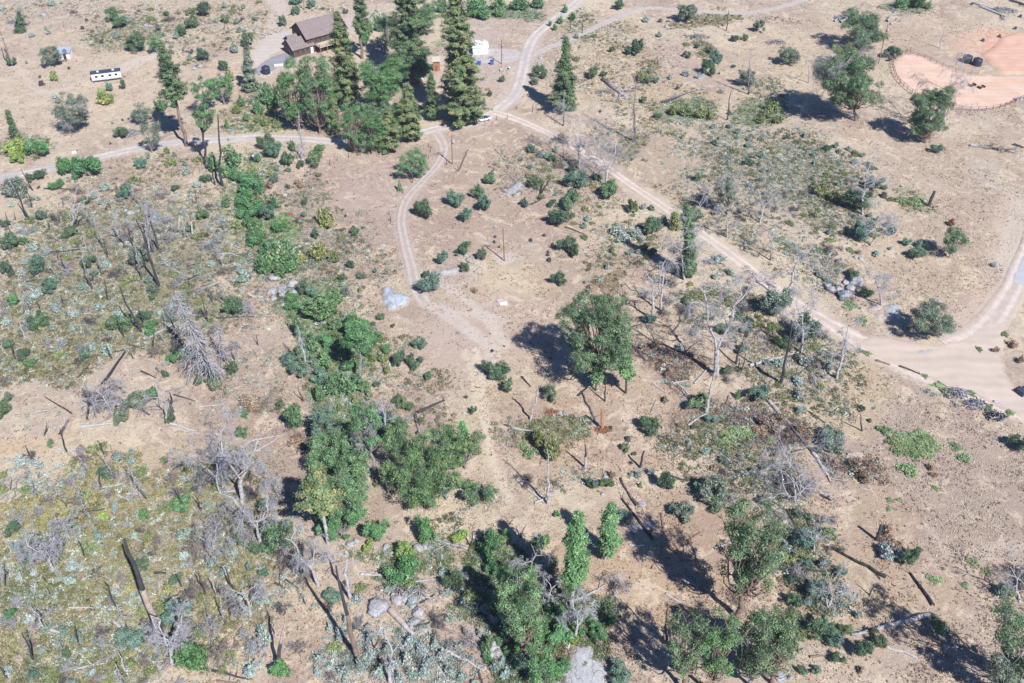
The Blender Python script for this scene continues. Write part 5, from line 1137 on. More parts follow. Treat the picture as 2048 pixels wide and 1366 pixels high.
def inside_poly(x, y, P):
    c = False; j = len(P) - 1
    for i in range(len(P)):
        if (P[i][1] > y) != (P[j][1] > y) and x < (P[j][0] - P[i][0]) * (y - P[i][1]) / (P[j][1] - P[i][1]) + P[i][0]: c = not c
        j = i
    return c
ROADPTS = np.concatenate([p for p, w, c in ROADS.values()])
fr = np.random.default_rng(404)
def fill(poly, codes, n, w0, w1, gap=.45):
    """more single bushes of the dense brush, spread over an outline"""
    xs_ = [p[0] for p in poly]; ys_ = [p[1] for p in poly]; k = 0
    for _ in range(n * 12):
        if k >= n: break
        x, y = fr.uniform(min(xs_), max(xs_)), fr.uniform(min(ys_), max(ys_))
        if not inside_poly(x, y, poly): continue
        w = fr.uniform(w0, w1)
        if any(abs(a - x) < (w + b) * gap and math.hypot(a - x, (c - y) * 1.3) < (w + b) * gap for a, c, b in OCC): continue
        p = at(x, y)
        if np.min(np.hypot(ROADPTS[:, 0] - p.x, ROADPTS[:, 1] - p.y)) < 2.6 + w / ppm(y) / 2: continue
        shrub(codes[fr.integers(len(codes))], x, y, w, r=fr); k += 1
fill([(1380, 250), (1480, 240), (1620, 270), (1740, 300), (1790, 400), (1760, 480), (1660, 470), (1560, 440), (1500, 380), (1420, 300)], 'TTTOVV', 56, 12, 20, .4)
fill([(10, 400), (250, 340), (470, 420), (480, 560), (380, 640), (200, 700), (10, 740)], 'STOVV', 54, 14, 28)
fill([(0, 910), (300, 890), (480, 940), (600, 1100), (520, 1366), (0, 1366)], 'SVVTOVM', 84, 16, 36)
fill([(1370, 560), (1500, 600), (1680, 700), (1700, 780), (1560, 800), (1480, 700), (1360, 640)], 'TVOV', 24, 14, 28)
fill([(1560, 1010), (1660, 1040), (1700, 1180), (1700, 1320), (1600, 1360), (1570, 1200)], 'TOV', 16, 16, 30)
fill([(1040, 290), (1160, 330), (1330, 460), (1290, 540), (1140, 470), (1040, 340)], 'TVVO', 30, 10, 22)
fill([(1100, 60), (1340, 40), (1500, 60), (1480, 230), (1300, 260), (1140, 120)], 'TVO', 20, 8, 18)
fill([(300, 0), (520, 0), (500, 120), (380, 140), (230, 90), (200, 0)], 'TOV', 26, 9, 20)
fill([(1360, 840), (1530, 900), (1540, 1010), (1420, 960)], 'OVT', 10, 14, 26)
fill([(700, 1160), (980, 1150), (1000, 1366), (640, 1366)], 'SV', 12, 20, 34)
fill([(300, 290), (640, 285), (640, 340), (420, 360), (200, 345)], 'TOWV', 16, 14, 28)
fill([(470, 330), (540, 330), (560, 430), (620, 540), (560, 560), (490, 480), (450, 400)], 'WMWM', 9, 20, 34, .4)
fill([(580, 590), (700, 600), (790, 700), (770, 800), (720, 860), (640, 860), (600, 720)], 'WMWMG', 28, 18, 36, .34)
fill([(620, 880), (760, 880), (780, 1060), (640, 1060)], 'WGM', 12, 20, 36, .25)
fill([(960, 1060), (1120, 1080), (1130, 1360), (980, 1360), (960, 1200)], 'WGGMO', 26, 22, 44, .25)
fill([(1060, 1210), (1220, 1240), (1210, 1280), (1080, 1290)], 'GGL', 10, 16, 28, .25)
fill([(500, 170), (560, 170), (600, 250), (540, 260), (470, 230)], 'WM', 10, 16, 28, .3)

# ------------------------------------------------------------------ dead trees and burnt snags
dr = np.random.default_rng(99)
def snag(kind, bx, by, tx, ty, w, phrase='', label=None, name=None, dy=0, k=5, **kw):
    b = at(bx, by); T = top_at(b, tx, ty); H = T.z - b.z; W = w / ppm(by); lx = T.x - b.x
    sg = Segs()
    if kind == 'oak': dead_oak(sg, H, W, dr, lx=lx, ly=dy, **kw); n = 'dead_tree'; ph = 'grey dead branching tree'; g = 'dead branching trees'
    elif kind == 'fir': dead_conifer(sg, H, W, dr, lx=lx, ly=dy, **kw); n = 'dead_conifer'; ph = 'grey dead conifer'; g = 'dead conifers'
    else:
        burnt_pole(sg, H, dr, lx=lx, ly=dy, **kw); n = 'burnt_snag'; ph = 'thin burnt snag' if kw.get('col', 'black') in ('black', 'char') else 'bare weathered snag'; g = 'bare standing snags'
        if H < 3.2: ph = ph.replace('thin', 'short')
    o = bpy.data.objects.new(name or n, segs_mesh(sg, 'wood', k)); o.location = b; link(o)
    return register(o, phrase or ph, 'dead tree', bx, by, g, label)

B = 'black'
snag('oak', 1432, 750, 1436, 552, 168, label='huge forked white dead tree with spreading crown beside the clearing oak', col='pale', base_col='grey', trunks=2, depth=3, nl=12, bare=.26, k=6, thick=1.2, droop=.6)
snag('pole', 1411, 824, 1430, 745, 20, label='thick grey broken trunk standing at the foot of the forked white tree', col='grey', rad=.36, stubs=3, k=8)
snag('oak', 1212, 372, 1215, 262, 110, label='white dead tree with two spreading limbs over the dirt road', col='pale', trunks=2, nl=8, depth=3)
snag('oak', 1160, 338, 1150, 228, 100, label='tall pale dead tree on the dirt road verge nearest the lone columnar conifer', col='pale', nl=7)
snag('fir', 1267, 284, 1270, 132, 34, label='tall brown-grey dead conifer standing alone across the dirt road', col='tan', base='char', zlow=.05, dense=4.5)
snag('fir', 1126, 252, 1129, 180, 30, label='thin dead conifer in front of the lone columnar conifer', col='grey')
snag('fir', 1497, 189, 1503, 102, 20, label='dead spindly conifer in front of the small grey oak', base=B, zlow=.25, dense=4)
snag('pole', 1454, 240, 1463, 180, 6, label='black burnt pole standing alone on the pale grass of the brushfield rim', col=B, stubs=4)
snag('oak', 1618, 166, 1617, 106, 30, label='slim grey dead tree beside the big grey-limbed oak', nl=4, depth=2)
snag('oak', 1880, 262, 1905, 140, 100, label='dead tree with white arching limbs behind the dense leaning arena oak', col='pale', nl=8, depth=3)
snag('pole', 1880, 97, 1888, 60, 4, label='thin grey pole-like snag above the arena fence', col='grey', stubs=2)
snag('oak', 1305, 640, 1308, 520, 48, label='slender pale dead tree beside the clearing oak crown', trunks=2, nl=5, depth=2)
snag('oak', 1322, 622, 1330, 500, 40, label='second slender pale dead tree beside the clearing oak crown', nl=4, depth=2)
snag('oak', 1370, 560, 1352, 455, 84, label='drooping grey dead tree over the narrow green tree by the dirt road', nl=7, droop=.7)
snag('oak', 1560, 607, 1640, 468, 56, label='strongly leaning grey dead tree at the edge of the dirt road', nl=6, droop=.6)
snag('oak', 1764, 610, 1745, 530, 60, label='dead grey tree curving above the flat rock outcrop', nl=6)
snag('oak', 1726, 430, 1722, 306, 62, label='pale dead tree rising from the far corner of the brushfield', nl=7, depth=3)
snag('oak', 1742, 492, 1772, 424, 58, label='dead grey tree bent towards the open slope beside blue-grey bushes', nl=6, droop=.6)
snag('oak', 1690, 452, 1648, 420, 34, label='single pale curved dead limb in the brushfield', nl=2, depth=2)
snag('oak', 1520, 446, 1536, 380, 64, label='white dead tree forked low in the brushfield above the dirt road', col='pale', trunks=2, nl=5)
snag('oak', 1541, 520, 1548, 450, 46, label='dark-based dead tree nearest the dirt road below the brushfield', nl=4, base_col='char')
snag('oak', 1392, 430, 1420, 368, 44, label='thin grey dead tree above the dirt road shadow', nl=5, depth=2)
snag('oak', 1455, 475, 1452, 396, 46, label='drooping dead tree below the grey-green brushfield oak', nl=6, droop=.9)
snag('oak', 1674, 757, 1706, 628, 50, label='tall thin dead tree leaning over the widening dirt road', nl=6, base_col='grey')
snag('oak', 1604, 705, 1612, 590, 84, label='grey dead tree rising through the dark scrub by the dirt road', nl=7)
snag('oak', 1592, 1002, 1580, 888, 140, label='vase-shaped dead tree with many straight grey stems', trunks=5, nl=15, bare=.2, depth=2, droop=.1)
snag('oak', 1656, 1216, 1668, 1150, 72, label='fan of dead grey stems beside the long grey log', trunks=3, nl=9, bare=.2, depth=2)
snag('oak', 1628, 1100, 1630, 1058, 56, label='low dead grey bush tree behind the tall leaning oak', trunks=2, nl=6, depth=2)
snag('oak', 1070, 1172, 1052, 1084, 66, label='grey drooping dead tree above the lower creek tree', nl=7, droop=.7)
snag('oak', 1108, 1212, 1096, 1140, 58, label='second grey drooping dead tree between creek tree and tall cedar', nl=6, droop=.9)
snag('oak', 1150, 1276, 1166, 1196, 84, label='spreading grey dead tree at the foot of the tall bare-trunked cedar', trunks=2, nl=8, droop=.6)
snag('oak', 1228, 1188, 1240, 1150, 50, label='low tangle of dead branches by a white fallen limb', nl=5, depth=2)
snag('fir', 423, 758, 350, 582, 96, label='giant dead conifer with black trunk and long drooping grey branches', base=B, zlow=.08, dense=16, droop=.9, k=4, thick=1.7)
snag('fir', 448, 722, 432, 640, 56, label='lesser dead conifer tucked beside the giant dead conifer', zlow=.1, dense=14, droop=.9, k=4, thick=1.3)
snag('fir', 614, 746, 594, 650, 46, label='silvery dead conifer with drooping branches at the creek bend', col='pale', base='grey', zlow=.05, dense=8)
snag('fir', 604, 318, 596, 222, 44, label='grey dead conifer with drooping branches beside the gravel road grove', base='grey', zlow=.02, dense=7)
snag('oak', 484, 1004, 476, 850, 130, label='large grey dead oak tangle with white splintered trunk', trunks=2, nl=9, col='grey', depth=3, droop=.6)
snag('oak', 520, 1084, 500, 990, 120, label='wide grey dead tree arching over the slope below the dead oak tangle', trunks=3, nl=9, droop=.7)
snag('oak', 430, 1100, 408, 1046, 90, label='arched grey dead crown beside the grey dead oak tangle', nl=6, droop=.8)
snag('oak', 440, 985, 420, 900, 100, label='grey dead limbs reaching towards the olive slope from the dead oak tangle', nl=6, droop=.5)
snag('oak', 636, 1170, 600, 1070, 104, label='mass of drooping grey dead branches beside the paired burnt snags', trunks=2, nl=9, droop=.9)
snag('pole', 715, 1316, 672, 1132, 14, label='very tall charred snag, the darker of the burnt snag pair', col='brown', top=B, rad=.42, stubs=6, k=8)
snag('oak', 702, 1198, 690, 1100, 46, label='white splintered snag, the paler of the burnt snag pair', col='pale', nl=3, depth=1, bare=.6)
snag('oak', 138, 466, 172, 372, 70, label='white dead tree curving over the straw slope', col='pale', trunks=2, nl=5, depth=2)
snag('oak', 222, 822, 196, 772, 76, label='drooping grey dead tree on the bare slope beside the white arching limb', nl=7, droop=.9)
snag('oak', 335, 846, 322, 764, 80, label='white broken trunk with branching top beside the round dark bushes', col='pale', nl=5, depth=2, bare=.5)
snag('oak', 105, 1140, 78, 1072, 96, label='broad grey dead crown on the olive slope near the photo edge', trunks=2, nl=9, droop=.6)
snag('oak', 140, 1080, 118, 1030, 56, label='smaller grey dead crown above the broad grey dead crown', nl=6)
snag('oak', 92, 1262, 60, 1212, 70, label='pale fallen-looking dead tree below the broad grey dead crown', col='pale', nl=4, depth=2)
snag('oak', 345, 1330, 330, 1225, 100, label='grey dead branches sweeping over the foot of the leaning bark snag', col='grey', trunks=4, nl=8, depth=3)
snag('oak', 500, 1232, 492, 1166, 70, label='grey dead bush tree between the leaning bark snag and the burnt pair', nl=7, droop=.8)
snag('oak', 782, 1366, 770, 1250, 50, label='white forked dead limb rising from the sagebrush at the bottom edge', col='pale', nl=4, depth=2)
snag('oak', 2040, 1200, 2020, 1130, 70, label='grey leafless shrub tree above the bottom corner oak', nl=7, depth=2)
snag('oak', 770, 870, 768, 782, 50, label='thin dead tree over the blue-green bush beside crossed logs', nl=5, depth=2)
snag('oak', 432, 470 + 22, 420, 452, 44, label='rounded grey dead bush tree by the crossed log', nl=6, droop=.9)
snag('oak', 300, 500, 285, 400, 60, label='grey dead tree with long arching limbs above the dark scrub', nl=5, droop=.6)
snag('fir', 1095, 1008, 1094, 900, 34, label='pale bare dead conifer on the straw below the olive bushes', col='pale', base='pale', zlow=.1, dense=2.5, droop=.2)
snag('oak', 1060, 842, 1078, 768, 12, label='slender grey leaning snag beside the orange wood chips', nl=2, depth=1, bare=.8)
snag('pole', 317, 1268, 249, 1079, 20, label='big leaning snag with stripped tan bark and black top', name='bark_snag', col='tan', top=B, rad=.58, stubs=26, k=9)
snag('pole', 1204, 858, 1204, 821, 10, label='short bright orange rotted snag in a ring of wood chips', col='orange', rad=.32, stubs=0, k=8, taper=.75)
snag('pole', 1858, 412, 1869, 383, 9, label='short thick grey trunk leaning on the bare slope', col='char', rad=.5, stubs=0, k=8, taper=.75)
snag('pole', 1754, 1080, 1762, 1051, 8, label='short black stump trunk above the pair of round bushes', col='char', rad=.36, stubs=1, k=8, taper=.8)
snag('pole', 1279, 935, 1288, 903, 8, label='short black snag leaning beside pale grey sagebrush', col=B, rad=.28, stubs=0, taper=.7)
snag('pole', 1171, 936, 1171, 890, 8, label='short snag with pale base and black tip on the straw', col='pale', top=B, rad=.32, stubs=1)
snag('pole', 1561, 767, 1583, 640, 8, label='tall black burnt snag in front of the dark roadside scrub', col=B, stubs=3)
snag('pole', 552, 1336, 572, 1232, 12, label='leaning grey-brown snag with broken top at the bottom edge', col='char', top='tan', rad=.36, stubs=3)
snag('pole', 445, 372, 436, 232, 8, label='tall black burnt pole crossing the gravel road', col=B, stubs=5)
snag('pole', 385, 470, 379, 414, 10, label='brown stripped snag beside the green creek bushes', col='pale', top='brown', rad=.3, stubs=3)
snag('pole', 346, 823, 339, 784, 10, label='short thick black snag beside the white broken trunk', col=B, rad=.35, stubs=2)
snag('pole', 1725, 862, 1721, 828, 6, label='black cross-shaped snag on the straw slope', col=B, rad=.2, stubs=5)
for q in [(318, 572, 272, 440, 'pole', 5), (283, 664, 240, 574, 'pole', 8), (61, 442, 24, 362, 'pole', 4), (42, 402, 8, 345, 'fir', 20), (66, 381, 42, 338, 'pole', 2), (64, 415, 54, 378, 'pole', 3), (184, 578, 160, 486, 'fir', 24), (207, 496, 186, 428, 'fir', 16), (200, 546, 191, 490, 'fir', 16), (250, 497, 223, 412, 'fir', 18),
          (266, 492, 254, 452, 'pole', 4), (306, 506, 290, 420, 'fir', 20), (319, 500, 296, 416, 'pole', 4), (152, 457, 143, 408, 'fir', 14), (180, 452, 165, 396, 'fir', 24), (282, 560, 268, 470, 'fir', 22), (362, 682, 326, 618, 'pole', 4), (416, 644, 406, 600, 'pole', 2), (308, 702, 306, 662, 'pole', 2), (174, 838, 179, 782, 'pole', 1), (88, 871, 93, 845, 'pole', 1),
          (133, 1012, 98, 960, 'fir', 34), (168, 1016, 146, 956, 'fir', 36), (292, 997, 252, 926, 'fir', 40), (232, 960, 200, 905, 'fir', 30), (174, 942, 158, 914, 'fir', 18), (199, 976, 198, 944, 'pole', 2), (366, 1017, 354, 976, 'pole', 4), (402, 1022, 390, 990, 'pole', 3), (168, 1112, 156, 1080, 'pole', 6), (410, 1190, 396, 1146, 'pole', 3), (467, 1178, 450, 1134, 'pole', 3),
          (437, 1136, 420, 1100, 'fir', 14), (158, 1290, 148, 1256, 'pole', 2), (67, 1318, 44, 1266, 'pole', 4), (10, 1172, -2, 1122, 'fir', 20), (62, 916, 50, 890, 'pole', 4), (449, 1250, 440, 1196, 'fir', 14), (20, 980, 18, 950, 'fir', 12), (430, 370, 418, 318, 'pole', 3), (410, 330, 398, 296, 'pole', 2), (392, 402, 391, 382, 'pole', 4), (448, 460, 437, 440, 'pole', 3),
          (30, 440, 28, 424, 'pole', 1), (14, 438, 10, 424, 'pole', 1), (20, 462, 16, 452, 'pole', 1), (98, 460, 97, 440, 'pole', 2), (115, 518, 113, 498, 'pole', 2), (215, 515, 207, 478, 'pole', 2), (46, 628, 45, 590, 'fir', 10), (128, 610, 120, 590, 'pole', 2), (80, 618, 72, 600, 'pole', 2), (425, 604, 420, 580, 'pole', 1), (380, 575, 376, 560, 'pole', 1),
          (1472, 728, 1498, 644, 'pole', 1), (1483, 742, 1492, 706, 'pole', 1), (1210, 803, 1212, 754, 'pole', 2), (1334, 1288, 1335, 1216, 'pole', 3), (1190, 1290, 1190, 1262, 'pole', 1), (1476, 745, 1480, 716, 'pole', 2), (663, 878, 660, 856, 'pole', 0), (606, 802, 596, 774, 'pole', 2), (516, 690, 512, 668, 'pole', 2), (612, 405, 606, 386, 'pole', 1), (470, 720, 462, 700, 'pole', 2),
          (1590, 760, 1594, 736, 'pole', 1), (1740, 1190, 1748, 1168, 'pole', 4), (1040, 1075, 1052, 1050, 'pole', 2), (940, 1095, 946, 1060, 'pole', 3), (755, 712, 757, 704, 'pole', 0), (840, 850, 832, 834, 'pole', 0), (1452, 62, 1458, 20, 'pole', 2), (10, 120, 2, 92, 'pole', 1), (448, 60, 449, 44, 'pole', 1), (1165, 66, 1166, 40, 'pole', 1), (1140, 62, 1141, 40, 'pole', 1), (1065, 0 + 225, 1066, 208, 'pole', 0)]:
    bx, by, tx, ty, kd, w = q
    if kd == 'pole': snag('pole', bx, by, tx, ty, 8, col=B if (bx * 7 + by) % 3 else 'char', stubs=w)
    else: snag('fir', bx, by, tx, ty, w, base=B, zlow=.3, dense=5)

# ------------------------------------------------------------------ fallen logs: (x0, y0, x1, y1, width px, bark, other end)
def log(x0, y0, x1, y1, w, c0='grey', c1=None, stubs=3, limbs=0, phrase='', label=None, name='fallen_log', lift=.0):
    a = at(x0, y0); b = at(x1, y1); rad = w / ppm((y0 + y1) / 2) / 2; L = (b - a).length
    mid = (a + b) / 2; sg = Segs(); n = max(2, int(L / 1.6)); prev = None
    for i in range(n + 1):
        t = i / n; p = a.lerp(b, t); q = np.array([p.x + dr.normal() * min(rad, .25) * .4, p.y + dr.normal() * min(rad, .25) * .4, gz(p.x, p.y) + rad * .75 + lift]) - np.array(mid)
        rr = rad * (1.15 - .55 * t)
        if prev is not None:
            f0, f1 = (i - 1) / n, t; A, Bc = np.array(BARKC[c0]), np.array(BARKC[c1 or c0])
            sg.add(prev[0], q, prev[1], rr, tuple(A * (1 - f0) + Bc * f0), tuple(A * (1 - f1) + Bc * f1))
        prev = (q, rr)
        if stubs and i and dr.random() < stubs / n:
            an = dr.uniform(0, 6.28); sg.add(q, q + np.array([math.cos(an), math.sin(an), .8]) * dr.uniform(.5, 1.4), rad * .3, .03, BARKC[c1 or c0])
    for i in range(limbs):
        t = dr.uniform(.35, 1); p = a.lerp(b, t); an = math.atan2(b.y - a.y, b.x - a.x) + dr.choice([-1, 1]) * dr.uniform(.3, 1.0)
        twig_fan(sg, np.array([p.x, p.y, gz(p.x, p.y) + rad]) - np.array(mid), np.array([math.cos(an), math.sin(an), .12]), min(L * .4, 6), rad * .4, dr, BARKC[c1 or c0], 2, .12)
    o = bpy.data.objects.new(name, segs_mesh(sg, 'log', 8)); o.location = mid; link(o)
    ph = {'black': 'charred fallen log', 'char': 'charred fallen log', 'pale': 'bleached fallen log', 'grey': 'grey fallen log', 'tan': 'tan fallen log', 'brown': 'brown fallen log'}[c0]
    return register(o, phrase or ph, 'log', (x0 + x1) / 2, (y0 + y1) / 2, 'fallen logs', label)
log(1855, 1232, 1705, 1272, 10, 'grey', 'grey', 6, 0, label='longest thick grey log lying near the bottom corner shadow')
log(1735, 1285, 1832, 1315, 6, 'grey', None, 3, 0, label='pale slimmer log below the longest thick grey log')
log(1772, 1156, 1662, 1096, 7, 'char', 'black', 3, 0, label='long charred log on straw beneath the round bush pair')
log(1866, 1210, 1820, 1148, 7, 'black', None, 2, 0, label='charred log running into the bottom corner oak shadow')
log(1538, 804, 1625, 905, 7, 'grey', 'char', 4, 5, label='long bleached fallen tree lying beside the brown brush')
log(1625, 905, 1662, 965, 6, 'pale', None, 3, 3, label='branched end piece of the long bleached fallen tree')
log(376, 590, 440, 566, 7, 'char', 'pale', 2, 0, label='half-charred log on the bare patch above the giant dead conifer')
log(780, 1222, 828, 1272, 13, 'tan', 'grey', 1, 0, label='stout smooth tan log among the pale angular boulders')
log(1306, 1080, 1244, 1000, 6, 'black', None, 2, 0, label='charred log lying across the small flat rock slab')
log(1275, 1013, 1256, 986, 7, 'char', 'tan', 1, 0, label='short dark log just above the small flat rock slab')
log(935, 1098, 868, 1080, 6, 'pale', None, 2, 1, label='bleached log between the two round green bushes')
for q in [(206, 770, 250, 705, 6, 'black'), (155, 757, 181, 727, 2.5, 'char'), (145, 828, 90, 794, 3, 'char'), (120, 870, 138, 842, 6, 'black', 'tan'), (835, 826, 888, 802, 6, 'char'), (831, 832, 844, 880, 6, 'black', 'grey'), (804, 845, 834, 826, 6, 'pale', 'char'), (1035, 960, 1086, 1004, 5, 'grey'), (1068, 1006, 1114, 988, 5, 'pale'), (1240, 957, 1252, 982, 5, 'char'), (1200, 858, 1162, 784, 5, 'grey', 'black'),
          (1262, 688, 1290, 722, 5, 'char'), (1156, 792, 1174, 776, 0 + 4, 'black'), (1044, 754, 1061, 774, 4, 'char'), (1205, 160, 1252, 196, 7, 'char', 'grey', 4, 3), (1252, 196, 1224, 200, 4, 'pale'), (1148, 178, 1180, 161, 4, 'pale'), (1322, 206, 1402, 176, 4, 'char', 'grey', 2, 1), (1330, 207, 1390, 180, 3, 'char'), (1365, 170, 1395, 160, 3, 'pale'), (1395, 160, 1414, 153, 3, 'pale'), (1940, 292, 2000, 300, 6, 'grey', 'char', 2, 3), (1996, 300, 2028, 306, 6, 'grey', None, 2, 2), (2026, 290, 2046, 296, 5, 'char'),
          (1752, 722, 1780, 731, 5, 'brown'), (1798, 733, 1840, 749, 4, 'char'), (1875, 764, 1892, 774, 3, 'char'), (1984, 802, 2010, 810, 5, 'pale'), (1450, 70, 1484, 72, 4, 'pale'), (1946, 6, 1990, 20, 5, 'grey', None, 2, 2), (1960, 14, 2010, 34, 5, 'grey', None, 2, 2), (2020, 2, 2048, 10, 5, 'char', None, 2, 2), (250, 20, 300, 32, 3, 'pale'), (290, 52, 306, 54, 4, 'pale'), (378, 30, 430, 66, 3, 'pale'), (470, 50, 488, 38, 3, 'char'), (1680, 46, 1700, 36, 5, 'grey', None, 2, 3), (1668, 44, 1690, 30, 4, 'grey', None, 2, 3), (1772, 44, 1790, 26, 5, 'grey', None, 2, 2), (1780, 50, 1800, 40, 4, 'pale', None, 2, 2),
          (917, 343, 936, 301, 3, 'brown'), (992, 300, 1012, 322, 2.5, 'grey'), (88, 378, 158, 380, 3, 'char'), (34, 620, 100, 606, 3, 'brown', 'pale'), (376, 533, 402, 526, 3, 'char'), (376, 560, 400, 548, 3, 'black'), (430, 511, 512, 511, 4, 'grey', 'char'), (432, 636, 510, 634, 3, 'black'), (300, 675, 355, 646, 5, 'pale', None, 1, 2), (98, 545, 118, 550, 3, 'char'), (105, 575, 60, 620, 2.5, 'char'), (100, 506, 160, 500, 4, 'char'), (98, 476, 118, 484, 3, 'char'), (136, 534, 155, 538, 2, 'brown'), (225, 706, 300, 690, 2.5, 'char'), (340, 856, 400, 868, 3, 'pale'),
          (40, 758, 64, 762, 2.5, 'char'), (347, 790, 390, 802, 3, 'char'), (1255, 1026, 1290, 1034, 0 + 3, 'pale'), (1258, 1091, 1290, 1093, 4, 'pale'), (1112, 1166, 1172, 1146, 6, 'pale', 'tan', 2, 1), (1150, 1202, 1212, 1172, 5, 'pale', None, 3, 2), (1062, 1086, 1104, 1054, 2.5, 'pale'), (1388, 768, 1418, 736, 4, 'pale'), (1376, 852, 1412, 828, 4, 'pale'), (1305, 766, 1330, 786, 3, 'grey'), (1320, 736, 1350, 748, 3, 'grey', None, 1, 1), (1350, 760, 1378, 790, 4, 'grey', None, 1, 2), (1345, 768, 1386, 760, 3, 'pale'), (1498, 732, 1548, 722, 6, 'pale', None, 1, 1), (1516, 735, 1536, 752, 4, 'char'), (1536, 722, 1602, 704, 4, 'pale'), (1540, 1000, 1600, 1040, 3, 'char'), (1440, 905, 1480, 930, 3, 'char'), (1605, 1070, 1610, 1160, 6, 'char'), (1576, 1024, 1590, 1050, 6, 'black'),
          (1618, 824, 1650, 846, 3, 'char'), (1340, 775, 1370, 794, 0 + 2.5, 'brown'), (1130, 455, 1168, 468, 3, 'char'), (1078, 400, 1084, 374, 5, 'black'), (1060, 410, 1082, 400, 3, 'char'), (1084, 386, 1100, 355, 3, 'char'), (1000, 396, 1040, 366, 3, 'pale', None, 1, 2), (1015, 390, 1050, 350, 3, 'grey', None, 1, 2), (510, 905, 572, 866, 4, 'pale', None, 1, 2), (512, 880, 560, 872, 3, 'pale'), (420, 915, 466, 936, 5, 'pale', 'char', 1, 1), (580, 895, 640, 915, 2.5, 'pale', None, 1, 2), (612, 640, 560, 628, 2, 'grey'), (720, 1150, 768, 1152, 6, 'pale'), (810, 1166, 880, 1158, 3, 'pale'), (760, 1183, 800, 1176, 5, 'pale', None, 1, 1), (780, 1190, 860, 1196, 5, 'grey', 'pale', 3, 3), (840, 1208, 868, 1190, 4, 'black'),
          (644, 1280, 708, 1294, 5, 'grey', 'char'), (865, 1252, 930, 1274, 6, 'char', 'tan', 2, 1), (818, 1256, 860, 1246, 6, 'char'), (880, 1295, 970, 1345, 6, 'grey', None, 2, 1), (955, 1340, 968, 1370, 5, 'char'), (846, 1292, 904, 1372, 5, 'grey'), (770, 1262, 776, 1310, 5, 'pale'), (778, 1310, 790, 1366, 5, 'pale', None, 1, 1), (160, 1306, 190, 1336, 0 + 4, 'pale'), (155, 1338, 235, 1322, 4, 'pale', None, 2, 2), (270, 1296, 340, 1352, 5, 'pale', None, 2, 2), (190, 1312, 240, 1290, 3, 'pale'), (170, 1346, 130, 1338, 4, 'pale'), (80, 1250, 120, 1266, 9, 'grey', 'pale', 3, 1), (230, 1245, 262, 1274, 6, 'grey', 'pale', 2, 2), (205, 976, 250, 968, 4, 'pale', None, 2, 2), (190, 900, 225, 905, 2, 'char'), (160, 856, 225, 848, 6, 'pale', None, 1, 2), (222, 828, 262, 808, 5, 'pale', 'grey'), (262, 808, 300, 830, 6, 'grey', 'char'), (340, 848, 392, 864, 5, 'pale'),
          (1865, 1305, 1885, 1298, 3, 'brown'), (1620, 1290, 1650, 1310, 3, 'pale', None, 1, 2), (1584, 1232, 1606, 1240, 4, 'grey'), (1650, 988, 1664, 990, 3, 'pale'), (1662, 940, 1672, 965, 2, 'pale'), (1640, 985, 1672, 998, 3, 'pale'), (1720, 976, 1736, 980, 3, 'pale'), (1695, 910, 1712, 914, 5, 'grey'), (1500, 845, 1515, 812, 2, 'grey'), (1740, 1134, 1760, 1160, 3, 'char'), (1300, 830, 1312, 800, 2.5, 'grey'), (1008, 692, 1010, 694, 0 + 3, 'char'), (640, 1008, 705, 1290 - 280, 0 + 2, 'pale'), (505, 1040, 560, 1038, 4, 'pale'), (1008, 850, 1024, 856, 3, 'char'), (1024, 857, 1064, 864, 4, 'grey'), (1000, 886, 1035, 920, 3, 'grey'), (1178, 744, 1200, 770, 0 + 3, 'brown')]:
    x0, y0, x1, y1, w = q[:5]; c0 = q[5]; c1 = q[6] if len(q) > 6 else None; st = q[7] if len(q) > 7 else 1; lm = q[8] if len(q) > 8 else 0
    log(x0, y0, x1, y1, w, c0, c1, st, lm)

def brush_pile(x, y, w, h, n, label, cols=('grey', 'twig', 'pale', 'pale'), name='brush_pile'):
    b = at(x, y); W = w / ppm(y) / 2; s = math.sin(.6); D = h / ppm(y) / s / 2; sg = Segs(); fl = .25 if name == 'wood_chip_pile' else 1
    for i in range(n):
        a = dr.uniform(0, 6.28); q = math.sqrt(dr.random()); p = np.array([math.cos(a) * q * W, math.sin(a) * q * D, dr.random() * .8 * (1.1 - q) * min(W, 2) * fl])
        an = dr.normal() * .5 + (2.4 if i % 2 else 1.2); L = dr.uniform(.8, 2.2) * (.4 if fl < 1 else 1); d = np.array([math.cos(an), math.sin(an), dr.normal() * .15]) * L / 2
        rr = dr.uniform(.04, .13) * (.6 if fl < 1 else 1); sg.add(p - d + [0, 0, .1], p + d + [0, 0, .1], rr, rr * .6, BARKC[cols[dr.integers(len(cols))]])
    o = bpy.data.objects.new(name, segs_mesh(sg, 'branches', 5)); o.location = b; link(o)
    return register(o, '', 'brush pile', x, y, 'heaps of cut branches', label)
brush_pile(1912, 788, 50, 14, 150, 'upper heap of cut grey branches along the lower verge of the dirt road')
brush_pile(1952, 810, 46, 14, 150, 'lower heap of cut grey branches along the lower verge of the dirt road')
brush_pile(1990, 834, 40, 12, 110, 'low dark mound of twigs at the end of the roadside heaps', ('twig', 'char'))
brush_pile(1690, 38, 44, 20, 200, 'heap of bleached branches beside the dark round oak', ('pale', 'grey'))
brush_pile(2005, 22, 60, 18, 180, 'heap of grey branches at the top corner above the black tanks')
brush_pile(258, 268, 50, 16, 160, 'grey twig mat around the bush by the gravel road', ('twig', 'grey'))
brush_pile(810, 1188, 90, 20, 120, 'jumble of bleached branches lying over the pale boulders', ('pale', 'grey'))
brush_pile(1552, 86, 40, 10, 80, 'line of bleached branches on the pale grass above the round oak', ('pale', 'grey'))
brush_pile(1335 + 60, 75, 50, 8, 80, 'low grey branch row beside the bleached log on the upper slope', ('twig', 'grey'))
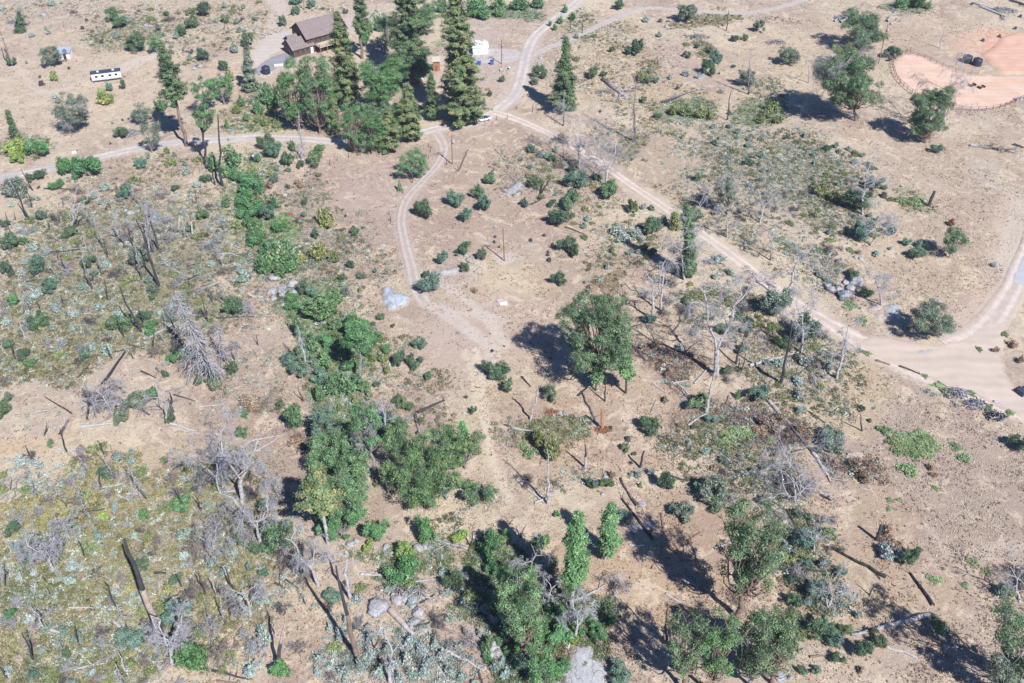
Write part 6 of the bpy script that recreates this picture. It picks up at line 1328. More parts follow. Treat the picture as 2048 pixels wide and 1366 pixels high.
brush_pile(1208, 185, 40, 12, 60, 'grey branch litter beside the charred log heap', ('pale', 'grey'))
brush_pile(355, 620, 60, 40, 110, 'loose grey branch litter above the giant dead conifer', ('pale', 'grey'))
brush_pile(1105, 826, 30, 12, 140, 'patch of bright orange wood chips beside a slender snag', ('orange',), 'wood_chip_pile')
brush_pile(1206, 860, 34, 10, 150, 'ring of orange wood chips around the orange snag', ('orange',), 'wood_chip_pile')
brush_pile(1472, 1192, 40, 26, 200, 'spread of cut tan wood pieces under the tall leaning oak trunk', ('tan', 'brown'), 'wood_chip_pile')

# leafless grey brush: four shapes, every dead bush its own object
DB = []
for i in range(5):
    sg = Segs(); r = np.random.default_rng(700 + i)
    for k in range(9):
        a = r.uniform(0, 6.28); t = r.uniform(.15, 1.1); twig_fan(sg, np.array([0, 0, 0.]), np.array([math.cos(a) * math.sin(t), math.sin(a) * math.sin(t), math.cos(t)]), r.uniform(.7, 1.1), .03, r, BARKC[('twig', 'duntwig', 'grey', 'darktwig', 'duntwig')[i]], 2, .25)
    DB.append(segs_mesh(sg, 'branches', 3))
def dead_bush(x, y, w):
    o = bpy.data.objects.new('dead_bush', DB[fr.integers(5)]); k = w / ppm(y) / 2; o.location = at(x, y + w * .2); o.rotation_euler = (0, 0, fr.uniform(0, 6.28)); o.scale = (k * fr.uniform(.85, 1.25), k, k * fr.uniform(.7, 1.1)); link(o)
    OCC.append((x, y, w * .5)); register(o, 'leafless grey bush', 'dead bush', x, y, 'leafless grey bushes')
for q in [(85, 1105, 70), (110, 1090, 50), (400, 1180, 50), (520, 1290, 50), (20, 1240, 40), (420, 1250, 50), (450, 1300, 60), (370, 1290, 60), (470, 1210, 44), (440, 940, 60), (410, 960, 50), (400, 1080, 60), (510, 1060, 60), (580, 1110, 60), (610, 1140, 60), (560, 990, 50), (540, 960, 44), (470, 690, 30), (400, 700, 40), (440, 660, 34), (210, 800, 50), (190, 790, 40), (350, 460, 26), (330, 440, 30), (300, 430, 26), (430, 490, 34), (150, 1000, 30), (60, 400, 24), (160, 400, 24), (1580, 960, 60), (1610, 975, 50), (1600, 1070, 40), (1340, 560, 36), (1355, 500, 30), (1340, 600, 30), (1380, 620, 30), (1290, 590, 26), (1310, 560, 24), (1120, 280, 30), (1160, 290, 26), (1230, 300, 26), (1660, 500, 26), (1700, 360, 24), (1050, 960, 34), (1100, 1160, 50), (1130, 1250, 50), (1240, 1170, 40), (2030, 1150, 50), (60, 650, 30), (15, 760, 30), (480, 545, 22), (740, 880, 34)]: dead_bush(*q)
def fill_with(poly, n, fn, w0, w1, clear=.3):
    xs_ = [p[0] for p in poly]; ys_ = [p[1] for p in poly]; k = 0
    for _ in range(n * 12):
        if k >= n: break
        x, y = fr.uniform(min(xs_), max(xs_)), fr.uniform(min(ys_), max(ys_)); w = fr.uniform(w0, w1)
        if not inside_poly(x, y, poly) or any(math.hypot(a - x, c - y) < (w + b) * clear for a, c, b in OCC): continue
        p = at(x, y)
        if np.min(np.hypot(ROADPTS[:, 0] - p.x, ROADPTS[:, 1] - p.y)) < 3 + w / ppm(y) / 2: continue
        fn(x, y, w); k += 1
fill_with([(0, 900), (480, 900), (620, 1100), (600, 1366), (0, 1366)], 50, dead_bush, 16, 36)
fill_with([(0, 390), (260, 350), (480, 420), (500, 700), (200, 760), (0, 740)], 46, dead_bush, 14, 32)
fill_with([(1280, 520), (1450, 540), (1700, 680), (1690, 780), (1450, 760), (1300, 680)], 26, dead_bush, 14, 30)
fill_with([(1400, 860), (1660, 880), (1700, 1300), (1560, 1340), (1450, 1000)], 18, dead_bush, 18, 34)
fill_with([(1060, 270), (1300, 280), (1760, 420), (1740, 520), (1400, 430), (1100, 380)], 20, dead_bush, 12, 24)
fill_with([(640, 1140), (980, 1150), (980, 1366), (640, 1366)], 12, dead_bush, 20, 40)
fill_with([(0, 0), (520, 0), (500, 130), (230, 90), (0, 60)], 12, dead_bush, 9, 18)
def small_log(x, y, w):
    a = fr.normal() * .6 + (0 if fr.random() < .6 else 1.2); L = w * fr.uniform(.6, 1.3); c = ['char', 'black', 'grey', 'pale', 'brown'][fr.integers(5)]
    log(x - math.cos(a) * L, y - math.sin(a) * L * .7, x + math.cos(a) * L, y + math.sin(a) * L * .7, fr.uniform(2, 3.6) * ppm(y) / 8, c, None, 2, int(fr.random() < .3))
fill_with([(0, 390), (260, 350), (480, 420), (540, 800), (0, 860)], 30, small_log, 12, 26, .15)
fill_with([(0, 900), (480, 900), (620, 1100), (600, 1366), (0, 1366)], 26, small_log, 16, 34, .15)
fill_with([(1240, 650), (1640, 700), (1700, 1340), (1280, 1250)], 26, small_log, 14, 30, .15)
def small_snag(x, y, w):
    h = fr.uniform(2, 7) * ppv(y); lean = (1024 - x) / (2953 - y) * -h * .9
    kd = 'pole' if fr.random() < .6 else 'fir'
    if kd == 'pole': snag('pole', x, y, x + lean + fr.normal() * 3, y - h, 8, col=['black', 'char', 'grey'][fr.integers(3)], stubs=int(fr.integers(1, 5)))
    else: snag('fir', x, y, x + lean + fr.normal() * 3, y - h, 16 + w * .4, base='black', zlow=.2, dense=6)
fill_with([(0, 390), (260, 350), (480, 420), (520, 740), (0, 760)], 26, small_snag, 12, 30, .15)
fill_with([(0, 900), (480, 900), (620, 1100), (600, 1366), (0, 1366)], 20, small_snag, 16, 34, .15)

# ------------------------------------------------------------------ buildings, vehicles and other made things
M_WALL = mat_plain('brown_siding', S(104, 76, 70, .8), .8, 0, .12, 1.2)
def mat_shingle():
    m, nt, b, out = new_mat('roof_shingles'); p = pos(nt)
    br = node(nt, 'ShaderNodeTexBrick'); br.inputs['Scale'].default_value = 2.2; br.inputs['Mortar Size'].default_value = .02
    for i, c in ((1, S(150, 136, 134, .8)), (2, S(134, 120, 119, .8)), (3, S(106, 96, 96, .8))): br.inputs[i].default_value = (*c, 1)
    nt.links.new(p, br.inputs[0])
    nt.links.new(scale_col(nt, br.outputs[0], ramp(nt, noise_n(nt, 1.0, 5, .6, p), .3, .7, .85, 1.15)), b.inputs['Base Color']); b.inputs['Roughness'].default_value = .9
    return m
M_SHING = mat_shingle()
M_TRIM = mat_plain('dark_trim', S(70, 60, 60, .8), .6)
M_GLASS = mat_plain('window_glass', S(60, 84, 78, .6), .12, 0, .2)
M_GREEN = mat_plain('green_door_paint', S(58, 92, 78, .8), .5)
M_WOOD = mat_plain('weathered_timber', S(170, 124, 84, .8), .8, 0, .25, 3)
M_DECK = mat_plain('deck_boards', S(214, 204, 190, .7), .8, 0, .15, 3)
M_WHITE = mat_plain('white_paint', S(238, 240, 242, .85), .4, 0, .05, 2)
M_WMETAL = mat_ribbed('white_ribbed_metal', S(232, 236, 240, .85), .4, 0)
M_GALV = mat_ribbed('galvanized_roofing', S(176, 186, 204, .85), .35, 0, .35)
M_BLACK = mat_plain('black_poly', S(52, 60, 78, .7), .45, 0, .15)
M_DARK = mat_plain('dark_membrane', S(66, 74, 92, .8), .5, 0, .2)
M_RUBBER = mat_plain('tyre_rubber', S(44, 44, 48, .8), .8)
M_RIM = mat_plain('wheel_metal', S(170, 174, 180, .8), .3, .7)
M_CAR = mat_plain('white_car_paint', S(244, 246, 250, .9), .2, 0, .01)
M_CARGLASS = mat_plain('tinted_glass', S(30, 40, 58, .7), .08, 0, .05)
M_BLUE = mat_plain('blue_plastic', S(60, 104, 176, .9), .4)
M_RED = mat_plain('red_paint', S(190, 72, 56, .9), .5, 0, .2)
M_RUST = mat_plain('rusty_steel', S(142, 98, 80, .85), .75, .2, .25, 4)
M_POLE = mat_plain('pole_wood', S(152, 120, 98, .8), .85, 0, .2, 3)
M_CONC = mat_plain('concrete', S(206, 202, 196, .75), .85, 0, .1, 1)
M_LAMP = mat_plain('lamp_lens', S(230, 232, 230, .8), .1)
M_TAIL = mat_plain('tail_lens', S(170, 40, 40, .8), .2)

# --- the brown house: garage wing in front, two-storey main block behind it, roofs with ridges along the same direction
hb = at(569, 102); hu = math.radians(37.5)
house = empty('gabled_house', (hb.x, hb.y, hb.z), hu)      # local +x runs along the ridges, -y towards the camera side
def gable(x0, x1, y0, y1, z0, eave, ridge, ov=.5, th=.22):
    """walls as a closed gabled block and two roof planes"""
    ym = (y0 + y1) / 2
    w = MB(); w.poly([(x0, y0, z0), (x0, y0, eave), (x0, ym, ridge), (x0, y1, eave), (x0, y1, z0)], (x1 - x0, 0, 0))
    s = (ridge - eave) / (ym - y0); r = MB()
    for sg_, ye in ((-1, y0), (1, y1)):
        e = ye + sg_ * ov; ze = eave - s * ov
        pts = [(x0 - ov, e, ze + .06), (x1 + ov * .3, e, ze + .06), (x1 + ov * .3, ym + sg_ * .003, ridge + .06), (x0 - ov, ym + sg_ * .003, ridge + .06)]
        r.poly(pts, (0, 0, th))
    return w, r
GW = 7.4
w, r = gable(0, 8.6, -GW, 0, -.4, 2.9, 5.3); w.build('wall', M_WALL, house); r.build('roof', M_SHING, house)
w, r = gable(6.2, 22.5, -7.0, 4.6, -.4, 5.6, 9.4, .7); w.build('wall', M_WALL, house); r.build('roof', M_SHING, house)
w, r = gable(2.0, 6.1, -2.6, 3.4, -.4, 2.9, 4.9, .4); w.build('wall', M_WALL, house); r.build('roof', M_SHING, house)
for y0, y1 in ((-6.7, -4.3), (-3.2, -.8)):
    d = MB(); d.box(-.05, y0, -.2, -.004, y1, 2.2); d = d.build('garage_door', M_TRIM, house)
    f = MB(); f.box(-.09, y0 - .12, 2.2, -.002, y1 + .12, 2.36); f.box(-.09, y0 - .12, -.2, -.002, y0, 2.2); f.box(-.09, y1, -.2, -.002, y1 + .12, 2.2); f.build('door_frame', M_GREEN, d)
def window(x, y, z, w_, h_, face, parent=house):
    o_ = MB(); t = .07
    if face == 'y': o_.box(x, y - t, z, x + w_, y - .003, z + h_)
    else: o_.box(x - t, y, z, x - .003, y + w_, z + h_)
    p_ = o_.build('window', M_GREEN, parent); g_ = MB(); m_ = .12
    if face == 'y': g_.box(x + m_, y - t - .02, z + m_, x + w_ - m_, y - t + .01, z + h_ - m_)
    else: g_.box(x - t - .02, y + m_, z + m_, x - t + .01, y + w_ - m_, z + h_ - m_)
    g_.build('pane', M_GLASS, p_)
for x in (1.2, 3.2, 5.2): window(x, -GW, 1.1, 1.1, 1.2, 'y')
for x in (9.2, 11.0, 12.8, 15.0, 17.4, 19.6): window(x, -7.0, 3.4, 1.1, 1.5, 'y')
for y in (-5.2, 1.8): window(6.2, y, 3.6, 1.1, 1.3, 'x')
d = MB(); d.box(6.9, -GW - .08, -.2, 7.9, -GW - .003, 2.1).build('door', M_WHITE, house)
dk = MB(); dk.box(8.7, -11.2, 2.55, 20.5, -7.05, 2.75); dk = dk.build('balcony', M_DECK, house)
rl = MB()
for z in (3.1, 3.4, 3.7): rl.box(8.7, -11.25, z, 20.5, -11.19, z + .06); rl.box(8.66, -11.19, z, 8.72, -7.1, z + .06)
rl.build('railing', M_WOOD, dk)
for x in (8.9, 11.8, 14.7, 17.6, 20.3):
    q = MB(); q.box(x - .1, -11.18, -.4, x + .1, -10.98, 3.8); q.build('post', M_WOOD, dk)
for i in range(2):
    q = MB(); q.tube((3 + i * 3, -5 + i, 4.2), (3 + i * 3, -5 + i, 5.1), .1); q.build('vent_pipe', M_GALV, house)
register(house, '', 'house', 615, 80, None, 'brown house with mauve shingle gables and garage wing beside the dark driveway')

def shed(px, py, L, W_, Hh, rz, name, wall, roof, label, slope=.5, cat='shed', gab=False, pale=None):
    b = at(px, py); e = empty(name, b, rz)
    w = MB(); w.box(0, -W_, -.3, L, 0, Hh)
    w.build('wall', wall, e)
    r = MB()
    if gab:
        s_ = slope; ym = -W_ / 2
        r.poly([(-.2, -W_ - .2, Hh + .02), (L + .2, -W_ - .2, Hh + .02), (L + .2, ym, Hh + s_), (-.2, ym, Hh + s_)], (0, 0, .1)); r.poly([(-.2, .2, Hh + .02), (L + .2, .2, Hh + .02), (L + .2, ym, Hh + s_ + .004), (-.2, ym, Hh + s_ + .004)], (0, 0, .1))
        for x in (0, L - .06): r.poly([(x, -W_, Hh + .01), (x, 0, Hh + .01), (x, ym, Hh + s_)], (.06, 0, 0))
    else: r.poly([(-.3, -W_ - .4, Hh + .03), (L + .3, -W_ - .4, Hh + .03), (L + .3, .3, Hh + slope), (-.3, .3, Hh + slope)], (0, 0, .12))
    r.build('roof', roof, e)
    register(e, '', cat, px, py, None, label)
    return e
s = shed(112, 110, 5.8, 4.2, 2.1, .16, 'metal_shed', M_WHITE, M_GALV, 'small pale shed with a bluish metal roof behind the round oak', .5)
d = MB(); d.box(3.6, -4.27, -.1, 4.6, -4.21, 1.8).build('door', M_TRIM, s)
d = MB(); d.box(.5, -4.26, .9, 1.5, -4.205, 1.6).build('window', M_GLASS, s)
s = shed(943, 97, 5.6, 6.0, 2.6, .12, 'metal_garage', M_WMETAL, M_WMETAL, 'white metal garage with roll-up door above the parking pad', .9, 'garage', True)
d = MB(); d.box(1.2, -6.1, -.2, 4.6, -6.02, 2.2).build('roller_door', M_WHITE, s)
for i, (x, y, l) in enumerate([(.6, -5.2, 1.6), (2.6, -4.9, 1.4), (1.2, -2.6, 1.8), (4.0, -2.2, 1.2)]):
    q = MB(); q.box(x, y, 3.25, x + l, y + .9, 3.75); q.build('roof_unit', M_CONC if i % 2 else M_WHITE, s)
q = MB(); q.box(-.5, -7.6, -.35, 6.2, -.0, .04); q.build('slab', M_CONC, s)
s = shed(866, 136, 2.4, 3.0, 3.6, .1, 'wooden_shed', M_WOOD, M_DECK, 'narrow tall brown wooden shed between the massive pines', .35)
d = MB(); d.box(.6, -3.06, -.1, 1.5, -3.005, 2.0).build('door', M_RUST, s)

# --- white travel trailer
tb = at(186, 160); trl = empty('travel_trailer', tb, .31)
b = MB(); b.box(0, -2.5, .55, 9.6, 0, 3.0); b.build('body', M_WHITE, trl, bevel=.12)
b = MB(); b.box(-.15, -2.6, 3.02, 9.75, .1, 3.18); b.build('roof', M_DARK, trl)
for x in (1.2, 3.2, 5.6, 7.6):
    q = MB(); q.box(x, -2.56, 1.7, x + .9, -2.503, 2.35); f = q.build('window', M_TRIM, trl); q = MB(); q.box(x + .08, -2.58, 1.78, x + .82, -2.565, 2.27); q.build('pane', M_CARGLASS, f)
q = MB(); q.box(4.55, -2.55, .7, 5.2, -2.502, 2.4); q.build('door', M_WHITE, trl)
q = MB(); q.box(0.3, -2.55, .62, 9.3, -2.501, .95); q.build('skirt_stripe', M_GALV, trl)
for x in (4.0, 4.9):
    for y in (-2.52, -.25):
        q = MB(); q.tube((x, y, .36), (x, y + .24, .36), .36, k=16); wv = q.build('wheel', M_RUBBER, trl); q = MB(); q.tube((x, y - .02, .36), (x, y + .1, .36), .2, k=12); q.build('rim', M_RIM, wv)
q = MB(); q.tube((9.6, -.6, .5), (11, -1.25, .5), .06); q.tube((9.6, -1.9, .5), (11, -1.25, .5), .06); q.tube((11, -1.25, 0), (11, -1.25, .8), .05); q.build('hitch', M_TRIM, trl)
for x in (2.0, 7.0):
    q = MB(); q.box(x, -1.6, 3.19, x + .7, -.9, 3.45); q.build('roof_vent', M_WHITE, trl)
register(trl, '', 'trailer', 208, 142, None, 'long white travel trailer with dark flat roof parked on the pale track')
cb = at(226, 151); cart = empty('utility_cart', cb, .31)
q = MB(); q.box(0, -1.1, .45, 2.3, 0, .6); q.box(0, -1.1, .6, .06, 0, 1.1); q.box(2.24, -1.1, .6, 2.3, 0, 1.1); q.box(.06, -1.1, .6, 2.24, -1.04, 1.1); q.box(.06, -.06, .6, 2.24, 0, 1.1); q.build('bed', M_DARK, cart)
for y in (-1.3, .02):
    q = MB(); q.tube((1.1, y, .3), (1.1, y + .2, .3), .3, k=14); q.build('wheel', M_RUBBER, cart)
q = MB(); q.tube((2.3, -.55, .5), (3.3, -.55, .4), .04); q.build('drawbar', M_TRIM, cart)
register(cart, '', 'cart', 232, 147, None, 'small dark open cart standing at the end of the white travel trailer')

# --- white car: lofted hatchback body with a dark glasshouse
cb = at(951 + 2, 243); car = empty('parked_car', cb, .36)
prof = [(0.05, .35, .55), (.02, .62, .62), (.35, .80, .78), (1.15, .93, .86), (2.0, .98, .9), (3.4, 1.0, .9), (4.3, 1.04, .86), (4.66, .9, .78), (4.7, .5, .7), (4.6, .3, .66)]
body = MB(); rings = []
for x, z, w_ in [(0, .55, .62), (.25, .68, .78), (.9, .82, .88), (1.6, .93, .92), (2.6, .97, .93), (3.6, .99, .92), (4.35, 1.02, .86), (4.7, .84, .74)]:
    rings.append([(x, -w_, .28), (x, -w_ * 1.02, .55), (x, -w_ * .94, z), (x, w_ * .94, z), (x, w_ * 1.02, .55), (x, w_, .28)])
body.loft(rings).build('body', M_CAR, car, True)
gh = MB(); gr = []
for x, z0, w0, z1, w1 in [(1.0, .84, .78, .87, .74), (1.9, .9, .84, 1.33, .62), (2.4, .93, .85, 1.44, .64), (3.1, .95, .84, 1.42, .62), (3.9, .97, .8, 1.24, .6), (4.45, .98, .74, 1.03, .64)]:
    gr.append([(x, -w0, z0), (x, -w1, z1), (x, w1, z1), (x, w0, z0)])
g_ = gh.loft(gr).build('cabin', M_CARGLASS, car, True)
q = MB()
for sg_ in (-1, 1):
    q.tube((1.1, sg_ * .79, .9), (2.0, sg_ * .66, 1.38), .035); q.tube((2.0, sg_ * .66, 1.38), (3.2, sg_ * .65, 1.43), .035); q.tube((3.2, sg_ * .65, 1.43), (4.4, sg_ * .72, 1.04), .035); q.tube((2.65, sg_ * .84, .95), (2.6, sg_ * .66, 1.43), .03)
q.build('roof_rail', M_CAR, car)
for x in (.95, 3.75):
    for y in (-.95, .73):
        q = MB(); q.tube((x, y, .33), (x, y + .22, .33), .34, k=18); wv = q.build('wheel', M_RUBBER, car); q = MB(); q.tube((x, y - .012 if y < 0 else y + .1, .33), (x, y + .1 if y < 0 else y + .232, .33), .22, k=14); q.build('rim', M_RIM, wv)
for y in (-.58, .3):
    q = MB(); q.box(.03, y, .56, .2, y + .28, .68); q.build('headlight', M_LAMP, car, bevel=.02)
    q = MB(); q.box(4.58, y, .8, 4.74, y + .28, .92); q.build('tail_light', M_TAIL, car, bevel=.02)
for sg_ in (-1, 1):
    q = MB(); q.box(1.45, min(sg_ * .92, sg_ * 1.08), .92, 1.62, max(sg_ * .92, sg_ * 1.08), 1.04); q.build('mirror', M_CAR, car, bevel=.02)
register(car, '', 'car', 965, 237, None, 'white hatchback car with dark roof parked where the gravel and dirt roads meet')

def tank(px, py, dia, h, label):
    b = at(px, py); e = empty('water_tank', b); R_ = dia / 2; t = MB(); rg = []
    for z, r_ in [(-.3, 1), (0, 1)] + [(h * .78 * i / 12, 1 + (.012 if i % 2 else -.008)) for i in range(1, 13)] + [(h * .84, .94), (h * .93, .6), (h * .97, .26), (h, .24), (h, .02)]:
        rg.append([(math.cos(a) * R_ * r_, math.sin(a) * R_ * r_, z) for a in [2 * math.pi * i / 28 for i in range(28)]])
    t.loft(rg).build('body', M_BLACK, e, True)
    q = MB(); q.tube((0, 0, h), (0, 0, h + .16), R_ * .2, k=18); q.build('lid', M_BLACK, e)
    q = MB(); q.tube((R_ * .9, -R_ * .5, .3), (R_ * 1.15, -R_ * .6, .3), .09); q.build('outlet', M_GALV, e)
    register(e, '', 'water tank', px, py, None, label)
    return e
tank(533, 147, 2.9, 2.9, 'black water tank standing at the dark driveway edge below the house')
pad = MB(); pb = at(533, 147); pad.tube((pb.x, pb.y, pb.z - .3), (pb.x, pb.y, pb.z + .08), 2.0, k=24); pad = pad.build('tank_pad', M_CONC); register(pad, '', 'slab', 534, 150, None, 'round pale concrete pad under the black driveway tank')
tank(1933, 124, 3.2, 2.7, 'black water tank closer to the arena corner, nearer the red marker post')
tank(1953, 130, 3.2, 2.7, 'black water tank of the arena pair, the one away from the red marker post')
q = MB(); b = at(1925, 124); q.tube((b.x, b.y, b.z - .1), (b.x, b.y, b.z + 1.0), .28, .06, 12); q.box(b.x - .35, b.y - .35, b.z - .02, b.x + .35, b.y + .35, b.z + .06); q = q.build('marker_cone', M_RED); register(q, '', 'cone', 1925, 122, None, 'small red marker cone beside the black tanks')

def bin_(px, py, name, mat, sx, sy, sz, rz, label, cat, lid=None):
    b = at(px, py); e = empty(name, b, rz); rings = [[(-sx * k, -sy * k, z), (sx * k, -sy * k, z), (sx * k, sy * k, z), (-sx * k, sy * k, z)] for z, k in ((0.1, .42), (sz, .5))]
    q = MB(); q.loft(rings); q.build('body', mat, e); q = MB(); q.box(-sx * .54, -sy * .56, sz + .003, sx * .54, sy * .52, sz + .1); q.build('lid', lid or mat, e, bevel=.02)
    q = MB(); q.tube((-sx * .4, sy * .45, .15), (sx * .4, sy * .45, .15), .14); q.build('wheels', M_RUBBER, e)
    register(e, '', cat, px, py, None, label)
bin_(984, 129, 'wheeled_bin', M_BLUE, 1.2, 1.0, 1.5, .2, 'blue wheeled bin standing alone near the pole by the white garage', 'bin', M_DARK)
bin_(958, 130, 'wheeled_bin', M_BLUE, 1.3, 1.1, 1.3, -.2, 'blue bin at the rim of the tallest pine near the white garage', 'bin')
bin_(902, 128, 'storage_barrel', M_BLUE, 1.1, 1.1, 1.2, 0, 'blue barrel between the brown shed and the tallest pine', 'barrel')
def culvert(px, py, L, R_, rz, label, mat=M_GALV, name='metal_culvert', cat='pipe'):
    b = at(px, py); e = empty(name, b, rz); q = MB()
    rg = [[(x, math.cos(a) * r_, R_ + math.sin(a) * r_) for a in [2 * math.pi * i / 24 for i in range(24)]] for x, r_ in [(-L / 2, R_)] + [(-L / 2 + L * i / 24, R_ * (1 + .02 * (i % 2))) for i in range(1, 24)] + [(L / 2, R_)]]
    q.loft(rg).build('shell', mat, e, True); q = MB(); q.tube((-L / 2 - .02, 0, R_), (-L / 2 + .05, 0, R_), R_ * .82, k=20); q.build('opening', M_TRIM, e)
    register(e, '', cat, px, py, None, label)
culvert(512, 319, 2.6, .95, .9, 'white metal cylinder lying among willow bushes below the gravel road')
culvert(558, 133, 3.2, .45, .25, 'long white cylinder tank lying beside the driveway bush', M_WHITE, 'propane_tank', 'tank')
culvert(1002, 142, .9, .4, .4, 'small grey drum below the pole by the white garage', M_GALV, 'steel_drum', 'drum')
culvert(1018, 138, .9, .4, 1.2, 'small pale drum furthest out on the bare yard by the white garage', M_WHITE, 'steel_drum', 'drum')
def crate(px, py, s, mat, rz, name, label, cat='debris', h=.5):
    b = at(px, py); e = empty(name, b, rz); q = MB(); q.box(-s, -s * .6, .05, s, s * .6, h * .8); q.build('body', mat, e, bevel=.03)
    q = MB()
    for i in range(4): q.box(-s + i * s * .55, -s * .66, h * .8 + .004, -s + i * s * .55 + s * .35, s * .66, h * .8 + .06)
    q.build('slats', mat, e); register(e, '', cat, px, py, None, label)
crate(829, 166, 1.6, M_RED, .3, 'farm_implement', 'rusty red farm implement under the dark oak by the brown shed', h=1.2)
crate(842, 160, .9, M_WHITE, -.2, 'storage_box', 'white box beside the rusty red implement')
crate(975, 180, .8, M_WOOD, .1, 'timber_crate', 'orange-brown crate lying beside small bushes in the yard')
crate(1007, 608, .9, M_WHITE, .2, 'plywood_sheet', 'white board lying on the pale grass near the trail fork', h=.15)
crate(999, 602, .7, M_CONC, .5, 'plywood_sheet', 'broken grey board heap just above the white board', h=.3)
crate(636, 647, .7, M_WHITE, 1.1, 'plastic_sheet', 'white sheet lying on the green creek bank', h=.25)
crate(1115, 830, 1.0, M_GALV, .3, 'tarpaulin', 'blue-grey tarp lying beside the bright orange wood chips', h=.15)
crate(2046, 786, 1.4, M_DARK, .5, 'dark_box', 'dark angular object cut by the photo edge beside the wide dirt road', h=1.4)
crate(2036, 200, 1.2, M_GALV, .4, 'feed_trough', 'pale metal trough at the arena fence end', h=.8)
crate(149, 306, .6, M_WHITE, .3, 'white_bucket', 'small white object on the straw above the gravel road', h=.6)
crate(582, 430, .6, M_RED, .3, 'red_scrap', 'tiny red scrap beside the creek bushes', h=.3)
crate(570, 391, .6, M_CONC, .5, 'grey_scrap', 'small bluish scrap on the bare slope above the creek', h=.4)
for x, y, l in [(1944, 172, 'dark jump block in the earthen arena, nearer the dead arching tree'), (1962, 176, 'brown heap of poles in the earthen arena')]:
    b = at(x, y); e = empty('training_jump', b, .5); q = MB()
    for i in range(4): q.tube((-1.1, i * .35 - .5, .2 + .12 * (i % 2)), (1.2, i * .3 - .5, .25), .09)
    q.build('poles', M_TRIM if x < 1950 else M_RUST, e); q = MB(); q.box(-1.2, -.7, 0, -.95, .8, .8); q.box(1.0, -.7, 0, 1.25, .8, .7); q.build('supports', M_TRIM, e); register(e, '', 'equipment', x, y, None, l)
b = at(836, 866); tw = MB()
tw.loft([[(b.x + math.cos(a) * R_, b.y + math.sin(a) * R_, b.z + z) for a in [2 * math.pi * i / 20 for i in range(20)]] for R_, z in ((.5, .05), (.62, .12), (.5, .26), (.28, .2), (.28, .08))]).build('old_tyre', M_RUBBER, None, True)
register(bpy.data.objects['old_tyre'], '', 'tyre', 836, 866, None, 'old pale tyre lying beside the short charred log by the oak thicket')

# --- utility poles
def utility_pole(bx, by, tx, ty, label, arm=True, can=False, k=0.15, az=.6):
    b = at(bx, by); T = top_at(b, tx, ty); H = T.z - b.z; lx = T.x - b.x; e = empty('utility_pole', b)
    q = MB(); q.tube((0, 0, -.3), (lx, 0, H), .19, .12, 12); q.build('pole', M_POLE, e)
    if arm:
        c, s_ = math.cos(az), math.sin(az)
        for z in (H - .5,) if not can else (H - .4, H - 1.3):
            xx = lx * z / H; q = MB(); q.tube((xx - 1.3 * c, -1.3 * s_ - .02, z), (xx + 1.3 * c, 1.3 * s_ - .02, z), .085, k=6); ar = q.build('crossarm', M_POLE, e)
            for t in (-1.15, -.45, .45, 1.15):
                q = MB(); q.tube((xx + t * c, t * s_, z + .08), (xx + t * c, t * s_, z + .32), .06, k=8); q.build('insulator', M_LAMP, ar)
    if can:
        z = H - 2.2; xx = lx * z / H; q = MB(); q.tube((xx + .36, -.2, z - .45), (xx + .36, -.2, z + .45), .26, k=14); q.build('transformer', M_GALV, e, True)
    register(e, '', 'utility pole', bx, by, None, label)
utility_pole(1009, 522, 1006, 458, 'wooden utility pole standing in the pale bare circle', az=.1)
utility_pole(905, 329, 903, 270, 'wooden utility pole beside the bend of the winding trail', can=True)
utility_pole(1003, 128, 1003, 79, 'wooden utility pole with transformer beside the white garage', can=True)
utility_pole(1757, 127, 1776, 48, 'tallest wooden utility pole at the far corner of the arena', can=True)
utility_pole(18, 113, 0, 62, 'brown utility pole at the photo edge beside a small dark shrub', can=True)
utility_pole(608, 20, 606, -30, 'utility pole cut by the top edge above the brown house')

# --- arena fence: posts and two rails
def fence(name, pts, ph, post_r, label, rails=2, mat=M_RUST, gap=2.6, rmat=None, lean=0):
    P, _ = catmull([at(*p) for p in pts], .4)
    d = np.concatenate([[0], np.cumsum(np.linalg.norm(np.diff(P, axis=0), axis=1))]); n = int(d[-1] / gap)
    Q = [(np.interp(i * gap, d, P[:, 0]), np.interp(i * gap, d, P[:, 1])) for i in range(n + 1)]
    o0 = Vector((*Q[0], gz(*Q[0]))); e = empty(name, o0); q0 = Vector(o0)
    L = [Vector((x, y, gz(x, y))) - q0 for x, y in Q]; lr = np.random.default_rng(len(Q))
    for p in L:
        m_ = MB(); t_ = p + Vector((lr.normal() * .07, lr.normal() * .07, ph)); m_.tube(p - Vector((0, 0, .2)), t_, post_r, k=8); m_.build('post', mat, e)
    for k in range(rails):
        m_ = MB(); z = ph * (.92 - .42 * k)
        for a, b_ in zip(L[:-1], L[1:]):
            m_.tube(a + Vector((0, 0, z)), b_ + Vector((0, 0, z)), post_r * .55, k=6)
        m_.build('rail', rmat or mat, e)
    m = len(pts) // 2
    register(e, '', 'fence', pts[m][0], pts[m][1], None, label)
fence('arena_fence', [(1820, 103), (1800, 112), (1786, 126), (1786, 142), (1800, 168), (1838, 198), (1868, 210), (1915, 220), (1955, 223), (2000, 217), (2030, 206), (2060, 192)], 1.7, .1, 'rust-brown rail fence curving round the near side of the earthen arena')
fence('arena_fence', [(1820, 110), (1850, 118), (1882, 133), (1915, 145), (1940, 149), (1968, 148)], 1.5, .08, 'low rail fence along the far side of the earthen arena below the tanks')
